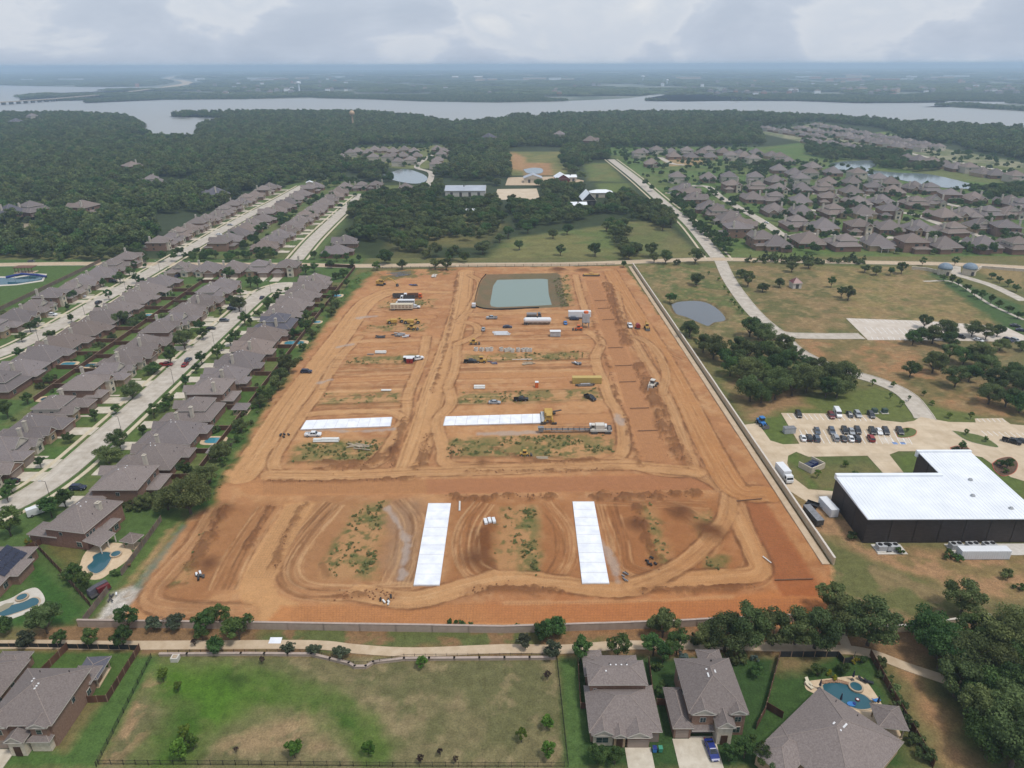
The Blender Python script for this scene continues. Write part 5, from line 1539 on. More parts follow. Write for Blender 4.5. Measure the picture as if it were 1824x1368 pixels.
for i, (k, c, x, y) in enumerate((('sedan', 'charcoal', 1808, 582), ('sedan', 'navy', 1818, 590), ('suv', 'black', 1710, 602), ('sedan', 'white', 1742, 608), ('suv', 'navy', 1795, 608), ('suv', 'silver', 1808, 609))):
    car(k, c, x, y, [1.2, 1.2, 0.6, 0.6, 0.3, 0.3][i], '%s car in the upper car park under the oaks' % {0: 'dark upper', 1: 'navy', 2: 'black', 3: 'white', 4: 'navy front', 5: 'silver'}[i], 'cars in the upper car park', z=0.13)
# streets on the left
ST = [('suv', 'slate', 336, 644, N_, 'blue-grey car parked behind the red one on the street'), ('sedan', 'red', 330, 652, N_, 'bright red car parked at the kerb of the left street'), ('pickup', 'red', 296, 652, E_, 'red pickup in a driveway under a tree'), ('sedan', 'black', 376, 587, E_, 'black car in a driveway halfway up the street'),
      ('sedan', 'navy', 467, 532, N_, 'blue car parked near the turning circle'), ('suv', 'charcoal', 413, 552, E_, 'dark car in the driveway beside the big street tree'), ('suv', 'charcoal', 417, 546, E_, 'second dark car in the driveway beside the big street tree'), ('suv', 'grey', 400, 573, E_, 'grey car nose-in on an upper driveway'),
      ('suv', 'navy', 140, 872, E_, 'dark blue car in the drive of the second near house'), ('van', 'white', 70, 915, 2.3, 'long white van parked at the kerb of the near bend'), ('sedan', 'white', 71, 957, E_, 'small white car beside the near brick house'), ('sedan', 'black', 22, 860, W_, 'black car in the drive at the far left edge'),
      ('sedan', 'maroon', 394, 497, N_, 'dark red car before the turning-circle houses'), ('suv', 'navy', 316, 494, N_, 'navy car on the leftmost turning-circle drive'), ('pickup', 'white', 92, 563, E_, 'white pickup in a drive of the second street'), ('suv', 'charcoal', 176, 541, N_, 'dark car at the kerb of the second street'),
      ('suv', 'silver', 146, 530, E_, 'silver car in a drive of the second street'), ('suv', 'black', 202, 503, E_, 'dark car in an upper drive of the second street'), ('sedan', 'silver', 410, 402, E_, 'silver car on the street beyond the cross road'), ('sedan', 'white', 390, 419, E_, 'white car on the street beyond the cross road'),
      ('sedan', 'grey', 56, 467, E_, 'grey car driving on the cross road at left'), ('sedan', 'white', 1365, 398, 0.6, 'white car on the slanting right-hand street'), ('sedan', 'black', 1296, 362, 0.6, 'dark car upper on the slanting right-hand street'), ('sedan', 'charcoal', 1286, 354, 0.6, 'dark car topmost on the slanting right-hand street')]
for k, c, x, y, rz, l in ST:
    car(k, c, x, y, rz, l, 'cars on the residential streets', z=0.16)
car('sedan', 'blue', 1267, 1340, 0.08, 'blue car with dark roof panel in the front driveway', z=0.16)
# on the site
SC = [('pickup', 'white', 558, 777, E_, 'white pickup with tools in its bed beside the left slab'), ('suv', 'navy', 546, 664, E_, 'dark car alone on the left haul road'), ('pickup', 'white', 744, 641, 2.1, 'white pickup beside the red toilets'), ('pickup', 'black', 838, 646, E_, 'black pickup near the pale pipe pieces'),
      ('sedan', 'silver', 881, 719, E_, 'silver saloon on the earth above the paver slab'), ('pickup', 'black', 928, 714, E_, 'black pickup on the earth above the paver slab'), ('pickup', 'black', 1051, 711, 0.6, 'black pickup slanting beside the haul lane'), ('sedan', 'navy', 904, 584, E_, 'navy car below the basin'),
      ('pickup', 'silver', 876, 568, W_, 'silver pickup below the basin'), ('sedan', 'silver', 861, 588, N_, 'silver car end-on below the basin'), ('suv', 'navy', 1023, 570, E_, 'navy car under the batch plant'), ('sedan', 'sky', 1007, 577, N_, 'blue car end-on near the batch plant'), ('pickup', 'white', 1122, 582, S_, 'white pickup facing the camera beside the red drum'),
      ('pickup', 'white', 739, 549, E_, 'white pickup behind the long stock trailer')]
for k, c, x, y, rz, l in SC:
    car(k, c, x, y, rz, l, 'cars and pickups on the site', z=0.05)

def build(name, px, py, rz, label, cat, parts, group=None, z=0.0, s=1.0):
    """parts: (name, MB, mats[, loc]) or (name, mesh, None, loc)"""
    c = G(px, py) if not isinstance(px, tuple) else Vector((*px, 0))
    r = root(name, (c.x, c.y, z), rz, label, cat, group)
    r.scale = (s, s, s)
    for p in parts:
        me = p[1].mesh(p[0], p[2]) if isinstance(p[1], MB) else p[1]
        put(p[0], me, r, p[3] if len(p) > 3 else (0, 0, 0))
    return r
def wheels(r, w, spots):
    return [('wheel', wheel(r, w), None, (x, y, 0)) for x, y in spots]
def cab_parts(col, y0=-3.9, w=1.15, h=2.7):
    b, g = MB(), MB()
    b.side([(y0, .55), (y0, 1.35), (y0 + .12, 1.5), (y0 + .55, h), (y0 + 1.9, h + .05), (y0 + 1.9, .55)], -w, w)
    g.face([(-w + .12, y0 + .13, 1.62), (w - .12, y0 + .13, 1.62), (w - .18, y0 + .52, h - .14), (-w + .18, y0 + .52, h - .14)])
    for sx in (-1, 1):
        g.box(sx * w - .02, sx * w + .02, y0 + .65, y0 + 1.5, 1.6, h - .2)
    return [('cab', b, [PAINT[col]]), ('windscreen', g, [M_CGLASS])]
def truck_base(col, y1=4.0, wsp=((-1, -3.0), (1, -3.0), (-1, 2.0), (1, 2.0), (-1, 3.2), (1, 3.2)), r=.5):
    f = MB().box(-.5, .5, -3.6, y1, .55, .8)
    return cab_parts(col) + [('chassis', f, [M_DSTEEL])] + wheels(r, .35, wsp)
# box truck by the wall
bt = truck_base('white', 3.3, ((-1, -3.0), (1, -3.0), (-1, 2.2), (1, 2.2)))
bt.append(('cargo_box', MB().box(-1.25, 1.25, -1.7, 4.2, .85, 3.5), [PAINT['white']]))
bt.append(('headlight', MB().box(-.95, -.65, -3.95, -3.88, .8, 1.0), [M_LAMP])); bt.append(('headlight', MB().box(.65, .95, -3.95, -3.88, .8, 1.0), [M_LAMP]))
build('box_truck', 1396, 852, 0.12, 'white box truck parked inside the right site wall', 'truck', bt, z=0.12)
# dump trucks
for i, (px, py, rz, cabc, bedc, lb) in enumerate(((714, 531, E_, 'white', M_DSTEEL, 'white dump truck nearest the far end of the site'), (725, 535, W_, 'white', M_DSTEEL, 'white dump truck facing left in the parked group'), (740, 531, E_, 'orange', PAINT['brown'], 'dump truck with orange and white cab'))):
    t = truck_base(cabc)
    d = MB()
    d.side([(-1.6, .95), (4.3, .95), (4.5, 2.5), (-1.7, 2.6)], -1.25, -1.1); d.side([(-1.6, .95), (4.3, .95), (4.5, 2.5), (-1.7, 2.6)], 1.1, 1.25)
    d.box(-1.1, 1.1, -1.7, -1.55, .95, 2.9); d.box(-1.1, 1.1, 4.3, 4.45, .95, 2.5); d.box(-1.1, 1.1, -1.55, 4.3, .95, 1.15)
    t.append(('dump_bed', d, [bedc]))
    build('dump_truck', px, py, rz, lb, 'dump truck', t, 'dump trucks parked at the back of the site', z=.05)
# crew bus and stock trailer
b = MB().side([(-5.0, .5), (-5.0, 1.5), (-4.2, 1.7), (-4.0, 2.9), (5.2, 2.95), (5.2, .5)], -1.2, 1.2)
g = [('window', MB().box(-1.23, 1.23, -3.6 + 1.1 * k, -2.75 + 1.1 * k, 1.75, 2.5), [M_CGLASS]) for k in range(8)]
build('crew_bus', 722, 543, W_, 'white crew bus with a row of dark windows', 'bus', [('body', b, [PAINT['white']])] + g + wheels(.5, .3, ((-1, -3.2), (1, -3.2), (-1, 3.2), (1, 3.2))), z=.05)
b = MB().box(-1.3, 1.3, -6, 6, .9, 3.4)
sl = []
for k in range(6):
    sl.append(('vent_slot', MB().box(-1.34, 1.34, -5.3 + 1.9 * k, -4.1 + 1.9 * k, 1.5, 1.8), [PAINT['brown']]))
    sl.append(('vent_slot', MB().box(-1.34, 1.34, -5.3 + 1.9 * k, -4.1 + 1.9 * k, 2.4, 2.8), [PAINT['brown']]))
build('stock_trailer', 716, 552, E_, 'long cream stock trailer with rows of slots', 'trailer', [('body', b, [PAINT['cream']])] + sl + wheels(.45, .3, ((-1.1, 4), (1.1, 4), (-1.1, 5), (1.1, 5))) + [('hitch', MB().tube((0, -6, .7), (0, -7.4, .7), .09), [M_DSTEEL])], z=.05)
# excavator
def tracks(w, y0, y1, r=.45):
    out = []
    for sx in (-1, 1):
        mb = MB()
        pr = [(y0 + r - r * math.sin(a * PI / 6), r + r * math.cos(a * PI / 6)) for a in range(7)][::1]
        pr2 = [(y1 - r + r * math.sin(a * PI / 6), r - r * math.cos(a * PI / 6)) for a in range(7)]
        mb.side(pr + pr2, sx * w - .28, sx * w + .28)
        out.append(('track', mb, [M_DSTEEL]))
    return out
def arm(pts, r, mats=None):
    mb = MB()
    for a, b_ in zip(pts[:-1], pts[1:]):
        mb.tube(a, b_, r, r * .8, n=6)
    return mb
build('excavator', 679, 508, -E_ - .3 + PI, 'yellow excavator with its arm stretched right at the back of the site', 'excavator', tracks(1.2, -2, 2) + [('house', MB().box(-1.35, 1.35, -1.0, 2.2, 1.0, 2.2).box(-1.3, 1.3, 1.0, 2.1, 2.2, 2.5), [M_MACH]), ('cab', MB().box(-1.3, -.2, -1.2, .6, 1.0, 3.0), [M_MACH]),
      ('cab_window', MB().box(-1.33, -.17, -1.23, .3, 1.9, 2.8), [M_CGLASS]), ('boom', arm([(.3, -1, 1.7), (.3, -4, 4.0), (.3, -6.5, 3.2)], .3), [M_MACH]), ('stick', arm([(.3, -6.3, 3.4), (.3, -8.6, 1.4)], .24), [M_MACH]), ('bucket', MB().side([(-9.3, .2), (-8.4, .1), (-8.2, 1.3), (-8.9, 1.4)], -.4, 1.0), [M_DSTEEL])], s=1.2)
# scrapers and loaders
def scraper(px, py, rz, lb):
    b = MB().side([(-4.6, .9), (-4.6, 1.8), (-3.2, 2.0), (-2.3, 2.0), (-2.3, .9)], -1.0, 1.0)
    c = MB().box(-.6, .6, -2.9, -1.8, 1.9, 3.2)
    bowl = MB().side([(-.6, .5), (-.9, 2.2), (3.0, 2.5), (3.4, .8)], -1.4, 1.4)
    neck = arm([(0, -2.4, 1.8), (0, -1.4, 2.6), (0, -.6, 2.2)], .25)
    eng = MB().box(-.9, .9, 3.2, 5.2, 1.0, 2.2)
    return build('scraper', px, py, rz, lb, 'earthmover', [('tractor', b, [M_MACH]), ('cab', c, [M_MACH]), ('cab_window', MB().box(-.63, .63, -2.93, -2.0, 2.3, 3.0), [M_CGLASS]), ('bowl', bowl, [M_MACH]), ('gooseneck', neck, [M_MACH]), ('engine', eng, [M_MACH])] + wheels(.95, .7, ((-1.3, -3.4), (1.3, -3.4), (-1.3, 4.0), (1.3, 4.0))), 'earthmovers parked in the upper left lots', z=.05, s=.85)
scraper(705, 575, 1.9, 'yellow earthmover left of the pair in the upper lots'); scraper(735, 576, E_, 'yellow earthmover right of the pair in the upper lots')
def loader(px, py, rz, lb, col=None, back=False, name='wheel_loader', s=1.0, cat='loader'):
    col = col or M_MACH
    b = MB().side([(-1.4, .7), (-1.4, 1.3), (0, 1.5), (2.2, 1.6), (2.3, .7)], -.75, .75)
    p = [('body', b, [col]), ('cab', MB().box(-.65, .65, -.6, .8, 1.4, 2.8), [col]), ('cab_window', MB().box(-.68, .68, -.63, .83, 1.75, 2.6), [M_CGLASS]), ('cab_roof', MB().box(-.75, .75, -.75, .95, 2.8, 2.92), [col]),
         ('loader_arm', arm([(-.55, -.8, 1.3), (-.55, -2.6, .8)], .13), [col]), ('loader_arm', arm([(.55, -.8, 1.3), (.55, -2.6, .8)], .13), [col]), ('bucket', MB().side([(-3.4, .15), (-2.6, .1), (-2.4, 1.0), (-2.7, 1.1)], -1.1, 1.1), [M_DSTEEL])] + wheels(.6, .45, ((-.9, -1.2), (.9, -1.2), (-.9, 1.4), (.9, 1.4)))
    if back:
        p.append(('backhoe', arm([(0, 2.3, 1.2), (0, 3.0, 3.2), (0, 4.3, 2.2), (0, 4.4, .6)], .16), [col]))
    return build(name, px, py, rz, lb, cat, p, z=.05, s=s)
loader(734, 587, 1.3, 'yellow loader below the earthmovers'); loader(1152, 586, S_, 'yellow backhoe facing the camera near the right haul road', back=True); loader(857, 646, W_, 'yellow loader right of the black pickup', back=True)
loader(1162, 690, 2.6, 'white-roofed trencher on the spoil ridge', M_MACHW, True, 'trencher', 1.2, 'trencher'); loader(844, 613, E_, 'small yellow loader beside the white pipe pieces', s=.9); loader(935, 812, E_, 'little yellow machine with pale canopy below the weedy island', s=.75); loader(1030, 588, W_, 'orange-yellow loader in front of the batch plant', PAINT['orange'], s=.9)
loader(1356, 757, .2, 'blue telehandler parked inside the right wall', PAINT['sky'], name='telehandler', cat='telehandler', s=1.1)
# slip-form paver on the slab
pv_ = [('frame', MB().box(-4.4, 4.4, -1.6, -1.1, 1.0, 1.5).box(-4.4, 4.4, 1.1, 1.6, 1.0, 1.5), [M_MACH]), ('engine_house', MB().box(-.6, 3.4, -1.5, 1.5, 1.5, 3.1), [M_MACH]), ('engine_house', MB().box(-3.6, -1.4, -1.0, 1.2, 1.5, 2.4), [M_MACH]), ('walkway', MB().box(-4.4, 4.4, 1.7, 2.9, 1.1, 1.2), [M_GALV]), ('pan', MB().box(-3.6, 3.6, .2, 3.0, .35, .9), [M_STEEL]),
       ('canopy', MB().box(-3.9, -1.3, -1.2, 1.0, 3.4, 3.5), [M_MACH]), ('canopy_post', MB().tube((-3.7, -1, 2.4), (-3.7, -1, 3.4), .05).tube((-1.5, -1, 2.4), (-1.5, -1, 3.4), .05), [M_DSTEEL]), ('conveyor', arm([(2.6, -1, 1.8), (2.8, -5.2, 2.6)], .35), [M_DSTEEL])]
for sx in (-4.3, 4.3):
    for y in (-2.0, 2.2):
        pv_.append(('track', MB().box(sx - .3, sx + .3, y - 1.0, y + 1.0, .05, .75), [M_DSTEEL])); pv_.append(('leg', MB().tube((sx, y, .7), (sx, y * .7, 2.2), .16), [M_MACH]))
build('slip_form_paver', 977, 747, E_, 'yellow slip-form paver at the end of its fresh slab', 'paver', pv_, z=.1, s=.95)
# placer with long conveyor
cv_ = MB()
for k in range(9):
    cv_.box(-.6, .6, 2.0 + k * 2.0, 2.12 + k * 2.0, .9, 1.9)
for sx in (-.55, .55):
    for z in (.9, 1.9):
        cv_.tube((sx, 1.8, z), (sx, 19.5, z), .07, n=4)
build('concrete_placer', 1062, 770, E_, 'pale concrete placer with a long grey conveyor', 'placer', [('conveyor', cv_, [M_DSTEEL]), ('belt', MB().box(-.5, .5, 1.8, 19.6, 1.2, 1.35), [M_STEEL]), ('hopper', MB().side([(19.0, .6), (20.6, .6), (20.9, 2.2), (18.8, 2.2)], -.8, .8), [M_STEEL]), ('chassis', MB().box(-1.4, 1.4, -5.5, 2.2, .9, 1.6), [M_MACHW]),
      ('engine_house', MB().box(-1.2, 1.2, -2.8, .4, 1.6, 3.3), [M_MACHW]), ('cab', MB().box(-.9, .9, .6, 1.8, 1.6, 3.3), [M_MACHW]), ('cab_window', MB().box(-.93, .93, .75, 1.83, 2.2, 3.1), [M_CGLASS]), ('water_tank', MB().tube((0, -3.6, 2.6), (0, -2.9, 2.6), .8, n=12), [PAINT['white']]), ('water_tank', MB().tube((0, 1.9, 3.0), (0, 2.6, 3.0), .7, n=12), [PAINT['white']]),
      ('ladder', MB().box(-1.5, -1.4, -4.8, -4.0, .9, 3.0), [M_GALV]), ('deck', MB().box(-1.3, 1.3, -5.4, -3.8, 1.6, 2.2), [M_DSTEEL])] + tracks(1.5, -5.2, -2.8) + tracks(1.5, -.4, 2.0), z=.05)
# bulk cement tanker
tk = MB()
loft(tk, [[(r_ * math.cos(a * PI / 8), y, 2.4 + r_ * math.sin(a * PI / 8)) for a in range(16)] for y, r_ in ((-7.0, .7), (-6.4, 1.35), (6.2, 1.35), (6.9, .7))])
hop = [('hopper', MB().tube((0, -5 + 2.4 * k, 1.3), (0, -5 + 2.4 * k, .5), .8, .2, n=8), [PAINT['white']]) for k in range(5)]
build('cement_tanker', 957, 578, E_, 'long white bulk cement tanker trailer below the basin', 'tanker', [('tank', tk, [PAINT['white']]), ('chassis', MB().box(-.5, .5, -6.5, 6.8, .7, .95), [M_DSTEEL]), ('hatch', MB().tube((0, 0, 3.7), (0, 0, 4.0), .35, n=8), [M_DSTEEL])] + hop + wheels(.5, .35, ((-1, 5), (1, 5), (-1, 6.2), (1, 6.2))), z=.05)
build('water_truck', 951, 566, E_, 'grey truck mostly hidden behind the cement tanker', 'truck', truck_base('grey') + [('tank', MB().tube((0, -1.5, 1.9), (0, 3.8, 1.9), .95, n=12), [M_STEEL])], z=.05)
# batch plant
build('batch_trailer', 1032, 567, E_, 'white trailer of the batch plant', 'trailer', [('body', MB().box(-1.3, 1.3, -5.8, 5.8, 1.1, 4.0), [PAINT['white']]), ('lower_skirt', MB().box(-1.2, 1.2, -5.0, 5.6, .6, 1.1), [M_GALV])] + wheels(.5, .35, ((-1.1, 4), (1.1, 4), (-1.1, 5.1), (1.1, 5.1))), z=.05)
bp_ = [('silo', MB().box(-1.7, 1.7, -1.6, 1.6, 3.2, 7.5), [M_GALV]), ('silo_cone', MB().tube((0, 0, 3.2), (0, 0, 1.8), 1.6, .4, n=8), [M_GALV]), ('dust_filter', MB().tube((0, 0, 7.5), (0, 0, 8.4), 1.2, n=12), [PAINT['orange']]), ('platform', MB().box(-1.9, 1.9, -1.9, 1.9, 3.0, 3.15), [M_STEEL])]
for sx in (-1.5, 1.5):
    for sy in (-1.5, 1.5):
        bp_.append(('leg', MB().box(sx - .12, sx + .12, sy - .12, sy + .12, 0, 3.2), [M_STEEL]))
build('batch_plant', 1043, 583, 0, 'tall pale concrete batch plant silo on legs', 'batch plant', bp_)
build('site_hut', 989, 599, E_, 'small grey site hut below the basin', 'hut', [('wall', MB().box(-1.2, 1.2, -2.5, 2.5, .3, 2.7), [M_GALV]), ('roof', MB().box(-1.35, 1.35, -2.65, 2.65, 2.7, 2.85), [PAINT['white']]), ('door', MB().box(1.2, 1.24, -.4, .5, .4, 2.4), [M_DSTEEL]), ('window', MB().box(1.2, 1.24, -1.6, -.8, 1.3, 2.0), [M_CGLASS])])
# containers, toilets
def container(px, py, rz, L, mat, lb, w=2.5, h=2.7, z=.1):
    n = int(L / .6)
    rib = MB()
    for k in range(n):
        y = -L / 2 + (k + .5) * L / n
        for sx in (-1, 1):
            rib.box(sx * w / 2 - .04, sx * w / 2 + .04, y - .12, y + .12, .15, h - .15)
    return build('container', px, py, rz, lb, 'container', [('body', MB().box(-w / 2 + .03, w / 2 - .03, -L / 2, L / 2, 0.1, h - .03), [mat]), ('ribs', rib, [mat]), ('roof', MB().box(-w / 2 + .02, w / 2 - .02, -L / 2 - .02, L / 2 + .02, h - .03, h + .03), [mat]), ('door', MB().box(-w / 2 + .1, -.03, -L / 2 - .06, -L / 2, .2, h - .1), [mat]), ('door', MB().box(.03, w / 2 - .1, -L / 2 - .06, -L / 2, .2, h - .1), [mat]),
                                                     ('skid', MB().box(-w / 2 + .1, w / 2 - .1, -L / 2, L / 2, 0, .1), [M_DSTEEL])], z=z)
container(1045, 682, E_, 12, PAINT['tan'], 'long yellow container with dark machinery in front of it', z=.05)
container(1474, 910, .12, 7, PAINT['white'], 'white container standing beside the dark building', z=.05); container(1749, 992, E_, 13, PAINT['white'], 'long white container behind the dark building', z=.05)
build('flatbed_frame', 1042, 687, E_ + .1, 'dark machine frame lying before the yellow container', 'frame', [('beam', MB().box(-.5, .5, -4, 4, .3, .7), [M_DSTEEL]), ('beam', MB().box(-.9, -.6, -3, 3, .2, .9), [M_STEEL]), ('roller', MB().tube((-.5, -2, 1), (-.5, 2, 1), .4, n=10), [M_STEEL])])
def toilet(px, py, col, lb, cc='white'):
    build('portable_toilet', px, py, 0, lb, 'toilet', [('cabin', MB().box(-.6, .6, -.6, .6, .1, 2.1), [PAINT[col]]), ('roof', MB().prism([(-.65, -.65), (.65, -.65), (.65, .65), (-.65, .65)], 2.1, 2.35), [PAINT[cc]]), ('door', MB().box(-.42, .42, -.64, -.6, .2, 1.95), [PAINT[col]]), ('skid', MB().box(-.65, .65, -.65, .65, 0, .1), [M_DSTEEL])], s=1.1)
toilet(956, 690, 'orange', 'orange portable toilet with white roof alone on the earth'); toilet(727, 647, 'red', 'left of two red portable toilets'); toilet(733, 647, 'red', 'right of two red portable toilets')
build('tank_trailer', 729, 644, E_, 'black trailer with white top behind the red toilets', 'trailer', [('body', MB().box(-1, 1, -2.4, 2.4, .5, 2.2), [PAINT['black']]), ('roof', MB().box(-1.05, 1.05, -2.5, 2.5, 2.2, 2.4), [PAINT['white']])] + wheels(.4, .25, ((-.95, 1), (.95, 1))))
build('drum', 1136, 585, 0, 'bright red water drum on a small trailer', 'drum', [('drum', MB().tube((0, -1.2, 1.5), (0, 1.2, 1.5), 1.15, n=14), [PAINT['red']]), ('trailer', MB().box(-1, 1, -1.6, 1.6, .3, .5), [M_DSTEEL])] + wheels(.4, .25, ((-1.1, 0), (1.1, 0))))
build('white_tank', 844, 547, 0, 'small white pump trailer at the basin corner', 'trailer', [('body', MB().box(-1, 1, -1, 1, .6, 2.2), [PAINT['white']]), ('base', MB().box(-1.1, 1.1, -2.4, 1.1, .35, .6), [M_DSTEEL])] + wheels(.4, .25, ((-1.1, 0), (1.1, 0))))
build('screed', 1053, 492, E_, 'yellow roller screed standing across the top of the right road bed', 'screed', [('frame', MB().box(-.9, .9, -4.5, 4.5, 1.0, 1.4), [M_MACH]), ('roller', MB().tube((0, -4.3, .5), (0, 4.3, .5), .35, n=10), [M_STEEL]), ('canopy', MB().box(-.8, .8, -1.2, 1.2, 2.4, 2.5), [M_MACH]), ('post', MB().box(-.75, -.65, -1.1, -1.0, 1.4, 2.4), [M_DSTEEL]), ('post', MB().box(.65, .75, 1.0, 1.1, 1.4, 2.4), [M_DSTEEL])] + wheels(.6, .4, ((0, -4.8), (0, 4.8))))
# loose materials, each piece a thing
M_PIPE2 = surf('white_pipe', S(228, 228, 224), S(242, 242, 238), 1.0, 0.6)
M_PCONC = surf('precast', S(208, 202, 192), S(226, 220, 210), 1.0, 0.9)
M_WOOD = surf('lumber', S(176, 160, 138), S(196, 182, 160), 1.0, 0.9)
def pipe(px, py, rz, L, r, lb, mat=None, n=1, group=None):
    mb = MB()
    k = 0
    for lay in range(2):
        for q in range(n - lay):
            mb.tube((q * 2.1 * r + lay * r, -L / 2, r + lay * 1.75 * r), (q * 2.1 * r + lay * r, L / 2, r + lay * 1.75 * r), r, n=8)
        if n < 3:
            break
    c = G(px, py)
    tag(put('pipe_bundle' if n > 1 else 'pipe', mb.mesh('pipe', mat or M_PIPE2), None, (c.x, c.y, .1), rz), lb, 'pipe', group)
pipe(678, 630, E_, 5, .3, 'white pipe bundle on the weedy strip, right end', n=3); pipe(660, 632, E_, 3, .25, 'grey-green pipe left of the white bundle', M_STEEL); pipe(688, 697, E_, 4, .3, 'white pipe pair on the third left strip', n=2); pipe(567, 788, E_, 3.5, .3, 'short white pipe stack below the white pickup', n=3); pipe(588, 788, E_, 6, .35, 'long white pipe stack below the white pickup', n=3); pipe(854, 693, E_, 4.5, .35, 'white pipe bundle left of the orange toilet', n=3)
pipe(818, 902, .05, 5, .12, 'two white pipes standing out by the front left slab', n=2); pipe(1366, 998, .45, 3, .15, 'white pipe lying beside the red road bed'); pipe(922, 641, E_, 5, .12, 'thin pale pipe left of the lumber heap'); pipe(938, 641, E_, 5, .2, 'thick pale pipe above the lumber heap')
pcs = [(848, 625, 0), (858, 625, 1), (868, 625, 1), (875, 625, 0), (893, 625, 0), (902, 626, 1), (907, 625, 1), (913, 627, 1), (923, 626, 0), (932, 626, 1), (938, 626, 0), (944, 626, 1)]
for i, (px, py, k) in enumerate(pcs):
    c = G(px, py)
    mb = MB()
    if k:
        for a in ((-.9, .9, -.8, -.6), (-.9, .9, .6, .8), (-.9, -.7, -.6, .6), (.7, .9, -.6, .6)):
            mb.box(*a, 0, 1.4)
    else:
        for a in range(14):
            t0, t1 = a * PI / 7, (a + 1) * PI / 7
            q = [(math.cos(t0) * .95, math.sin(t0) * .95), (math.cos(t1) * .95, math.sin(t1) * .95), (math.cos(t1) * .75, math.sin(t1) * .75), (math.cos(t0) * .75, math.sin(t0) * .75)]
            mb.prism(q, 0, 1.6)
    o = put('precast_box' if k else 'manhole_ring', mb.mesh('precast', M_PCONC), None, (c.x, c.y, .05), RND.uniform(0, 3))
    tag(o, '%s pale precast drainage piece from the left in the row beside the small loader' % ORD[i], 'precast unit', 'precast drainage pieces in a row')
def heap(name, px, py, rz, n, L, w, mat, lb, cat, flat=False, mats=None, sp=1.5):
    c = G(px, py)
    r = root(name, (c.x, c.y, .05), rz, lb, cat)
    rg = random.Random(int(px + py))
    for k in range(n):
        mb = MB().box(-w / 2, w / 2, -L / 2 * rg.uniform(.6, 1), L / 2 * rg.uniform(.6, 1), 0, w * .7)
        o = put('beam' if L > 2 else 'piece', mb.mesh('beam', [rg.choice(mats) if mats else mat]), r, (rg.uniform(-sp, sp) if not flat else (k - n / 2) * w * 1.3, rg.uniform(-sp, sp) * (.2 if flat else 1), .1 + .1 * (k % 3)))
        o.rotation_euler = (0, 0 if flat else rg.uniform(-.2, .2), 0 if flat else rg.uniform(-.5, .5))
heap('lumber_heap', 942, 648, E_, 14, 5, .3, M_WOOD, 'heap of pale lumber in the middle of the site', 'lumber'); heap('lumber_heap', 640, 797, E_, 9, 7, .35, M_WOOD, 'spread of grey planks on the near left island', 'lumber', sp=2.2); heap('plank_stack', 893, 594, E_, 10, 9, .4, PAINT['white'], 'white-speckled stack of panels below the basin', 'panel stack', True)
heap('debris_heap', 1028, 648, .4, 16, 2.5, .5, None, 'mixed heap of scrap at the right end of the lots', 'debris', mats=[M_DSTEEL, PAINT['white'], M_STEEL, PAINT['brown'], M_GALV]); heap('debris_heap', 710, 597, E_, 12, 3, .5, None, 'heap of grey steel forms in the upper left lots', 'debris', mats=[M_DSTEEL, M_STEEL, M_GALV], sp=2.5)
heap('tarp_bundle', 677, 601, E_, 7, 4, .5, M_DSTEEL, 'dark bundle of tarps in the upper left lots', 'bundle', sp=1.2); heap('debris_heap', 724, 600, E_, 8, 2.5, .5, None, 'heap with pale and red pieces in the upper left lots', 'debris', mats=[PAINT['white'], PAINT['red'], M_GALV]); heap('pallet_stack', 772, 492, .2, 9, 5, .5, M_PCONC, 'white broken slabs at the back of the site', 'slab heap', sp=2)
heap('tool_pile', 878, 647, E_, 6, 2.5, .4, None, 'blue-wrapped tools right of the loader', 'tools', mats=[PAINT['blue'], M_STEEL]); heap('plank_stack', 966, 816, E_, 4, 5, .3, M_WOOD, 'four pale planks at the foot of the near right island', 'planks', True)
heap('rebar_bundle', 712, 489, E_ + .3, 22, 9, .22, M_STEEL, 'stacked grey steel bars and frames at the back left of the site', 'steel stack', sp=5); heap('rebar_bundle', 735, 509, E_, 7, 4, .4, None, 'blue-wrapped bundle near the excavator', 'bundle', mats=[PAINT['blue'], M_DSTEEL]); heap('debris_heap', 355, 1028, .5, 7, 1.6, .5, None, 'black sheet and scrap on the lower left lot', 'debris', mats=[PAINT['black'], PAINT['white'], M_DSTEEL]); heap('debris_heap', 196, 1068, .5, 6, 1.4, .35, None, 'white scrap beside the rock channel', 'debris', mats=[PAINT['white'], M_DSTEEL])
heap('debris_heap', 1160, 1003, .5, 5, 1.2, .5, None, 'black bundle on the lower right lot', 'debris', mats=[PAINT['black']]); heap('debris_heap', 1110, 1028, .5, 6, 1.6, .3, None, 'dark strip of scrap beside the right front slab', 'debris', mats=[PAINT['black'], M_STEEL]); heap('debris_heap', 690, 1072, .3, 6, 1.6, .4, None, 'dark scrap with pale pipe near the front bed', 'debris', mats=[PAINT['black'], M_PIPE2]); heap('debris_heap', 507, 777, .3, 5, 1.5, .5, None, 'dark scrap at the edge of the left haul road', 'debris', mats=[PAINT['black']])
heap('skip', 876, 930, .2, 3, 3, .9, PAINT['white'], 'white steel form panel on the middle lower lot', 'form', True)
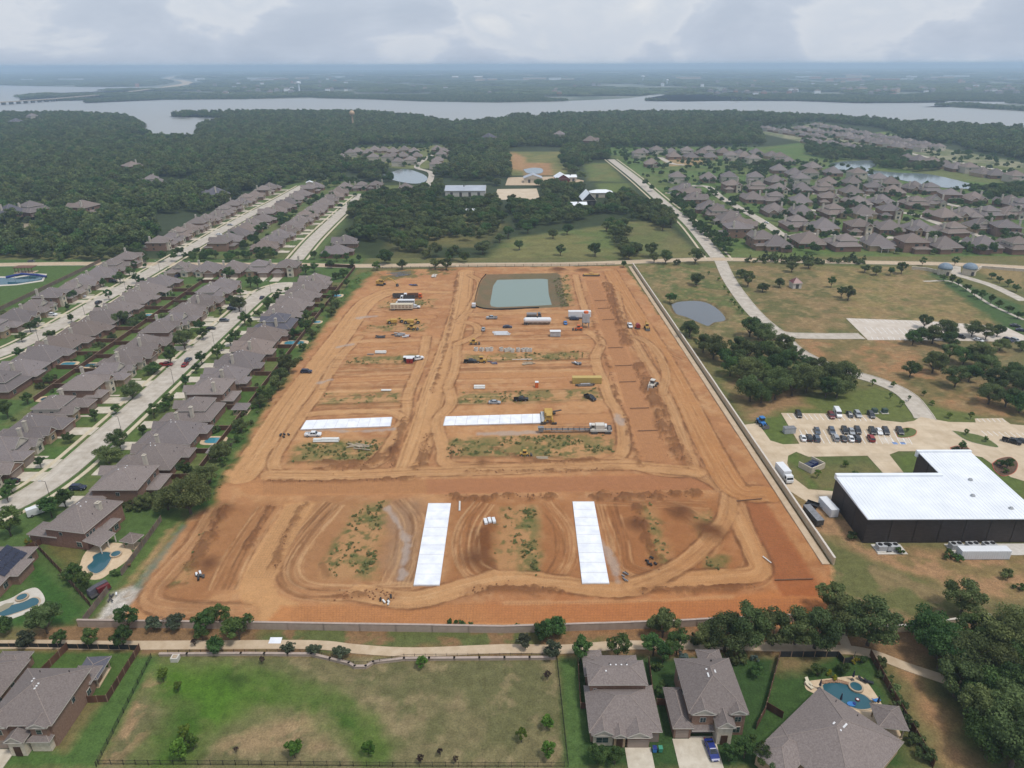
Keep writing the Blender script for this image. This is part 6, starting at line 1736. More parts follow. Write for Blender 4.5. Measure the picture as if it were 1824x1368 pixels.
# dark trailers by the wall, transformers, dumpster pen
def trailer(px, py, rz, L, mat, lb, open_=True):
    p = [('bed', MB().box(-1.1, 1.1, -L / 2, L / 2, .6, .75), [mat])]
    if open_:
        p += [('side', MB().box(sx - .05, sx + .05, -L / 2, L / 2, .75, 1.2), [mat]) for sx in (-1.1, 1.1)]
    else:
        p += [('load', MB().box(-1.05, 1.05, -L / 2, L / 2, .75, 2.3), [M_DSTEEL]), ('cover', MB().box(-1.1, 1.1, -L / 2 - .05, L / 2 + .05, 2.3, 2.4), [M_STEEL])]
    p += wheels(.4, .25, ((-1.25, .3), (1.25, .3), (-1.25, 1.3), (1.25, 1.3))) + [('hitch', MB().tube((0, -L / 2, .6), (0, -L / 2 - 1.4, .6), .07), [M_DSTEEL])]
    build('trailer', px, py, rz, lb, 'trailer', p, z=.05)
trailer(1447, 925, .12, 8, M_DSTEEL, 'covered black trailer between the wall and the dark building', False); trailer(1446, 902, .9, 3.5, PAINT['black'], 'small open black trailer behind the covered one')
for px, py, lb in ((1557, 735, 'left green transformer box behind the car park'), (1575, 735, 'right green transformer box behind the car park')):
    build('transformer', px, py, 0, lb, 'transformer', [('cabinet', MB().box(-.9, .9, -.8, .8, .15, 1.7), [surf('tgreen', S(66, 84, 74), S(76, 94, 84), 1.0)]), ('pad', MB().box(-1.3, 1.3, -1.2, 1.2, 0, .15), [M_PCONC])])
build('electrical_cabinet', 1405, 771, .1, 'grey louvred cabinet left of the parked cars', 'cabinet', [('cabinet', MB().box(-2, 2, -1, 1, .1, 2.2), [M_GALV]), ('lid', MB().box(-2.1, 2.1, -1.1, 1.1, 2.2, 2.3), [M_STEEL])])
# ------------------------------------------------------------------ the dark building and its car parks
M_CLAD = surf('dark_cladding', S(62, 54, 51), S(78, 69, 65), 0.5, 0.55, stretch=(1, 1, 6), detail=4)
M_MROOF = surf('white_metal_roof', S(232, 236, 241, 0.84), S(245, 248, 252, 0.85), 0.16, 0.5, detail=8)
M_MGREY = surf('grey_metal_roof', S(172, 178, 188), S(190, 196, 206), 0.1, 0.5)
bx0, by0 = 96.0, 160.0
r = root('dark_building', (bx0, by0, 0), 0, 'large dark-clad building with white metal roof beside the car park', 'building')
def clad(p, q, h, parent, n=None):
    p, q = np.array(p, float), np.array(q, float)
    L = np.linalg.norm(q - p)
    n = n or max(1, int(round(L / 6.6)))
    d = (q - p) / L
    for k in range(n):
        a, b = p + d * (L * k / n + .09), p + d * (L * (k + 1) / n - .09)
        nn = np.array([d[1], -d[0]])
        mb = MB().prism([tuple(a), tuple(b), tuple(b - nn * .2), tuple(a - nn * .2)], 0, h)
        m_ = int(L / n / .45)
        for j in range(m_):
            c0 = a + (b - a) * (j + .35) / m_
            c1 = a + (b - a) * (j + .65) / m_
            mb.prism([tuple(c0 + nn * .05), tuple(c1 + nn * .05), tuple(c1 - nn * .02), tuple(c0 - nn * .02)], .1, h - .05)
        put('wall_panel', mb.mesh('wall_panel', M_CLAD), parent)
BW, BD, BH = 47.0, 21.0, 8.0
clad((0, 0), (BW, 0), BH, r); clad((0, BD), (0, 0), BH, r); clad((31, 34), (31, BD + .2), BH + .6, r); clad((BW, 34), (31, 34), BH + .6, r); clad((31, BD), (0, BD), BH, r); clad((BW, 0), (BW, 34), BH, r)
def metal_roof(x0, x1, y0, y1, z0, z1, nm='roof'):
    """slopes up from y0 (z0) to y1 (z1), standing seams as raised ribs"""
    mb = MB()
    mb.side([(y0, z0 - .25), (y0, z0), (y1, z1), (y1, z1 - .25)], x0, x1)
    n = int((x1 - x0) / 1.0)
    for k in range(n):
        x = x0 + (k + .5) * (x1 - x0) / n
        mb.side([(y0, z0 - .05), (y0, z0 + .07), (y1, z1 + .07), (y1, z1 - .05)], x - .04, x + .04)
    return mb.mesh(nm, M_MROOF)
ro = put('roof', metal_roof(-.3, 31, -.3, 20.0, BH + .15, BH + .75), r)
put('roof', metal_roof(31, BW + .3, -.3, 33.4, BH + .17, BH + 1.2), r)
put('parapet', MB().box(-.3, 31, 20.0, 21.3, BH - .3, BH + 1.35).mesh('parapet', M_MROOF), r)
put('parapet', MB().box(30.4, BW + .4, 33.4, 34.4, BH - .3, BH + 1.75).mesh('parapet', M_MROOF), r)
put('parapet', MB().box(-.34, -.02, -.3, 20.0, BH - .1, BH + .3).mesh('parapet', M_MROOF), r)
put('gutter', MB().box(-.3, BW + .3, -.55, -.3, BH - .05, BH + .2).mesh('gutter', M_MROOF), r)
for x, y, z in ((34, 10, 8.6), (41, 4, 8.35), (38, 18, 8.85)):
    put('roof_vent', MB().box(-.5, .5, -.4, .4, 0, .35).box(-.3, .3, -.25, .25, .35, .6).mesh('roof_vent', M_GALV), ro, (x, y, z))
for i, (x, y) in enumerate(((4.0, -3), (6.5, -3), (24, -2.6), (28.5, -2.6), (33, -2.6))):
    p = [('casing', MB().box(-1.6, 1.6, -1.0, 1.0, .3, 1.7), [M_GALV]), ('pad', MB().box(-2, 2, -1.4, 1.4, 0, .25), [M_PCONC])] + [('fan', MB().tube((-.8 + 1.6 * k, .1, 1.7), (-.8 + 1.6 * k, .1, 1.85), .6, n=12), [M_BLACK]) for k in range(2)]
    build('air_conditioner', (bx0 + x, by0 + y), 0, .05, '%s rooftop-style cooling unit from the left at the foot of the dark wall' % ORD[i], 'cooling unit', p, 'cooling units behind the dark building', z=.03)
build('vent_stack', (bx0 + 26.5, by0 + BD + 2), 0, 0, 'grey duct and cabinet in the corner of the dark building', 'duct', [('cabinet', MB().box(-1.2, 1.2, -1, 1, .1, 2.8), [M_GALV]), ('duct', MB().tube((1.3, 0, 2), (3.6, 0, 2), .4, n=8), [M_STEEL])])
struct('service_pad', MB().box(bx0 + 2, bx0 + 10, by0 - 5, by0 - .6, -.1, .1).mesh('service_pad', M_PCONC))
struct('service_pad', MB().box(bx0 + 22, bx0 + 46, by0 - 5.5, by0 - .6, -.1, .1).mesh('service_pad', M_PCONC))
LOT = [(1391, 736), (1470, 737), (1556, 740), (1570, 749), (1608, 753), (1628, 750), (1640, 743), (1690, 752), (1738, 753), (1736, 746), (1785, 745), (1800, 756), (1824, 758), (1850, 770), (1850, 865), (1800, 850), (1750, 815), (1700, 804), (1600, 804), (1584, 810), (1625, 862), (1590, 862), (1545, 812), (1440, 814), (1418, 805), (1404, 812), (1402, 826), (1414, 852), (1440, 872), (1492, 876), (1488, 902), (1440, 896), (1402, 872), (1380, 838), (1352, 797), (1326, 757), (1350, 754), (1372, 785), (1395, 792), (1424, 791)]
sheet('car_park', LOT, 0.12, M_LOT, 'tan concrete car park and drive round the dark building')
sheet('car_park', [(1507, 567), (1650, 572), (1790, 582), (1824, 598), (1850, 612), (1755, 608), (1620, 606), (1546, 606)], 0.12, M_LOT2, 'pale concrete upper car park with white bays')
M_ISLE = surf('island_turf', S(92, 108, 56), S(112, 118, 70), 0.8, 0.95, bump=0.03)
M_MULCH = surf('mulch', S(92, 70, 54), S(116, 92, 74), 1.5, 0.95, bump=0.04)
M_RKERB = surf('red_kerb', S(196, 96, 76), S(204, 120, 98), 1.0, 0.9)
def island(pts, lb, mat=None, kerbmat=None):
    P = smooth_line(GA(pts) + [GA(pts)[0]], 4)[:-1]
    o = sheet('planting_island', P, .2, mat or M_ISLE, lb, world=True)
    n = len(P)
    c = np.mean(np.array(P), 0)
    Q = [tuple(np.array(p) + (np.array(p) - c) / np.linalg.norm(np.array(p) - c) * .2) for p in P]
    mb = MB().prism(Q if area(Q) > 0 else Q[::-1], 0, .17)
    put('kerb', mb.mesh('kerb', kerbmat or M_RKERB), o)
island([(1597, 772), (1608, 764), (1622, 763), (1632, 768), (1628, 776), (1612, 780), (1600, 779)], 'oval grass island beside the parked cars')
island([(1696, 768), (1712, 770), (1750, 778), (1778, 796), (1760, 795), (1722, 785)], 'long grass island in the right lot', kerbmat=M_KERB)
island([(1693, 798), (1705, 795), (1722, 797), (1728, 806), (1715, 810), (1698, 806)], 'small planted island behind the white roof', M_MULCH)
island([(1768, 826), (1780, 818), (1800, 815), (1812, 826), (1806, 842), (1786, 848), (1772, 838)], 'round planted bed at the right edge', M_MULCH)
def stripes(rows, lb):
    for i, (x0, y0, x1, y1, n, dx, dy) in enumerate(rows):
        mb = MB()
        for k in range(n):
            t_ = k / (n - 1)
            a, b = GA([(x0 + (x1 - x0) * t_, y0 + (y1 - y0) * t_), (x0 + (x1 - x0) * t_ + dx, y0 + (y1 - y0) * t_ + dy)])
            a, b = np.array(a), np.array(b)
            d = (b - a) / np.linalg.norm(b - a)
            nn = np.array([-d[1], d[0]]) * .1
            mb.face([(*(a + nn), .127), (*(a - nn), .127), (*(b - nn), .127), (*(b + nn), .127)][::-1])
        struct('bay_markings', mb.mesh('bay_markings', M_WHITE))
stripes([(1402, 737, 1545, 741, 16, 8, 10), (1424, 766, 1612, 768, 19, 6, 11), (1430, 778, 1618, 780, 19, 7, 12), (1512, 568, 1640, 573, 15, 8, 5), (1540, 583, 1620, 586, 9, 11, 11), (1552, 600, 1640, 603, 10, 3, 5), (1660, 574, 1790, 583, 14, 8, 5), (1740, 746, 1785, 746, 6, 6, 6), (1748, 768, 1820, 772, 8, 10, 8)], '')
mb = MB()
for k in range(7):
    a, b = GA([(1568 + 3 * k, 779), (1576 + 3 * k, 790)])
    mb.face([(a[0], a[1], .128), (a[0] + .14, a[1], .128), (b[0] + .14, b[1], .128), (b[0], b[1], .128)])
    a, b = GA([(1598 + 2.4 * k, 779), (1606 + 2.4 * k, 790)])
    mb.face([(a[0], a[1], .128), (a[0] + .14, a[1], .128), (b[0] + .14, b[1], .128), (b[0], b[1], .128)])
struct('hatched_markings', mb.mesh('hatched_markings', M_WHITE))
M_HB = surf('blue_marking', S(120, 150, 200), S(140, 168, 214), 1)
for px in (1594, 1608):
    c = G(px, 790)
    struct('bay_symbol', MB().box(c.x - .8, c.x + .8, c.y - .8, c.y + .8, .11, .128).mesh('bay_symbol', M_HB))
# dumpster pen
c = G(1445, 832)
pen = [('wall', thin_wall([(-3.2, 2.4), (-3.2, -2.4), (3.2, -2.4), (3.2, 2.4)], 2.0, .3, M_STONE, cap=M_CAP)[0], None), ]
build('bin_enclosure', 1445, 833, .55, 'pale masonry bin enclosure on the lawn left of the building', 'enclosure', pen, z=.05)
for i, (dx, dy) in enumerate(((-1.4, .1), (1.2, .3))):
    off = Vector((dx, dy, 0)); off.rotate(Matrix.Rotation(.55, 3, 'Z'))
    build('skip_bin', (c.x + off.x, c.y + off.y), 0, .55, '%s blue bin inside the pale enclosure' % ['left', 'right'][i], 'bin', [('bin', MB().side([(-1, .2), (-1.1, 1.5), (1.1, 1.3), (1, .2)], -1, 1), [PAINT['blue']]), ('lid', MB().side([(-1.15, 1.5), (-1.15, 1.58), (1.15, 1.38), (1.15, 1.3)], -1.05, 1.05), [PAINT['navy']])], z=.08)

# ------------------------------------------------------------------ the houses nearest the camera
HA = house_kit([(-6.6, 6.6, .8, 11.2, 0, 3.0, 'hip', .6, 0), (-6.0, 5.2, 9.6, 15.2, 2.4, 5.8, 'hip', .5, 0), (-6.2, 4.6, 14.6, 19.4, 0, 3.0, 'hip', .45, 0), (-6.2, -2.8, 18.6, 21.0, 0, 2.9, 'hip', .45, 0), (-6.2, -2.4, 0, 4.2, 0, 3.0, 'gy', .6, 2), (-2.3, -.1, -.4, 3.4, 0, 2.9, 'gy', .62, 3), (.2, 4.5, -.5, 5.4, 0, 3.0, 'gy', .55, 0)],
    [('F', -4.5, .9, 2.4, 1.4, 0), ('F', -5.0, 3.9, .7, .7, 9.6), ('R', 12, 3.9, 1.2, 1.2, 5.2), ('L', 12, 3.9, 1.2, 1.2, -6.0)], [(2.35, 4.0, -.5), (5.6, 1.7, .8)], [(-1.2, 1.2, -.42)], (), 5, M_BRICK1, seed=21)
place_house(HA, (21.6, 96.6, .05), 0, 'brick house with blue and green bins, right of the field', 'house')
HB = house_kit([(-3.9, 6.8, 1.6, 14.5, 0, 5.8, 'hip', .62, 0), (-7.0, -3.7, .4, 9.5, 0, 3.0, 'hip', .55, 0), (-3.6, .6, 1.0, 4.6, 2.9, 5.9, 'gy', .55, 0), (3.7, 6.7, 1.1, 4.6, 0, 5.85, 'gy', .55, 0), (.9, 3.8, -1.0, 4.6, 0, 4.7, 'gy', .8, 2), (1.4, 5.6, 13.6, 17.5, 0, 5.2, 'hip', .5, 0)],
    [('F', -1.5, 3.7, 1.2, 1.2, 1.0), ('F', 5.3, 3.7, 1.3, 1.3, 1.1), ('F', 5.3, .8, 1.5, 1.5, 1.1), ('L', 8, 3.8, 1.1, 1.2, -3.9), ('L', 11.5, 3.8, 1.1, 1.2, -3.9), ('R', 9, 3.8, 1.1, 1.2, 6.8)], [(-5.4, 2.5, .4), (-1.4, 4.2, 1.6)], [(2.35, 1.3, -1.02)], (), 6, M_BRICK1, seed=22, lean=[(-3.7, .7, 1.05, -.1, 2.6, 3.0, 0)])
place_house(HB, (38.2, 97.8, .05), 0, 'two-storey brick house behind the blue car', 'house')
HC = house_kit([(-8, 8, 0, 18.4, 0, 3.0, 'hip', .55, 0), (-8, -2, -4.5, 4, 0, 3.0, 'hip', .55, 0), (3.0, 8, -3, 4, 0, 3.0, 'hip', .5, 0)], [('L', -2, .9, 1.8, 1.5, -8), ('L', 3, .9, 1.4, 1.5, -8), ('B', 0, .9, 2.0, 1.6, 18.4), ('B', 4, .9, 2.0, 1.6, 18.4), ('R', 6, .9, 1.4, 1.4, 8)], [(5.5, 4.2, -3)], [(1, 1.2, 0)], (), 7, M_BRICK3, seed=23)
u_ = np.array([.772, .635]); v_ = np.array([.635, -.772])
o_ = np.array([49.0, 95.0]) + v_ * 7.6
place_house(HC, (o_[0], o_[1], .05), -math.atan2(.772, .635), 'single-storey house set askew beside the pool at the bottom right', 'house')
HD = house_kit([(-6.2, 6.2, 1.0, 14.2, 0, 5.8, 'hip', .55, 0), (-5.8, -2.0, .4, 4.4, 0, 5.8, 'gy', .55, 0), (2.4, 5.6, .4, 4.4, 2.6, 5.75, 'gy', .55, 0), (-1.4, 1.6, -1.2, 3.4, 0, 3.8, 'gy', .75, 2), (2.0, 5.7, -.2, 3, 0, 2.8, 'hip', .5, 2), (1.8, 6.1, 13.5, 17.6, 0, 3.0, 'hip', .4, 0)],
    [('F', -3.9, 3.7, 1.8, 1.3, .4), ('F', 4.0, 3.9, 1.1, 1.2, .4), ('R', 8, 3.8, 1.0, 1.2, 6.2), ('R', 12.5, 1.0, 1.3, 1.4, 6.2), ('B', -2, 3.6, 1.6, 1.3, 14.2)], [(-3.9, 3.4, .4)], [(.1, 1.3, -1.22)], (), 5, M_BRICK1, seed=24)
place_house(HD, (-94.2, 96.0, .05), 0, 'two-storey brick house at the bottom left corner', 'house')
place_house(KH[0], (-112, 98, .05), 0, 'house cut off by the left edge beside the corner house', 'house', roof=M_ROOF)
HF = house_kit([(-7.4, 7.4, 3.5, 15.5, 0, 5.7, 'hip', .62, 0), (-7.2, -1.5, -.5, 6, 0, 3.0, 'hip', .6, 0), (2.0, 7.2, -2.5, 6, 0, 2.9, 'hip', .55, 0), (-3.0, 2.6, 14.8, 17.4, 0, 3.0, 'hip', .45, 0)],
    [('B', 4.2, 3.9, 1.0, 1.0, 15.5), ('B', 5.4, 3.9, 1.0, 1.0, 15.5), ('B', 6.6, 3.9, 1.0, 1.0, 15.5), ('R', 13, .8, 1.6, 1.6, 7.4), ('B', -1.5, .8, 1.6, 1.5, 17.4), ('B', 1.0, .8, 1.6, 1.5, 17.4), ('R', 8, 3.9, 1.0, 1.1, 7.4)], [(-4.4, 4.6, -.5), (4.6, 4.2, -2.5)], [(.3, 1.1, 3.5)], [(-1.5, 13.6, 9.2, 1.2)], 4, M_BRICK2, seed=25, lean=[(2.4, 8.6, 15.4, 20.5, 2.8, 4.0, 0)], posts=[(2.8, 20.2, 2.7), (5.5, 20.2, 2.7), (8.3, 20.2, 2.7)])
place_house(HF, (-129.0, 168.0, .05), -PI / 2 - .18, 'big two-storey brick house above the kidney-shaped pool', 'house')
HS = house_kit([(-8, 8, 0, 16, 0, 3.0, 'hip', .6, 0), (-8, -2, -5, 4, 0, 3.0, 'hip', .6, 0), (-3, 3, 15, 18, 0, 2.9, 'hip', .5, 0)], [('B', -5, .8, 1.6, 1.5, 16), ('B', 5, .8, 1.6, 1.5, 16), ('R', 10, .8, 1.4, 1.5, 8), ('R', 12.5, .8, 1.4, 1.5, 8)], [(-5, 4.8, -5)], [(1, 1.1, 0)], (), 3, M_BRICK1, seed=26)
hs = place_house(HS, (-143.0, 147.0, .05), -PI / 2, 'brick house with solar panels at the left edge', 'house')
M_SOLAR = surf('solar_glass', S(38, 40, 58), S(50, 52, 72), 1.0, 0.15, spec=0.7)
roof_o = [c for c in hs.children if c.name.startswith('roof')][0]
spn = MB().box(-.5, .5, -.85, .85, 0, .06).mesh('solar_panel', [M_SOLAR])
tilt = math.atan(.6)
for iy in range(3):
    for ix in range(9 if iy < 2 else 5):
        o = put('solar_panel', spn, roof_o, (-4.4 + ix * 1.04, 15.2 - iy * 1.55, 3.5 + (16.45 - (15.2 - iy * 1.55)) * .6 - .1))
        o.rotation_euler = (-tilt, 0, 0)
for a, w_, y0, lb in ((23.95, 2.2, 96.1, 0), (36.8, 2.2, 98.6, 1), (32.8, 1.5, 98.0, 2), (-98, 2.0, 96.2, 3)):
    struct('driveway', MB().box(a - w_ - .3, a + w_ + .3, 78, y0, 0, .15 + .004 * lb).mesh('driveway', M_CONC2))
build('wheeled_bin', (27.0, 95.2), 0, 0, 'blue wheeled bin on the driveway', 'bin', [('bin', MB().side([(-.3, .1), (-.4, 1.1), (.4, 1.1), (.35, .1)], -.35, .35), [PAINT['sky']]), ('lid', MB().box(-.38, .38, -.44, .44, 1.1, 1.18), [PAINT['blue']])], z=.15)
build('wheeled_bin', (28.1, 95.2), 0, 0, 'green wheeled bin beside the blue one', 'bin', [('bin', MB().side([(-.3, .1), (-.4, 1.1), (.4, 1.1), (.35, .1)], -.35, .35), [PAINT['green']]), ('lid', MB().box(-.38, .38, -.44, .44, 1.1, 1.18), [PAINT['green']])], z=.15)
build('air_conditioner', 1190, 1258, 0, 'cooling unit between the two front houses', 'cooling unit', [('casing', MB().box(-.5, .5, -.5, .5, .1, 1.1), [M_GALV]), ('fan', MB().tube((0, 0, 1.1), (0, 0, 1.16), .4, n=12), [M_BLACK])])
# fences of the near yards
def F(pts, lb, h=1.9, mat=None, panel=2.4):
    fence(GA(pts), lb, h, mat, panel=panel)
F([(288, 928), (217, 1026)], 'grey board fence between the pool yard and the rock channel', mat=M_FENCE2)
F([(197, 1050), (150, 1110)], 'grey board fence running down to the front wall', mat=M_FENCE2)
F([(66, 976), (110, 1022), (163, 1083)], 'brown board fence slanting between the two pool yards')
F([(44, 984), (82, 966)], 'brown board fence beside the solar house')
F([(122, 1156), (250, 1158)], 'dark fence across the top of the corner yard', 1.5, M_SILT); F([(250, 1158), (192, 1250), (157, 1252)], 'brown board fence round the right of the corner yard'); F([(122, 1156), (76, 1202)], 'brown board fence on the left of the corner yard')
F([(1029, 1178), (1034, 1262), (1046, 1262)], 'thin board fence left of the house with bins', 1.7); F([(1155, 1182), (1168, 1288)], 'brown board fence between the two front houses'); F([(1169, 1256), (1192, 1257)], 'short brown fence closing the gap between the front houses')
F([(1388, 1172), (1362, 1270), (1346, 1300)], 'brown board fence right of the two-storey front house'); F([(1364, 1262), (1394, 1280)], 'short brown fence beside the askew house'); F([(1549, 1168), (1600, 1260), (1662, 1368)], 'brown board fence along the right of the pool yard')
F([(1388, 1170), (1492, 1170), (1502, 1182), (1518, 1180), (1522, 1170)], 'black screened fence along the top of the pool yard', 1.6, M_SILT)
F([(0, 1153), (122, 1154)], 'low black fence beside the footpath at left', 1.2, M_SILT)
# pools
M_POOLD = surf('pool_deck', S(212, 186, 152), S(226, 202, 170), 0.8, 0.9)
M_POOLD2 = surf('pool_deck_grey', S(206, 198, 184), S(220, 212, 200), 0.8, 0.9)
M_COPE = surf('coping', S(176, 156, 132), S(196, 176, 150), 1.2, 0.9)
M_POOL = water_mat('pool_water', S(52, 98, 110), 0.08, 0.2, 1.5)
M_POOLB = water_mat('bright_pool_water', S(72, 146, 164), 0.08, 0.2, 1.5)
def pool(pts, deck, lb, water=None, spa=None, deckmat=None, shelf=None, group=None):
    P = smooth_line(GA(pts) + [GA(pts)[0]], 5)[:-1]
    P = P if area(P) > 0 else P[::-1]
    c = np.mean(np.array(P), 0)
    r = root('swimming_pool', (c[0], c[1], 0), 0, lb, 'pool', group)
    rel = lambda Q: [(q[0] - c[0], q[1] - c[1]) for q in Q]
    if deck:
        D = smooth_line(GA(deck) + [GA(deck)[0]], 5)[:-1]
        D = D if area(D) > 0 else D[::-1]
        put('deck', MB().prism(rel(D), -.1, .12).mesh('deck', deckmat or M_POOLD), r)
    k = max(1.06, 1 + .35 / max(1.0, math.sqrt(abs(area(P)) / PI)))
    put('coping', MB().prism([(x * k, y * k) for x, y in rel(P)], 0, .17).mesh('coping', M_COPE), r)
    put('water', MB().prism(rel(P), .02, .185).mesh('water', water or M_POOL), r)
    if spa:
        q = G(*spa) - Vector((c[0], c[1], 0))
        ring = lambda rr: [(q.x + rr * math.cos(a * PI / 10), q.y + rr * math.sin(a * PI / 10)) for a in range(20)]
        sp = put('spa', MB().prism(ring(1.5), 0, .55).mesh('spa', M_COPE), r)
        put('spa_water', MB().prism(ring(1.15), .4, .57).mesh('spa_water', water or M_POOL), sp)
    if shelf:
        put('shelf', MB().prism(rel(GA(shelf) if area(GA(shelf)) > 0 else GA(shelf)[::-1]), .05, .2).mesh('shelf', surf('tan_shelf', S(150, 144, 120), S(162, 154, 130), 1)), r)
    return r
pool([(160, 1018), (156, 1010), (166, 1000), (166, 992), (176, 986), (190, 984), (200, 988), (196, 1000), (186, 1014), (172, 1022)], [(142, 1008), (150, 988), (168, 972), (215, 968), (236, 985), (225, 1000), (200, 1018), (178, 1032), (155, 1030)], 'kidney-shaped pool with spa behind the big brick house', spa=(207, 989))
pool([(-10, 1094), (10, 1082), (40, 1074), (58, 1066), (68, 1068), (68, 1076), (52, 1084), (30, 1092), (8, 1098)], [(-10, 1076), (20, 1066), (45, 1052), (66, 1048), (80, 1066), (72, 1082), (40, 1096), (0, 1106)], 'long curved pool with spa beside the solar house', spa=(40, 1066), deckmat=M_POOLD2, shelf=[(-8, 1086), (10, 1076), (26, 1074), (16, 1084), (0, 1092)])
pool([(1465, 1222), (1475, 1217), (1505, 1219), (1520, 1232), (1540, 1240), (1552, 1252), (1550, 1262), (1530, 1264), (1512, 1258), (1490, 1246), (1470, 1234)], [(1432, 1216), (1445, 1213), (1470, 1210), (1515, 1205), (1535, 1207), (1555, 1230), (1572, 1258), (1575, 1275), (1560, 1300), (1545, 1290), (1500, 1262), (1450, 1236), (1436, 1228)], 'freeform pool with rock spa beside the askew house', spa=(1524, 1226), shelf=None)
for i, (px, py, w_, d_, bright, lb) in enumerate(((265, 562, 6, 4, 1, 'small pool in the yard below the leafy clump'), (121, 649, 6, 4, 1, 'round little pool with tan patio in the third row'), (168, 651, 9, 4, 0, 'long dark pool against the long brown fence'), (92, 711, 8, 3.5, 0, 'narrow pool beside the long fence near the left edge'), (524, 611, 9, 4.5, 1, 'bright turquoise pool backing onto the site'), (600, 527, 5, 4, 1, 'small pool in the topmost yard beside the site'),
                                                  (381, 785, 6, 4, 1, 'pool behind the dark red brick house beside the site'), (300, 874, 6, 3.5, 0, 'pool half hidden by trees in the second near yard'), (564, 574, 4, 3, 1, 'spa pool in an upper yard beside the site'), (275, 585, 4, 3, 1, 'spa pool beside the long brown fence'), (372, 521, 4, 3, 1, 'small pool in the yard with trampoline'), (1195, 344, 8, 4, 1, 'pool in the first yard of the row along the right road'), (1225, 359, 8, 4, 1, 'pool in the third yard of the row along the right road'))):
    c = G(px, py)
    r = root('swimming_pool', (c.x, c.y, 0), 0, lb, 'pool', 'small backyard pools')
    el = [(w_ / 2 * math.copysign(abs(math.cos(a * PI / 12)) ** .6, math.cos(a * PI / 12)), d_ / 2 * math.copysign(abs(math.sin(a * PI / 12)) ** .6, math.sin(a * PI / 12))) for a in range(24)]
    put('deck', MB().prism([(x * 1.5, y * 1.6) for x, y in el], -.1, .12).mesh('deck', M_POOLD), r)
    put('coping', MB().prism([(x * 1.1, y * 1.12) for x, y in el], 0, .16).mesh('coping', M_COPE), r)
    put('water', MB().prism(el, 0, .175).mesh('water', M_POOLB if bright else M_POOL), r)
# rock edging, parasols, floats, loungers round the askew house's pool
M_ROCK = surf('rock', S(146, 112, 88), S(176, 142, 114), 1.5, 0.9, bump=.05)
def rock_mesh(seed, s=1.0):
    bm = bmesh.new()
    bmesh.ops.create_icosphere(bm, subdivisions=1, radius=.5 * s)
    rg = random.Random(seed)
    for v in bm.verts:
        v.co *= rg.uniform(.75, 1.2)
        v.co.z *= .6
    me = bpy.data.meshes.new('rock')
    bm.to_mesh(me); bm.free()
    me.materials.append(M_ROCK)
    return me
RK = [rock_mesh(k) for k in range(4)]
for i in range(14):
    t_ = i / 13
    c = G(1466 + 48 * t_, 1220 - 4 * math.sin(t_ * 3) - 3 + 4 * t_)
    tag(put('rock', RK[i % 4], None, (c.x, c.y, .25), i), '%s brown boulder from the left edging the freeform pool' % ORD[i], 'rock', 'boulders edging the freeform pool')
def parasol(px, py, lb, col='navy'):
    build('parasol', px, py, 0, lb, 'parasol', [('pole', MB().tube((0, 0, 0), (0, 0, 2.8), .05, n=6), [M_STEEL]), ('canopy', MB().tube((0, 0, 1.1), (0, 0, 2.7), .28, .08, n=8), [PAINT[col]]), ('base', MB().tube((0, 0, 0), (0, 0, .12), .4, n=10), [M_DSTEEL])], z=.12)
parasol(1459, 1228, 'closed navy parasol left of the freeform pool'); parasol(1518, 1212, 'closed navy parasol above the rock spa'); parasol(1496, 1253, 'closed navy parasol on the near edge of the freeform pool'); parasol(1562, 1258, 'closed navy parasol at the right end of the freeform pool')
def lounger(px, py, rz, lb, col='charcoal'):
    build('sun_lounger', px, py, rz, lb, 'lounger', [('seat', MB().box(-.35, .35, -.9, .4, .3, .4), [PAINT[col]]), ('backrest', MB().side([(.4, .33), (.4, .43), (1.0, .85), (1.0, .75)], -.35, .35), [PAINT[col]])] + [('leg', MB().box(x - .03, x + .03, y - .03, y + .03, 0, .3), [M_DSTEEL]) for x in (-.3, .3) for y in (-.8, .35)], z=.12)
lounger(1440, 1218, .3, 'pale lounger at the left tip of the freeform pool deck', 'cream'); lounger(1441, 1224, .5, 'second pale lounger at the left tip of the freeform pool deck', 'cream'); lounger(1536, 1214, .8, 'dark lounger on the upper right of the pool deck'); lounger(1547, 1217, 1.2, 'dark lounger beside the fence side of the pool deck'); lounger(1560, 1250, 1.8, 'blue lounger at the right of the pool deck', 'sky')
build('pool_float', 1516, 1256, 0, 'bright blue float on the freeform pool', 'float', [('raft', MB().prism([(.9 * math.cos(a * PI / 6), .6 * math.sin(a * PI / 6)) for a in range(12)], .18, .42), [PAINT['sky']]), ('pillow', MB().prism([(.6 + .3 * math.cos(a * PI / 6), .4 * math.sin(a * PI / 6)) for a in range(12)], .42, .55), [PAINT['blue']])])
build('pool_float', 1527, 1248, 0, 'small red and white float on the freeform pool', 'float', [('ring', MB().tube((0, 0, .18), (0, 0, .4), .45, n=12), [PAINT['maroon']]), ('seat', MB().tube((0, 0, .4), (0, 0, .44), .25, n=10), [PAINT['white']])])
def pavilion(px, py, rz, w, d, h, roofm, lb, cat='pavilion', z=0.05, kind='hip', pt=.5, roof_off=.5):
    rm = MB()
    roof_solid(rm, -w / 2, w / 2, -d / 2, d / 2, h, pt, roof_off, kind)
    p = [('roof', rm.mesh('roof', [roofm, M_TRIM, M_SIDING, M_RIDGE]), None)] + [('post', MB().box(x - .14, x + .14, y - .14, y + .14, 0, h + .05), [M_COPE]) for x in (-w / 2 + .2, w / 2 - .2) for y in (-d / 2 + .2, d / 2 - .2)] + [('floor', MB().box(-w / 2, w / 2, -d / 2, d / 2, -.1, .14), [M_POOLD])]
    return build('pavilion', px, py, rz, lb, cat, p, z=z)
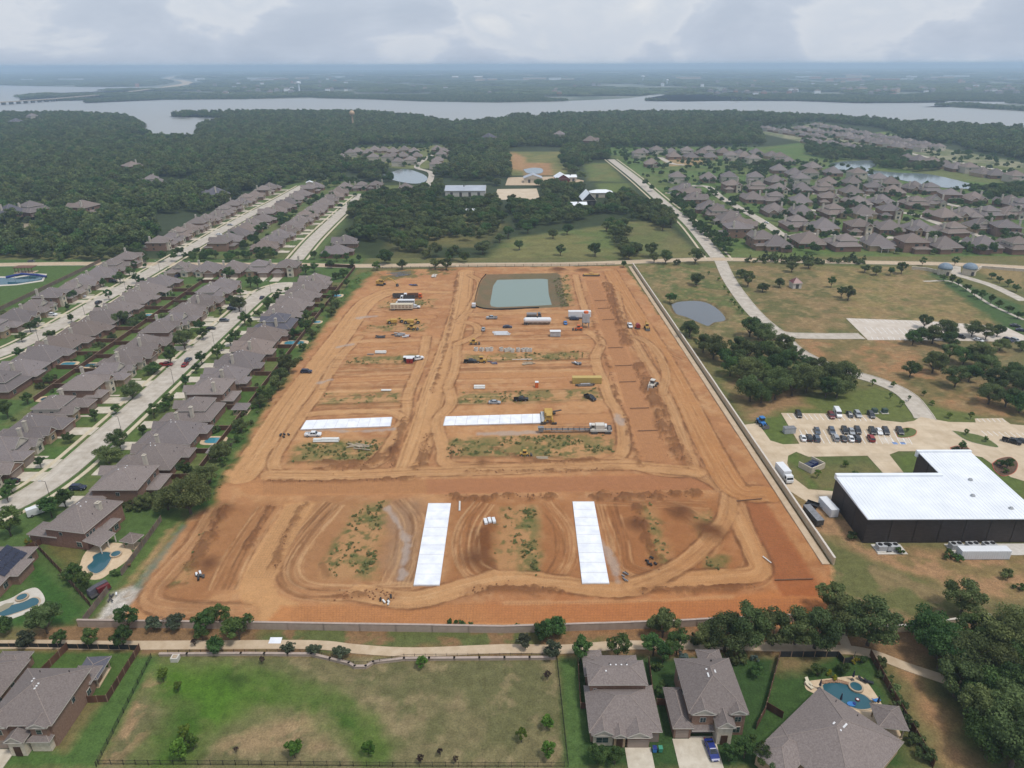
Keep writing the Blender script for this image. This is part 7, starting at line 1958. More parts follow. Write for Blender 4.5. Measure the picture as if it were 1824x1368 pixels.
pavilion(1578, 1296, -.15, 4.6, 4.8, 2.8, M_ROOF, 'hip-roofed pavilion at the corner of the freeform pool'); pavilion(238, 972, -.25, 3.6, 3.2, 2.4, M_ROOF4, 'small roofed cabana beside the kidney pool'); pavilion(170, 1208, .05, 4.2, 5.5, 2.7, M_ROOF3, 'dark flat-roofed pergola in the corner yard', pt=.12); pavilion(388, 812, 0, 4.5, 4.5, 2.5, M_ROOF2, 'pergola beside the pool of the red brick house', pt=.15); pavilion(432, 735, 0, 5.0, 5.0, 2.5, M_ROOF2, 'grey-roofed pergola in a yard beside the site', pt=.3)
build('covered_trailer', 178, 1058, -.6, 'maroon and grey covered trailer parked beside the rock channel', 'trailer', [('cover', MB().side([(-2.4, .9), (-2.2, 2.2), (-.6, 2.5), (2.4, 2.4), (2.6, .9)], -1.15, .2), [M_ROOF3]), ('cover', MB().side([(-.6, .9), (-.6, 2.3), (2.3, 2.2), (2.5, .9)], .2, 1.15), [PAINT['maroon']]), ('bed', MB().box(-1.1, 1.1, -2.4, 2.6, .6, .85), [M_DSTEEL])] + wheels(.4, .25, ((-1.2, .3), (1.2, .3))), z=.05)
build('grill', 229, 1010, .4, 'small stack of pool furniture beside the kidney pool', 'furniture', [('table', MB().box(-.6, .6, -.4, .4, .6, .7), [PAINT['brown']])] + [('leg', MB().box(x - .05, x + .05, y - .05, y + .05, 0, .6), [PAINT['brown']]) for x in (-.5, .5) for y in (-.3, .3)], z=.12)
build('utility_box', 313, 1176, 0, 'pale square utility box at the field corner', 'box', [('box', MB().box(-.8, .8, -.7, .7, 0, 1.1), [M_PCONC]), ('lid', MB().box(-.5, .5, -.45, .45, 1.1, 1.2), [M_COPE])])
build('trampoline', 348, 531, 0, 'dark trampoline in a yard of the back-to-back row', 'trampoline', [('mat', MB().tube((0, 0, .8), (0, 0, .86), 1.9, n=16), [M_BLACK]), ('frame', MB().tube((0, 0, .7), (0, 0, .8), 2.1, n=16), [PAINT['blue']])] + [('leg', MB().tube((1.9 * math.cos(a), 1.9 * math.sin(a), 0), (1.9 * math.cos(a), 1.9 * math.sin(a), .75), .05, n=5), [M_STEEL]) for a in (0, 1.57, 3.14, 4.71)])

# ------------------------------------------------------------------ farm, gatehouses, splash pool and other middle-distance buildings
def barn(px, py, rz, w, d, h, roofm, wallm, lb, kind='gx', pt=.25, seed=1, extra=None, z=-.1, doors=2):
    rm = MB()
    roof_solid(rm, -w / 2, w / 2, -d / 2, d / 2, h, pt, .6, kind, rid=1)
    p = [('wall', MB().box(-w / 2, w / 2, -d / 2, d / 2, 0, h, bottom=False), [wallm]), ('roof', rm.mesh('roof', [roofm, M_TRIM, wallm, roofm]), None)]
    for k in range(doors):
        x = -w / 2 + (k + .7) * w / (doors + .4)
        p.append(('door', MB().box(x - 1.3, x + 1.3, -d / 2 - .08, -d / 2, 0, h * .75), [M_DSTEEL]))
    for k in range(3):
        if kind == 'gx':
            p.append(('roof_vent', MB().tube((-w / 4 * 0 + (k - 1) * w * .04, -d * .12 + k * d * .12, h + d / 2 * pt * .7), (-w / 4 * 0 + (k - 1) * w * .04, -d * .12 + k * d * .12, h + d / 2 * pt + .9), .6, n=8), [M_DSTEEL]))
    return build('barn', px, py, rz, lb, 'barn', p + (extra or []), z=z)
barn(830, 346, .0, 40, 26, 5.5, M_MGREY, M_PCONC, 'large grey-roofed metal barn among the trees', doors=4)
barn(949, 324, 0, 20, 16, 5, M_MGREY, M_STONE, 'grey-roofed farm shed below the stock pond', 'gy', .35)
barn(1000, 325, .1, 14, 22, 5.5, M_MROOF, PAINT['maroon'], 'white-roofed red barn of the farm', 'gy', .6); barn(1016, 322, .1, 12, 10, 4.5, M_MROOF, M_SIDING, 'white-roofed side shed joined to the red barn', 'gx', .4)
barn(1046, 366, .05, 12, 22, 6, M_MROOF, M_BLACK, 'black farmhouse with steep white roof', 'gy', 1.0, z=.5); barn(1030, 372, .05, 14, 10, 4, M_MROOF, M_SIDING, 'low white-roofed wing of the black farmhouse', 'gx', .4); barn(1070, 350, .05, 22, 12, 4.5, M_MROOF, M_STONE, 'white-roofed open shed right of the farmhouse', 'hip', .35)
barn(838, 380, .2, 8, 6, 3, M_MROOF, M_SIDING, 'small white-roofed shed among the oaks', 'gx', .3, doors=1); barn(552, 330, .2, 7, 6, 3, M_MROOF, M_SIDING, 'small white shed at the end of the wooded row', 'gy', .4, doors=1)
build('garden_shed', 1416, 512, .1, 'small brown-roofed shed alone in the pasture', 'shed', [('wall', MB().box(-2, 2, -2, 2, 0, 2.4), [M_PCONC]), ('roof', (lambda m_: (roof_solid(m_, -2, 2, -2, 2, 2.4, .9, .3), m_)[1].mesh('roof', [PAINT['maroon'], M_TRIM, M_PCONC, M_RIDGE]))(MB()), None), ('door', MB().box(-.7, .7, -2.05, -2, 0, 2), [M_DSTEEL])], s=1.3)
M_DOME = surf('slate_dome', S(120, 136, 152), S(142, 158, 172), .6, .6)
for px, lb in ((1681, 'left stone gatehouse with blue-grey dome'), (1725, 'right stone gatehouse with blue-grey dome')):
    dm = MB()
    loft(dm, [[(4.2 * math.cos(e * PI / 14) * math.cos(a * PI / 8), 4.2 * math.cos(e * PI / 14) * math.sin(a * PI / 8), 4 + 3.4 * math.sin(e * PI / 14)) for a in range(16)] for e in range(7)])
    build('gatehouse', px, 489, 0, lb, 'gatehouse', [('wall', MB().tube((0, 0, 0), (0, 0, 4), 3.8, n=16), [M_STONE]), ('roof', dm.mesh('roof', [M_DOME], True), None), ('doorway', MB().box(-.8, .8, -3.95, -3.6, 0, 2.6), [M_DSTEEL])])
wall_thing('stone_wall', GA([(1624, 480), (1650, 482), (1676, 488)]), 1.8, .5, M_STONE, M_CAP, 'curved stone entrance wall left of the gatehouses'); wall_thing('stone_wall', GA([(1732, 488), (1748, 478), (1824, 484)]), 1.6, .5, M_STONE, M_CAP, 'stone entrance wall right of the gatehouses')
road('drive', [(1702, 474), (1704, 488), (1730, 497), (1770, 510), (1824, 536)], 6, 'pale drive leading from the gatehouses', kerb=0, z=.09); road('path', [(1645, 501), (1700, 503), (1760, 540), (1824, 570)], 2, 'narrow path beside the row of lawn trees', kerb=0, z=.08)
sheet('splash_pool', [(-10, 495), (30, 495), (62, 490), (80, 490), (74, 499), (30, 506), (-10, 508)], .12, M_POOL, 'turquoise public pool at the left edge')
sheet('pool_deck', [(-20, 500), (-20, 492), (30, 493), (62, 487), (84, 488), (77, 501), (30, 508), (-20, 511)], .06, M_POOLD2, 'pale deck round the public pool')
build('slide', 52, 497, .2, 'long blue water slide over the public pool', 'slide', [('slide', arm([(-12, -1, 2), (-4, 1, 3.2), (4, 1, 2.2), (10, 0, 1)], .9), [PAINT['blue']])] + [('post', MB().tube((x, 0, 0), (x, 0, 2.5), .12, n=6), [M_STEEL]) for x in (-8, 0, 7)])
build('pavilion', 47, 485, 0, 'brown timber shade pavilion beside the public pool', 'pavilion', [('roof', MB().box(-6, 6, -3, 3, 3.4, 3.8), [PAINT['brown']]), ('floor', MB().box(-6, 6, -3.4, 3, 0, .3), [M_POOLD])] + [('post', MB().box(x - .15, x + .15, -2.5, -2.2, .2, 3.4), [PAINT['brown']]) for x in (-5.4, -3.2, -1.1, 1.1, 3.2, 5.4)])
# ------------------------------------------------------------------ far things
def tower(px, py, D, h, r_, lb, mat, slim=False):
    d = G(px, py)
    k = D / math.hypot(d.x, d.y)
    x, y = d.x * k, d.y * k
    tank = MB()
    loft(tank, [[(rr * math.cos(a * PI / 8), rr * math.sin(a * PI / 8), z_) for a in range(16)] for rr, z_ in ((r_ * .3, h * .72), (r_, h * .8), (r_, h * .93), (r_ * .6, h), (.5, h * 1.03))])
    build('water_tower', (x, y), 0, 0, lb, 'water tower', [('tank', tank.mesh('tank', [mat], True), None), ('stem', MB().tube((0, 0, 0), (0, 0, h * .75), r_ * .34, r_ * .3, n=12), [mat])], z=-3)
M_TOWT = surf('tan_tower', S(206, 172, 140), S(216, 184, 152), .2, .7)
tower(629, 225, 1640, 36, 5.5, 'slim tan water tower rising from the left woods', M_TOWT)
tower(532, 150, 4300, 46, 13, 'white water tower beyond the lake at left', M_MROOF); tower(1145, 140, 6200, 44, 15, 'white water tower on a pale building beyond the lake', M_MROOF); tower(1188, 150, 5000, 38, 9, 'thin white water tower beyond the lake at right', M_MROOF)
# bridge
P = [(-1400 + 0, 2560)] 
bp = GA([(-60, 189), (0, 187), (100, 180), (200, 171), (300, 158)], -2.9)
br = root('bridge', (bp[0][0], bp[0][1], 0), 0, 'long low highway bridge over the lake at left', 'bridge')
o0 = np.array(bp[0])
for i in range(len(bp) - 1):
    a, b = np.array(bp[i]) - o0, np.array(bp[i + 1]) - o0
    d = (b - a) / np.linalg.norm(b - a)
    n_ = np.array([-d[1], d[0]]) * 14
    put('deck', MB().prism([tuple(a + n_), tuple(a - n_), tuple(b - n_), tuple(b + n_)][::-1], 5.0, 7.0).mesh('deck', M_TRAIL), br)
    put('parapet', MB().prism([tuple(a - n_ * 1.02), tuple(a - n_ * .97), tuple(b - n_ * .97), tuple(b - n_ * 1.02)], 6.9, 8.2).mesh('parapet', M_PCONC), br)
    m_ = max(1, int(np.linalg.norm(b - a) / 34))
    for k in range(m_):
        q = a + (b - a) * (k + .5) / m_
        put('pier', MB().box(q[0] - 2, q[0] + 2, q[1] - 10, q[1] + 10, -4, 5).mesh('pier', surf('pier', S(110, 106, 100), S(124, 120, 114), .3)), br)
# pale buildings far beyond the lake
M_FARW = [surf('far_white', S(240, 240, 240, .85), S(250, 250, 250, .85), .1), surf('far_tan', S(206, 176, 148), S(216, 188, 160), .1), surf('far_grey', S(150, 146, 146), S(166, 160, 160), .1), surf('far_red', S(186, 134, 112), S(196, 146, 124), .1)]
rgf = random.Random(77)
spots = []
for i in range(268):
    px = rgf.choice([rgf.uniform(-20, 1840), rgf.uniform(-20, 1840), rgf.uniform(1400, 1830), rgf.uniform(380, 620)])
    band = rgf.random()
    py = (rgf.uniform(127, 134) if band < .3 else rgf.uniform(134, 146) if band < .6 else rgf.uniform(146, 160) if band < .8 else rgf.uniform(160, 172))
    if px < 330 and py > 146:
        continue
    spots.append((px, py, 1 if band < .45 else 0))
for px, py in ((225, 156), (235, 157), (215, 157), (245, 155), (1330, 170), (1345, 172), (1360, 171), (1380, 170), (1405, 170), (1415, 168), (1455, 168), (1290, 166), (1310, 168), (1575, 166), (1590, 167)):
    spots.append((px, py, 0))
cnt = {}
for i, (px, py, big) in enumerate(sorted(spots)):
    c = G(px, py, -3)
    if inside(np.array([c.x]), np.array([c.y]), LAKE_W)[0]:
        continue
    D_ = c.y
    w_ = (rgf.uniform(60, 240) if big else rgf.uniform(14, 26)) * (1 if D_ < 9000 else 1.5)
    h_ = (rgf.uniform(10, 16) if big else rgf.uniform(10, 14)) * (1 if D_ < 5000 else 1.4) + 4
    mi = rgf.choice([0, 0, 1, 2, 3] if big else [0, 1, 2, 2, 3])
    m_ = M_FARW[mi]
    bk = (['white', 'tan', 'grey', 'reddish'][mi], 'farthest' if py < 134 else 'far' if py < 146 else 'middle' if py < 160 else 'near')
    cnt[bk] = cnt.get(bk, 0) + 1
    rm = MB().box(-w_ / 2 - 1, w_ / 2 + 1, -11, 11, h_, h_ + 1.2) if big else MB()
    if not big:
        roof_solid(rm, -w_ / 2, w_ / 2, -8, 8, h_, .6, .6)
    build('far_building', (c.x, c.y), 0, 0, '%s %s building from the left in the %s band beyond the lake' % (nth(cnt[bk] - 1), *bk), 'building', [('wall', MB().box(-w_ / 2, w_ / 2, -10 if big else -8, 10 if big else 8, 0, h_), [m_]), ('roof', rm.mesh('roof', [M_FARW[0] if big else M_ROOF2] * 4), None)], 'pale buildings beyond the lake', z=-3)
for px, py, w_, lb in ((811, 141, 60, 'cream hall with arched roof beyond the lake'), (852, 141, 80, 'long tan building beyond the lake')):
    c = G(px, py, -3)
    build('far_hall', (c.x, c.y), 0, 0, lb, 'building', [('wall', MB().box(-w_ / 2, w_ / 2, -14, 14, 0, 22), [M_FARW[1]]), ('roof', MB().side([(-15, 22), (-8, 27), (8, 27), (15, 22)], -w_ / 2 - 1, w_ / 2 + 1), [M_FARW[0]])], z=-3)
# street lamps
M_POLE = surf('lamp_pole', S(60, 58, 56), S(72, 70, 68), 1)
lamp_p = [('pole', MB().tube((0, 0, 0), (0, 0, 7), .09, .06, n=6).mesh('pole', M_POLE), None), ('arm', MB().tube((0, 0, 6.9), (1.6, 0, 7.2), .05, n=5).mesh('arm', M_POLE), None), ('lamp', MB().box(1.2, 2.0, -.15, .15, 7.1, 7.25).mesh('lamp', M_GALV), None)]
for i, (x, y, rz) in enumerate([(SA + 5.4, y, PI) for y in (182, 225, 268, 312, 356, 398)] + [(SB + 5.4, y, PI) for y in (318, 358, 402, 446)] + [(-155, y, 0.) for y in (500, 560, 620)]):
    build('street_lamp', (x, y), 0, rz, '%s street lamp from the near end of the %s' % (ORD[i if i < 6 else i - 6 if i < 10 else i - 10], 'nearest left street' if i < 6 else 'second left street' if i < 10 else 'street beyond the cross road'), 'street lamp', lamp_p, 'street lamps on the left')
# ------------------------------------------------------------------ trees
M_BARK = surf('bark', S(84, 72, 62), S(108, 96, 84), 2.0, .95, coords='obj')
L_OAK = leaf_mat('oak_leaves', S(72, 88, 50), S(132, 146, 90))
L_MID = leaf_mat('street_leaves', S(60, 90, 48), S(112, 138, 74))
L_BRIGHT = leaf_mat('bright_leaves', S(82, 116, 44), S(128, 156, 66))
L_GREY = leaf_mat('greyish_leaves', S(66, 80, 60), S(116, 124, 98))
L_DRY = leaf_mat('bare_twigs', S(92, 84, 76), S(130, 122, 110))
L_PURP = leaf_mat('purple_leaves', S(62, 48, 46), S(92, 74, 66))
L_YEL = leaf_mat('yellow_leaves', S(150, 150, 40), S(190, 180, 60))
L_LIGHT = leaf_mat('light_leaves', S(88, 108, 60), S(136, 148, 92))
L_WEED = leaf_mat('weed_leaves', S(118, 132, 78), S(164, 168, 112))
L_BLUE = leaf_mat('blue_leaves', S(104, 126, 120), S(140, 160, 150))

def crown(name, seed, h, rx, base, lobes, n, leaf, mat, shape='oak'):
    rg = np.random.default_rng(seed)
    ctr, rad = [], []
    cz, rz_ = base + (h - base) * .5, (h - base) * .5
    for k in range(lobes):
        th, u = rg.uniform(0, 2 * PI), rg.uniform(-.75, 1.0)
        s_ = math.sqrt(max(0.05, 1 - u * u))
        if shape == 'cone':
            u = rg.uniform(-1, .95); s_ = (1 - (u + 1) / 2) * .95 + .08
        rr = rg.uniform(.4, .98)
        ctr.append((math.cos(th) * s_ * rx * rr, math.sin(th) * s_ * rx * rr, cz + u * rz_ * .68))
        rad.append(rx * rg.uniform(.2, .36) * (1 if shape != 'cone' else .62 * s_ + .3))
    ctr, rad = np.array(ctr), np.array(rad)
    w = rad ** 2 / (rad ** 2).sum()
    li = rg.choice(lobes, n, p=w)
    d = rg.normal(size=(n, 3)); d[:, 2] += .25
    d /= np.linalg.norm(d, axis=1)[:, None]
    q = rg.uniform(.6, 1.12, n)
    P = ctr[li] + d * (rad[li] * q)[:, None] * np.array([1, 1, .85])
    P[:, 2] = np.maximum(P[:, 2], base * .8)
    N = d + rg.normal(size=(n, 3)) * .55
    N /= np.linalg.norm(N, axis=1)[:, None]
    A = np.cross(N, rg.normal(size=(n, 3))); A /= np.linalg.norm(A, axis=1)[:, None]
    B = np.cross(N, A)
    sz = leaf * rg.uniform(.6, 1.35, n)[:, None]
    V = np.stack([P - A * sz - B * sz * .55, P + A * sz * .3 - B * sz * .8, P + A * sz + B * sz * .5, P - A * sz * .25 + B * sz * .85], 1).reshape(-1, 3)
    Q = np.arange(4 * n).reshape(n, 4)
    me = mesh_np(name, V, Q, mat)
    tone = np.clip(rg.random(lobes)[li] * .6 + rg.random(n) * .4, 0, 1)
    a = me.attributes.new('leaf', 'FLOAT', 'FACE')
    a.data.foreach_set('value', tone.astype(np.float32))
    return me
def trunk(seed, h, r_, rx, base):
    rg = random.Random(seed)
    mb = MB()
    top = base + (h - base) * .35
    mb.tube((0, 0, -.3), (0, 0, base), r_ * 1.2, r_ * .85, n=7)
    mb.tube((0, 0, base), (rg.uniform(-.3, .3), rg.uniform(-.3, .3), top), r_ * .85, r_ * .4, n=6)
    for k in range(11):
        a = k * 1.26 + rg.uniform(-.4, .4)
        z0 = base * rg.uniform(.75, 1.1)
        mb.tube((0, 0, z0), (math.cos(a) * rx * rg.uniform(.4, .9), math.sin(a) * rx * rg.uniform(.4, .9), z0 + (h - base) * rg.uniform(.25, .75)), r_ * .5, r_ * .15, n=5, caps=False)
    return mb.mesh('trunk', [M_BARK])
KIND = {}
def kind(key, mat, n_var, h, rx, base, lobes, n, leaf, r_=.3, shape='oak'):
    KIND[key] = [(crown('crown', hash_(key) + k, h * (1 + .12 * (k - 1)), rx * (1 + .08 * (1 - k % 3)), base, lobes, n, leaf, mat, shape), trunk(hash_(key) + k, h, r_, rx, base)) for k in range(n_var)]
def hash_(s_):
    return sum(ord(c) * (i + 3) for i, c in enumerate(s_)) % 9973
kind('big_oak', L_OAK, 4, 11, 6.0, 2.6, 36, 9500, .21, .42)
kind('oak', L_OAK, 4, 9, 4.6, 2.0, 27, 6000, .21, .32)
kind('green_oak', L_MID, 3, 9.5, 4.9, 2.0, 29, 6500, .21, .34)
kind('street', L_MID, 4, 6.5, 2.6, 1.8, 24, 3000, .17, .16)
kind('round', L_MID, 2, 5.5, 2.7, .9, 26, 3000, .17, .15)
kind('bright', L_BRIGHT, 3, 4.6, 1.7, .9, 18, 1100, .18, .1)
kind('grey', L_GREY, 2, 4.6, 2.3, .6, 22, 1500, .2, .14)
kind('purple', L_PURP, 1, 3.2, .75, .5, 12, 300, .12, .07)
kind('cone', L_OAK, 2, 7, 1.9, .5, 22, 1500, .22, .16, 'cone')
kind('shrub', L_MID, 3, 2.0, 1.4, .1, 8, 550, .16, .08)
kind('darkshrub', L_OAK, 2, 2.6, 1.8, .1, 10, 700, .18, .08)
kind('weed', L_WEED, 2, 1.6, 1.6, .05, 8, 260, .2, .02)
kind('yellow', L_YEL, 1, 1.6, 1.1, .1, 7, 350, .14, .06)
kind('blue', L_BLUE, 1, 2.4, 1.9, .1, 10, 600, .18, .06)
kind('bare', L_DRY, 2, 7, 2.6, 1.5, 12, 420, .16, .2)
kind('far_oak', L_OAK, 4, 9.5, 5.0, 1.2, 13, 520, .8, .35)
TREES = []
NAMES = {'big_oak': 'oak_tree', 'oak': 'oak_tree', 'street': 'street_tree', 'round': 'round_tree', 'bright': 'sapling', 'grey': 'olive_tree', 'purple': 'plum_tree', 'cone': 'cypress_tree', 'shrub': 'shrub', 'darkshrub': 'shrub', 'yellow': 'shrub', 'blue': 'shrub', 'bare': 'bare_tree', 'far_oak': 'oak_tree', 'green_oak': 'oak_tree'}
def tree(k, x, y, s, label, group=None, world=False, z=0.0):
    c = (x, y) if world else tuple(G(x, y)[:2])
    cr, tr = KIND[k][RND.randrange(len(KIND[k]))]
    r = root(NAMES[k], (c[0], c[1], z), RND.uniform(0, 6.28), label, 'shrub' if NAMES[k] == 'shrub' else 'tree', group)
    r.scale = (s * RND.uniform(.92, 1.1), s * RND.uniform(.92, 1.1), s * RND.uniform(.9, 1.1))
    put('crown', cr, r)
    put('trunk', tr, r)
    TREES.append((c[0], c[1]))
    return r
def grove(items, label, group):
    """items: (kind, px, py of the foot, scale); told apart by their order from the left"""
    for i, (k, px, py, s) in enumerate(sorted(items, key=lambda q: q[1])):
        tree(k, px, py, s, label.format(n=ORD[i] if i < len(ORD) else str(i + 1)), group)
# --- front right oaks
grove([('big_oak', 1290, 1160, .8), ('big_oak', 1325, 1150, .85), ('oak', 1375, 1150, .95), ('oak', 1415, 1148, .9), ('big_oak', 1450, 1155, .85), ('big_oak', 1500, 1130, .9), ('oak', 1545, 1150, 1.1), ('oak', 1262, 1158, .7), ('oak', 1478, 1090, .8)], '{n} oak from the left in the clump at the front right corner of the site', 'oaks at the front right corner of the site')
grove([('oak', 1180, 1135, .75), ('street', 1100, 1172, .85), ('street', 1034, 1180, .95), ('street', 1163, 1168, 1.0), ('street', 1205, 1165, 1.0), ('round', 968, 1140, .9), ('round', 990, 1130, 1.0), ('grey', 933, 1152, .8), ('grey', 985, 1170, .95), ('darkshrub', 1235, 1142, .9)], '{n} tree from the left along the footpath before the two front houses', 'trees along the right footpath')
big_r = [(1690, 1165), (1730, 1150), (1775, 1160), (1815, 1150), (1670, 1190), (1720, 1200), (1770, 1210), (1815, 1205), (1700, 1240), (1750, 1255), (1800, 1260), (1735, 1300), (1785, 1310), (1820, 1320), (1755, 1350), (1800, 1365), (1830, 1280), (1650, 1150), (1835, 1230), (1725, 1270)]
grove([(RND.choice(['big_oak', 'oak', 'green_oak']), x, y, RND.uniform(.75, 1.0)) for x, y in big_r], '{n} oak from the left in the dense wood at the bottom right', 'oaks of the bottom right wood')
grove([('oak', 1712, 1090, .85), ('darkshrub', 1795, 1030, 1.1), ('shrub', 1815, 1050, 1.0), ('darkshrub', 1520, 960, 1.0), ('shrub', 1600, 985, .9), ('shrub', 1690, 993, 1.2), ('shrub', 1705, 998, 1.0), ('darkshrub', 1490, 1090, 1.2), ('shrub', 1575, 975, .7)], '{n} plant from the left on the slope behind the dark building', 'plants behind the dark building')
grove([('darkshrub', 1568, 1185, .8), ('darkshrub', 1578, 1210, .9), ('darkshrub', 1590, 1235, .9), ('darkshrub', 1603, 1265, .9), ('darkshrub', 1618, 1295, 1.0), ('darkshrub', 1632, 1325, 1.0), ('darkshrub', 1645, 1350, 1.0)], '{n} dark shrub going down the right fence of the pool yard', 'hedge along the right fence of the pool yard')
grove([('round', 1455, 1205, .55), ('round', 1500, 1200, .5), ('yellow', 1482, 1207, 1.0), ('yellow', 1523, 1180, .9), ('shrub', 1535, 1180, .8), ('yellow', 1528, 1345, .9), ('blue', 1225, 1178, 1.0), ('blue', 1210, 1177, .9), ('darkshrub', 1260, 1175, 1.0), ('darkshrub', 1280, 1177, .9), ('darkshrub', 1300, 1178, 1.0), ('darkshrub', 1320, 1178, .9), ('blue', 1345, 1178, .6), ('street', 1348, 1205, .55), ('shrub', 1172, 1195, 1.0), ('shrub', 1175, 1235, .9), ('shrub', 1190, 1240, .9), ('shrub', 1180, 1222, .7), ('street', 1180, 1180, .7)], '{n} garden plant from the left in the front right yards', 'garden plants of the front right yards')
grove([('street', 1065, 1362, .65), ('street', 1095, 1362, .6), ('street', 1298, 1355, .6), ('street', 1325, 1350, .8), ('street', 1355, 1362, .8), ('street', 1390, 1385, .7), ('shrub', 1058, 1338, .5), ('shrub', 1075, 1338, .6), ('shrub', 1340, 1320, .7)], '{n} small tree from the left before the front house doors', 'small trees before the front house doors')
# --- field
grove([('bright', 292, 1215, .75), ('bright', 318, 1232, .6), ('bright', 330, 1320, .85), ('bright', 322, 1352, 1.0), ('bright', 345, 1335, .8), ('bright', 525, 1350, .95), ('bright', 657, 1345, .75), ('bright', 752, 1190, .7), ('bright', 974, 1298, .75), ('bright', 929, 1322, .65), ('bright', 976, 1350, .85), ('purple', 467, 1182, .8), ('purple', 976, 1210, .9), ('purple', 750, 1358, .8), ('purple', 784, 1348, .7), ('purple', 812, 1358, .7), ('purple', 421, 1342, .6), ('purple', 348, 1152, .9)], '{n} sapling from the left in the fenced field', 'saplings in the fenced field')
# --- along the front wall, left half
grove([('oak', 85, 1128, .75), ('grey', 50, 1150, 1.0), ('street', 110, 1152, .6), ('street', 165, 1152, .75), ('street', 222, 1155, .85), ('round', 10, 1128, .9), ('street', 232, 1124, .85), ('grey', 275, 1122, .9), ('grey', 315, 1120, .95), ('bare', 300, 1118, .55), ('street', 368, 1130, .95), ('bare', 385, 1115, .7), ('street', 362, 1142, .6), ('street', 395, 1118, .8), ('round', 427, 1140, 1.15), ('round', 384, 1160, .8), ('grey', 515, 1162, .65), ('grey', 560, 1166, .65), ('grey', 608, 1172, .75), ('shrub', 800, 1115, .8), ('shrub', 818, 1115, .9), ('shrub', 838, 1116, .6), ('shrub', 920, 1116, .5)], '{n} tree from the left along the front wall and footpath', 'trees along the front wall and footpath')
# --- near left yards and the strip beside the site
grove([('big_oak', 340, 915, .95), ('oak', 300, 908, .85), ('oak', 265, 905, .6), ('oak', 372, 870, .8), ('oak', 395, 820, .75), ('darkshrub', 235, 905, 1.2), ('darkshrub', 250, 908, 1.2), ('oak', 430, 770, .6), ('bare', 412, 800, .7), ('oak', 515, 665, .95), ('oak', 500, 680, .7), ('oak', 463, 725, .6), ('street', 470, 710, .8), ('street', 540, 625, .7)], '{n} tree from the left in the weedy strip beside the site', 'trees in the weedy strip beside the site')
grove([('street', 135, 1040, .85), ('street', 155, 1055, .75), ('darkshrub', 120, 1030, 1.0), ('shrub', 205, 1025, 1.0), ('yellow', 52, 968, 1.0), ('street', 20, 955, 1.3), ('street', 93, 922, 1.1), ('street', 118, 905, .95), ('street', 15, 895, .7), ('oak', 195, 825, .8), ('oak', 215, 800, .7), ('street', 275, 745, .8), ('street', 207, 738, .7), ('big_oak', 237, 710, .6), ('round', 275, 665, 1.1), ('street', 305, 650, 1.2), ('oak', 330, 623, .9), ('street', 362, 605, 1.0), ('oak', 427, 555, .9), ('street', 360, 650, .9), ('street', 350, 665, .7), ('street', 332, 690, .8), ('street', 395, 625, .7), ('street', 437, 580, 1.1), ('street', 420, 605, .9), ('street', 495, 540, .9), ('street', 480, 550, 1.0), ('street', 512, 522, .6), ('street', 460, 515, 1.2), ('street', 447, 512, 1.0)], '{n} tree from the left along the nearest residential street', 'trees along the nearest residential street')
grove([('street', 410, 500, 1.3), ('street', 356, 505, .6), ('street', 500, 490, .8), ('street', 535, 500, .8), ('street', 545, 490, 1.1), ('street', 560, 485, 1.0), ('street', 590, 478, .9), ('street', 628, 478, .9), ('bright', 672, 482, 1.5), ('street', 717, 481, 1.1), ('oak', 775, 480, .8), ('oak', 795, 481, .9), ('round', 598, 498, 1.0), ('round', 612, 495, 1.1), ('street', 618, 512, .8), ('street', 345, 467, .8), ('street', 365, 465, .8), ('street', 385, 462, .9), ('street', 405, 462, .8), ('street', 425, 460, .8), ('street', 445, 462, .9), ('street', 470, 460, 1.1), ('street', 488, 460, 1.0), ('street', 560, 462, 1.0), ('street', 580, 465, 1.1), ('street', 600, 466, .9), ('street', 618, 466, .8), ('street', 640, 467, .8)], '{n} tree from the left along the cross road behind the site', 'trees along the cross road')
grove([('oak', 205, 580, .7), ('oak', 222, 578, .7), ('oak', 240, 582, .6), ('street', 255, 575, .9), ('street', 40, 610, .9), ('street', 55, 592, 1.0), ('street', 130, 537, 1.2), ('street', 185, 512, .8), ('street', 215, 505, 1.1), ('street', 244, 505, .9), ('street', 195, 535, .8), ('round', 305, 492, .9), ('darkshrub', 175, 618, 1.2), ('darkshrub', 160, 640, 1.2), ('street', 90, 690, .8), ('street', 50, 720, .8), ('street', 15, 745, .9), ('street', 240, 480, .7), ('street', 260, 470, .8), ('street', 128, 575, .7), ('darkshrub', 200, 605, 1.2)], '{n} garden tree from the left among the second and third rows', 'garden trees among the left rows')
grove([('street', 525, 605, .9), ('street', 545, 590, 1.1), ('street', 548, 575, 1.0), ('street', 590, 545, .8), ('street', 575, 555, .8), ('street', 600, 530, .7), ('street', 330, 850, .8), ('darkshrub', 385, 770, 1.0)], '{n} yard tree from the left in the plots backing onto the site', 'yard trees backing onto the site')
for (Xf, Ys, fc, nm) in ((-127.5, Y1, -1, 'row backing onto the site'), (-159, Y2, 1, 'nearest street, left side'), (-217.5, Y3, -1, 'long fenced row'), (-243.5, Y4, 1, 'farthest left row')):
    for i, y in enumerate(Ys):
        if RND.random() < .8:
            tree('street', Xf + fc * 4.5, y + RND.choice([-1, 1]) * RND.uniform(4.5, 6.5), RND.uniform(.55, .95), 'front-yard tree of the %s house, %s' % (ORD[i], nm), 'front-yard trees on the left', True)
        tree('darkshrub', Xf - fc * RND.uniform(21, 27), y + RND.uniform(-5, 5), RND.uniform(.6, 1.1), 'back-yard bush of the %s house, %s' % (ORD[i], nm), 'back-yard bushes on the left', True)
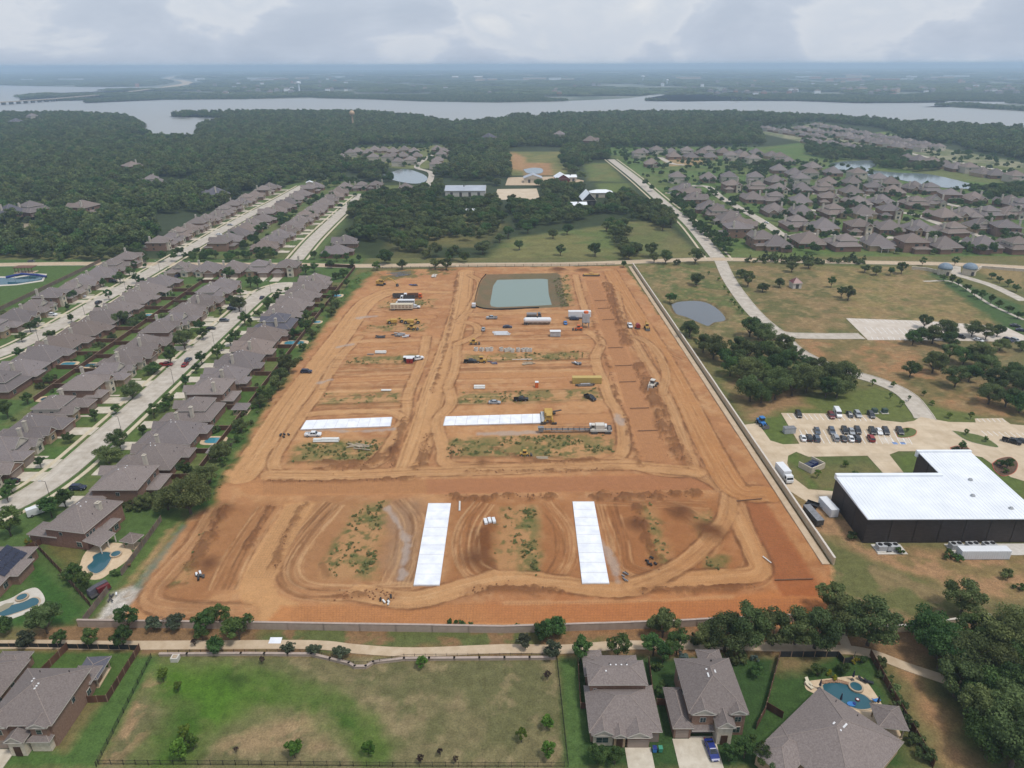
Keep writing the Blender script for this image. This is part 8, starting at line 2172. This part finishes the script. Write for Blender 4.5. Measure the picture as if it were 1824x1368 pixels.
grove([(RND.choice(['street', 'darkshrub', 'oak']), 600 - t_ * 235 + RND.uniform(-8, 8), 545 + t_ * 320 + RND.uniform(-4, 4), RND.uniform(.4, .7)) for t_ in [k / 17 for k in range(18)]], '{n} low tree from the left against the long brown fence of the site', 'low trees against the site fence')
grove([('green_oak' if i % 2 else 'oak', x, y, s) for i, (x, y, s) in enumerate(((890, 432, .8), (925, 445, .7), (998, 455, .75), (1060, 456, .9), (1110, 452, .9), (1120, 462, .8), (860, 452, 1.0), (905, 425, .9), (985, 425, .8), (1010, 418, .9), (1080, 412, .8), (940, 415, .9), (1160, 458, 1.0), (1180, 410, 1.0), (1195, 405, 1.0)))], '{n} tree from the left standing in the mown paddocks behind the basin', 'trees in the paddocks behind the basin')
# --- park trees right of the wall
pk = [(1240, 508, 'oak', .9), (1193, 540, 'street', 1.1), (1228, 600, 'oak', .95), (1252, 628, 'oak', .95), (1320, 495, 'oak', .7), (1332, 510, 'oak', .8), (1358, 520, 'oak', .7), (1388, 512, 'oak', .65), (1410, 485, 'oak', .8), (1440, 478, 'oak', .7), (1238, 470, 'oak', 1.0), (1185, 470, 'oak', .8), (1110, 476, 'street', .8), (1165, 468, 'oak', .7), (1205, 472, 'darkshrub', 1.4), (1480, 512, 'street', 1.0), (1510, 535, 'oak', .8), (1498, 530, 'street', 1.0), (1560, 490, 'oak', .7), (1540, 485, 'oak', .6), (1605, 488, 'oak', .8), (1585, 490, 'street', .9)]
grove([(k, x, y, s) for x, y, k, s in pk], '{n} field tree from the left in the pastures right of the site', 'field trees in the right pastures')
rg6 = random.Random(6)
W1 = [(1270, 640), (1290, 650), (1312, 655), (1335, 600), (1350, 605), (1360, 615), (1330, 645), (1355, 640), (1380, 650), (1300, 670), (1325, 680), (1350, 672), (1375, 668), (1400, 660), (1335, 715), (1355, 718), (1380, 712), (1370, 695), (1400, 690), (1425, 680), (1345, 700), (1410, 705), (1435, 700), (1450, 690), (1470, 708), (1490, 708), (1505, 700), (1480, 690), (1430, 662), (1455, 672), (1415, 640), (1395, 630), (1375, 625), (1312, 630), (1500, 690)]
W1a, W1b = W1[:18], W1[18:]
grove([(rg6.choice(['big_oak', 'oak', 'green_oak', 'green_oak']), x, y, rg6.uniform(.75, 1.05)) for x, y in W1a], '{n} oak from the left in the upper part of the grove above the car park', 'oaks in the grove above the car park')
grove([(rg6.choice(['big_oak', 'oak', 'green_oak', 'green_oak', 'oak', 'bare']), x, y, rg6.uniform(.75, 1.05)) for x, y in W1b], '{n} oak from the left in the lower part of the grove above the car park', 'oaks in the grove above the car park')
W2_ = [(1645, 585, .8), (1640, 610, .9), (1660, 612, .8), (1680, 605, 1.0), (1625, 615, .8), (1730, 600, .7), (1755, 605, .8), (1775, 600, .7), (1780, 625, .6), (1820, 625, .7), (1620, 672, .8), (1660, 665, .8), (1690, 640, .9), (1715, 650, 1.0), (1740, 655, 1.0), (1700, 690, 1.0), (1725, 680, .8), (1750, 665, .9), (1770, 700, 1.1), (1800, 680, 1.0), (1820, 700, 1.0), (1790, 725, 1.0), (1815, 735, 1.0), (1760, 720, .8), (1670, 655, .8), (1690, 620, .9)]
grove([(['oak', 'green_oak', 'big_oak'][i % 3], x, y, s * .95) for i, (x, y, s) in enumerate(W2_)], '{n} oak from the left in the copse below the upper car park', 'oaks in the copse below the upper car park')
grove([('street', x, y, .75) for x, y in ((1680, 500), (1695, 506), (1706, 511), (1720, 519), (1735, 529), (1748, 534), (1764, 541), (1778, 549), (1795, 557), (1812, 568), (1765, 497), (1780, 504), (1795, 511), (1810, 520), (1642, 474), (1700, 473))], '{n} lawn tree from the left along the gatehouse drive', 'lawn trees along the gatehouse drive')
grove([('bright', x, y, s) for x, y, s in ((1522, 690, .6), (1554, 688, .7), (1520, 670, .5), (1590, 690, .6), (1585, 710, .5), (1605, 725, .6), (1618, 715, .5), (1645, 705, .5), (1660, 722, .5), (1690, 745, .6), (1728, 747, .6), (1505, 832, .6), (1455, 852, .6), (1522, 850, .6), (1720, 775, .5), (1755, 787, .5), (1615, 770, .4))], '{n} staked sapling from the left round the lower car park', 'staked saplings round the lower car park')
grove([('street', 1712, 803, .6), ('shrub', 1703, 803, .8), ('shrub', 1720, 806, .7), ('street', 1792, 836, .6), ('shrub', 1780, 830, 1.0), ('shrub', 1800, 828, 1.0), ('shrub', 1790, 843, .9)], '{n} plant from the left in the planted beds behind the white roof', 'plants in the beds behind the white roof')
grove([('bright', x, y, .55) for x, y in ((1280, 500), (1290, 515), (1297, 525), (1303, 538), (1308, 545), (1316, 552), (1322, 560), (1262, 490), (1345, 577))], '{n} small conifer from the left beside the road to the upper car park', 'small conifers beside the road')

# --- woods: too many to count, instanced on scattered points
def scatter(pts_px, per, seed, z0=0.0, avoid=None, world=False):
    P = pts_px if world else GA(pts_px)
    rg = np.random.default_rng(seed)
    x0, x1 = min(p[0] for p in P), max(p[0] for p in P)
    y0, y1 = min(p[1] for p in P), max(p[1] for p in P)
    n = int((x1 - x0) * (y1 - y0) / per)
    xs, ys = rg.uniform(x0, x1, n), rg.uniform(y0, y1, n)
    k = inside(xs, ys, P) & (np.abs(xs) < ys * .80 + 60)
    for a in (avoid or []):
        k &= ~inside(xs, ys, a)
    return np.stack([xs[k], ys[k]], 1)
def woods(name, pts, label, src, smin, smax, seed, z=-.2):
    rg = np.random.default_rng(seed)
    V = np.column_stack([pts, np.full(len(pts), z)])
    me = bpy.data.meshes.new(name)
    me.vertices.add(len(V))
    me.vertices.foreach_set('co', V.astype(np.float32).ravel())
    for nm, val in (('s', rg.uniform(smin, smax, len(V))), ('r', rg.uniform(0, 6.28, len(V))), ('k', np.clip((fbm(V[:, 0], V[:, 1], 70, seed + 60, 3) - .5) * 2.2 + rg.random(len(V)), 0, .999) * len(src))):
        a = me.attributes.new(nm, 'FLOAT', 'POINT')
        a.data.foreach_set('value', val.astype(np.float32))
    me.update()
    o = put(name, me)
    tag(o, label, 'woods', kind='stuff')
    ng = bpy.data.node_groups.new(name, 'GeometryNodeTree')
    ng.interface.new_socket('Geometry', in_out='INPUT', socket_type='NodeSocketGeometry')
    ng.interface.new_socket('Geometry', in_out='OUTPUT', socket_type='NodeSocketGeometry')
    N = ng.nodes
    gi, go = N.new('NodeGroupInput'), N.new('NodeGroupOutput')
    def attr(nm):
        q = N.new('GeometryNodeInputNamedAttribute')
        q.data_type = 'FLOAT'
        q.inputs['Name'].default_value = nm
        return q.outputs[0]
    ins_ = N.new('GeometryNodeInstanceOnPoints')
    ng.links.new(gi.outputs[0], ins_.inputs['Points'])
    ci = N.new('GeometryNodeCollectionInfo')
    ci.inputs['Collection'].default_value = src_col(src)
    ci.inputs['Separate Children'].default_value = True
    ci.inputs['Reset Children'].default_value = True
    ng.links.new(ci.outputs[0], ins_.inputs['Instance'])
    ins_.inputs['Pick Instance'].default_value = True
    ti = N.new('FunctionNodeFloatToInt')
    ng.links.new(attr('k'), ti.inputs[0])
    ng.links.new(ti.outputs[0], ins_.inputs['Instance Index'])
    cz_ = N.new('ShaderNodeCombineXYZ')
    ng.links.new(attr('r'), cz_.inputs[2])
    ng.links.new(cz_.outputs[0], ins_.inputs['Rotation'])
    ng.links.new(attr('s'), ins_.inputs['Scale'])
    ng.links.new(ins_.outputs[0], go.inputs[0])
    md = o.modifiers.new('scatter', 'NODES')
    md.node_group = ng
    return o
SRC = {}
def src_col(src):
    key = tuple(m.name for m in src)
    if key not in SRC:
        cl = bpy.data.collections.new('leaf_sources')
        for m in src:
            o = bpy.data.objects.new('source_tree', m)
            cl.objects.link(o)
        SRC[key] = cl
    return SRC[key]
def crown_with_trunk(seed, h, rx, base, lobes, n, leaf, mat):
    return crown('wood_tree', seed, h, rx, base, lobes, n, leaf, mat)
FAR_T = [crown_with_trunk(900 + k, 9 + k % 3, 4.8 + .4 * (k % 3), .8, 22, 760, .55, [L_OAK, L_OAK, L_OAK, L_OAK, L_MID, L_LIGHT][k % 6]) for k in range(6)]
NEAR_T = [KIND['oak'][k][0] for k in range(4)] + [KIND['green_oak'][k][0] for k in range(3)]
clump = []
for k in range(4):      # a patch of canopy some 50 m across for the country beyond the lake
    rg = np.random.default_rng(1200 + k)
    n = 900
    px_, py_ = rg.uniform(-28, 28, n), rg.uniform(-28, 28, n)
    top = 7 + 5 * vnoise(px_ + 300 * k, py_, 9, 60 + k)
    P_ = np.column_stack([px_, py_, top * rg.uniform(.35, 1.0, n)])
    A = np.column_stack([rg.uniform(1, 2.2, n) * rg.choice([-1, 1], n), rg.uniform(-1, 1, n), rg.uniform(-.6, .6, n)])
    B = np.column_stack([rg.uniform(-1, 1, n), rg.uniform(1, 2.2, n), rg.uniform(-.3, 1.4, n)])
    V = np.stack([P_ - A, P_ - B * .8, P_ + A, P_ + B], 1).reshape(-1, 3)
    me = mesh_np('canopy_patch', V, np.arange(4 * n).reshape(n, 4), L_OAK)
    a = me.attributes.new('leaf', 'FLOAT', 'FACE')
    a.data.foreach_set('value', rg.random(n).astype(np.float32))
    clump.append(me)
# left forest
hs_ = [(h[0], h[1]) for h in HOUSES]
def clear_of(pts, r_=9.0, pads=()):
    H_ = np.array(hs_)
    k = np.ones(len(pts), bool)
    for hx, hy in H_:
        k &= np.hypot(pts[:, 0] - hx, pts[:, 1] - hy) > r_
    return pts[k]
WL = [(-40, 455), (110, 462), (215, 445), (280, 440), (268, 425), (330, 398), (395, 368), (440, 345), (480, 325), (530, 316), (600, 312), (650, 308), (680, 314), (690, 300), (640, 292), (600, 285), (640, 258), (740, 256), (800, 256), (805, 300), (770, 315), (800, 318), (905, 318), (905, 262), (1010, 262), (1022, 300), (1085, 285), (1070, 262), (1140, 262), (1360, 258), (1350, 226), (1450, 216), (1570, 228), (1600, 245), (1680, 258), (1824, 285), (1900, 290), (1900, 236), (1824, 231), (1700, 226), (1560, 216), (1420, 208), (1300, 203), (1150, 203), (1030, 206), (915, 208), (885, 218), (800, 222), (740, 210), (640, 202), (440, 202), (402, 216), (356, 226), (348, 249), (288, 249), (252, 235), (256, 224), (226, 209), (120, 204), (-40, 206)]
clearings = [GA([(0, 400), (30, 398), (100, 396), (100, 408), (40, 415), (0, 428)]), GA([(15, 378), (60, 374), (75, 392), (20, 396)]), GA([(135, 376), (172, 374), (172, 392), (140, 394)]), GA([(355, 346), (410, 343), (412, 358), (360, 362)]), GA([(1440, 240), (1610, 275), (1570, 280), (1430, 258)]), GA([(1350, 226), (1450, 217), (1680, 260), (1600, 270), (1500, 258)])]
pw_ = clear_of(np.concatenate([scatter(WL, 50, 301, avoid=clearings), scatter([(296, 209), (330, 202), (440, 200), (402, 213), (380, 210)], 120, 333)]), 12)
pw_ = pw_[fbm(pw_[:, 0], pw_[:, 1], 90, 555, 4) > .31]
woods('forest', pw_, 'dense dark oak forest filling the left and the land up to the lake', FAR_T, .55, 1.35, 1)
# belts and copses in the middle distance
belts = [[(660, 470), (600, 440), (640, 415), (625, 385), (660, 350), (690, 345), (770, 350), (800, 352), (880, 356), (900, 395), (870, 440), (860, 468), (800, 474)],
         [(905, 370), (960, 330), (1040, 335), (1040, 350), (1018, 375), (1080, 378), (1085, 350), (1110, 345), (1165, 368), (1190, 385), (1205, 400), (1175, 408), (1120, 390), (1080, 392), (1000, 400), (925, 410)],
         [(1085, 392), (1105, 395), (1125, 440), (1140, 460), (1105, 465), (1095, 440)], [(1025, 300), (1040, 325), (1015, 318), (1000, 290), (1005, 265), (1080, 262), (1085, 282), (1040, 288)],
         [(730, 350), (770, 335), (790, 320), (900, 320), (900, 332), (868, 333), (865, 326), (795, 330), (792, 352)], [(1430, 250), (1480, 258), (1560, 272), (1620, 276), (1610, 300), (1560, 300), (1555, 284), (1480, 288), (1440, 275)], [(1560, 300), (1620, 300), (1660, 290), (1690, 300), (1640, 306), (1600, 304)],
         [(1730, 340), (1824, 335), (1824, 355), (1760, 352)], [(1300, 296), (1400, 296), (1410, 303), (1300, 305)], [(690, 300), (650, 305), (640, 322), (700, 326), (690, 315)], [(480, 325), (560, 316), (620, 318), (640, 330), (560, 325), (500, 335)], [(0, 463), (120, 463), (200, 452), (260, 452), (250, 464), (120, 466), (0, 468)]]
ex = [GA([(785, 322), (868, 322), (868, 362), (785, 362)]), GA([(878, 334), (966, 334), (970, 362), (874, 362)]), GA([(1025, 352), (1085, 342), (1085, 374), (1028, 376)])]
pb = np.concatenate([clear_of(scatter(b_, 54, 400 + i, avoid=ex), 10) for i, b_ in enumerate(belts)])
open_ = GA([(770, 462), (800, 425), (860, 405), (880, 440), (850, 465)])
keep = ~inside(pb[:, 0], pb[:, 1], open_) | (np.random.default_rng(3).random(len(pb)) < .25)
pb = pb[keep]
pb = pb[fbm(pb[:, 0], pb[:, 1], 45, 717, 3) > .34]
woods('tree_belts', pb, 'belts of oak trees between the site, the farm and the streets', NEAR_T, .6, 1.1, 2)
# street and garden trees of the far right estate and the left rows
gp = []
for region, per, sd_ in (([(1140, 330), (1360, 290), (1480, 290), (1600, 325), (1824, 345), (1824, 455), (1300, 452)], 210, 1), ([(280, 470), (470, 470), (660, 335), (590, 322)], 160, 2), ([(600, 285), (640, 262), (800, 258), (795, 300), (720, 300)], 200, 3), ([(1620, 262), (1824, 285), (1824, 330), (1700, 300)], 300, 4), ([(1075, 262), (1360, 262), (1360, 300), (1150, 320)], 260, 5), ([(1350, 228), (1450, 219), (1690, 264), (1520, 268)], 420, 6)):
    gp.append(clear_of(scatter(region, per, 500 + sd_), 10.5))
gp = np.concatenate(gp)
ks = np.ones(len(gp), bool)
for o in bpy.data.objects:
    pass
woods('garden_trees', gp, 'small garden trees between the far houses', [m[0] for m in KIND['street'][:3]] + [KIND['round'][0][0]], .7, 1.35, 3)
grp = scatter([(1195, 345), (1225, 400), (1290, 455), (1310, 455), (1240, 395), (1205, 345)], 22, 77)
woods('road_hedge', grp, 'line of hedge trees beside the right-hand road', [m[0] for m in KIND['street'][:3]], .6, 1.0, 4)
hp = scatter([(1330, 462), (1540, 462), (1540, 471), (1330, 470)], 14, 78)
woods('roadside_hedge', hp, 'dark roadside hedge along the right of the cross road', [m[0] for m in KIND['darkshrub']] + [KIND['cone'][0][0]], .7, 1.3, 5)
# weeds on the islands of the site
wp = np.concatenate([scatter(pg, 2.2 if d_ > .7 else 6, 600 + i) for i, (pg, d_, _) in enumerate(ISL)] + [scatter([(655, 486), (625, 525), (535, 640), (430, 800), (378, 895), (340, 912), (470, 690), (615, 506)], 7, 690)])
wn_ = fbm(wp[:, 0], wp[:, 1], 6, 99)
wp = wp[wn_ > .48]
woods('weeds', wp, 'low green weeds on the bare islands and along the left fence', [m[0] for m in KIND['weed']], .12, .42, 6, z=.03)
# country beyond the lake
def beyond(y0, y1, per, seed, src, smin, smax, nm, lb):
    rg = np.random.default_rng(seed)
    n = int((y1 * .8 + 300) * 2 * (y1 - y0) / per)
    ys = rg.uniform(y0, y1, n); xs = rg.uniform(-1, 1, n) * (y1 * .8 + 300)
    k = (np.abs(xs) < ys * .78 + 250) & ~inside(xs, ys, LAKE_W)
    far_side = ys > np.interp(xs, *zip(*sorted(FAR_EDGE)))
    k &= far_side
    k &= seg_dist(xs, ys, smooth_line(GA(HWY, -2.6), 4)) > 130
    m = fbm(xs, ys, 420, seed + 5, 3)
    k &= m > .43
    woods(nm, np.stack([xs[k], ys[k]], 1), lb, src, smin, smax, seed, z=-3)
FAR_EDGE = GA([(-300, 193), (0, 190), (150, 186), (290, 179), (430, 179), (560, 177), (650, 179), (760, 183), (880, 185), (990, 183), (1120, 178), (1200, 183), (1290, 182), (1420, 182), (1530, 186), (1690, 190), (1824, 199), (2100, 201)], -2.9)
beyond(1500, 3400, 75, 701, FAR_T, .7, 1.1, 'far_woods', 'wooded far shore of the lake')
beyond(3300, 8000, 1500, 702, clump, .9, 1.3, 'distant_woods', 'distant tree cover beyond the far shore')
beyond(7800, 19500, 7000, 703, clump, 1.4, 2.2, 'horizon_woods', 'tree cover fading into haze at the horizon')

# clods of earth along the spoil ridges
M_CLOD = surf('clods', D_BROWN, D_DARK, .8, .95, bump=.05)
cl_me = []
for k in range(3):
    m_ = rock_mesh(40 + k)
    m_.materials.clear(); m_.materials.append(M_CLOD)
    cl_me.append(m_)
rgc = np.random.default_rng(8)
cp_ = []
for pts, w in SPOIL:
    L_ = np.array(smooth_line(GA(pts), 14))
    n_ = int(len(L_) * 2)
    cp_.append(L_[rgc.integers(0, len(L_), n_)] + rgc.normal(size=(n_, 2)) * w * .33)
woods('earth_clods', np.concatenate(cp_), 'brown clods of earth along the spoil ridges', cl_me, .15, .65, 9, z=.12)
# ------------------------------------------------------------------ ground last of the structure: yards are known now
_keep = build_ground
def build_all():
    xc, yc = (cm.X[:-1, :-1] + cm.X[1:, 1:]) / 2, (cm.Y[:-1, :-1] + cm.Y[1:, 1:]) / 2
    build_ground()
build_all()
# ------------------------------------------------------------------ haze
hz = bpy.data.materials.new('haze')
hz.use_nodes = True
ht = hz.node_tree
ht.nodes.remove(ht.nodes['Principled BSDF'])
pv = ht.nodes.new('ShaderNodeVolumePrincipled')
pv.inputs['Color'].default_value = (0.62, 0.80, 1.0, 1)
pv.inputs['Density'].default_value = 0.00016
pv.inputs['Anisotropy'].default_value = 0.3
ht.links.new(pv.outputs[0], ht.nodes['Material Output'].inputs['Volume'])
mb = MB().box(-44000, 44000, -250, 21300, -4.5, 135)
o = put('haze', mb.mesh('haze', [hz]))
tag(o, 'thin pale blue haze in the air over the land', 'haze', kind='stuff')
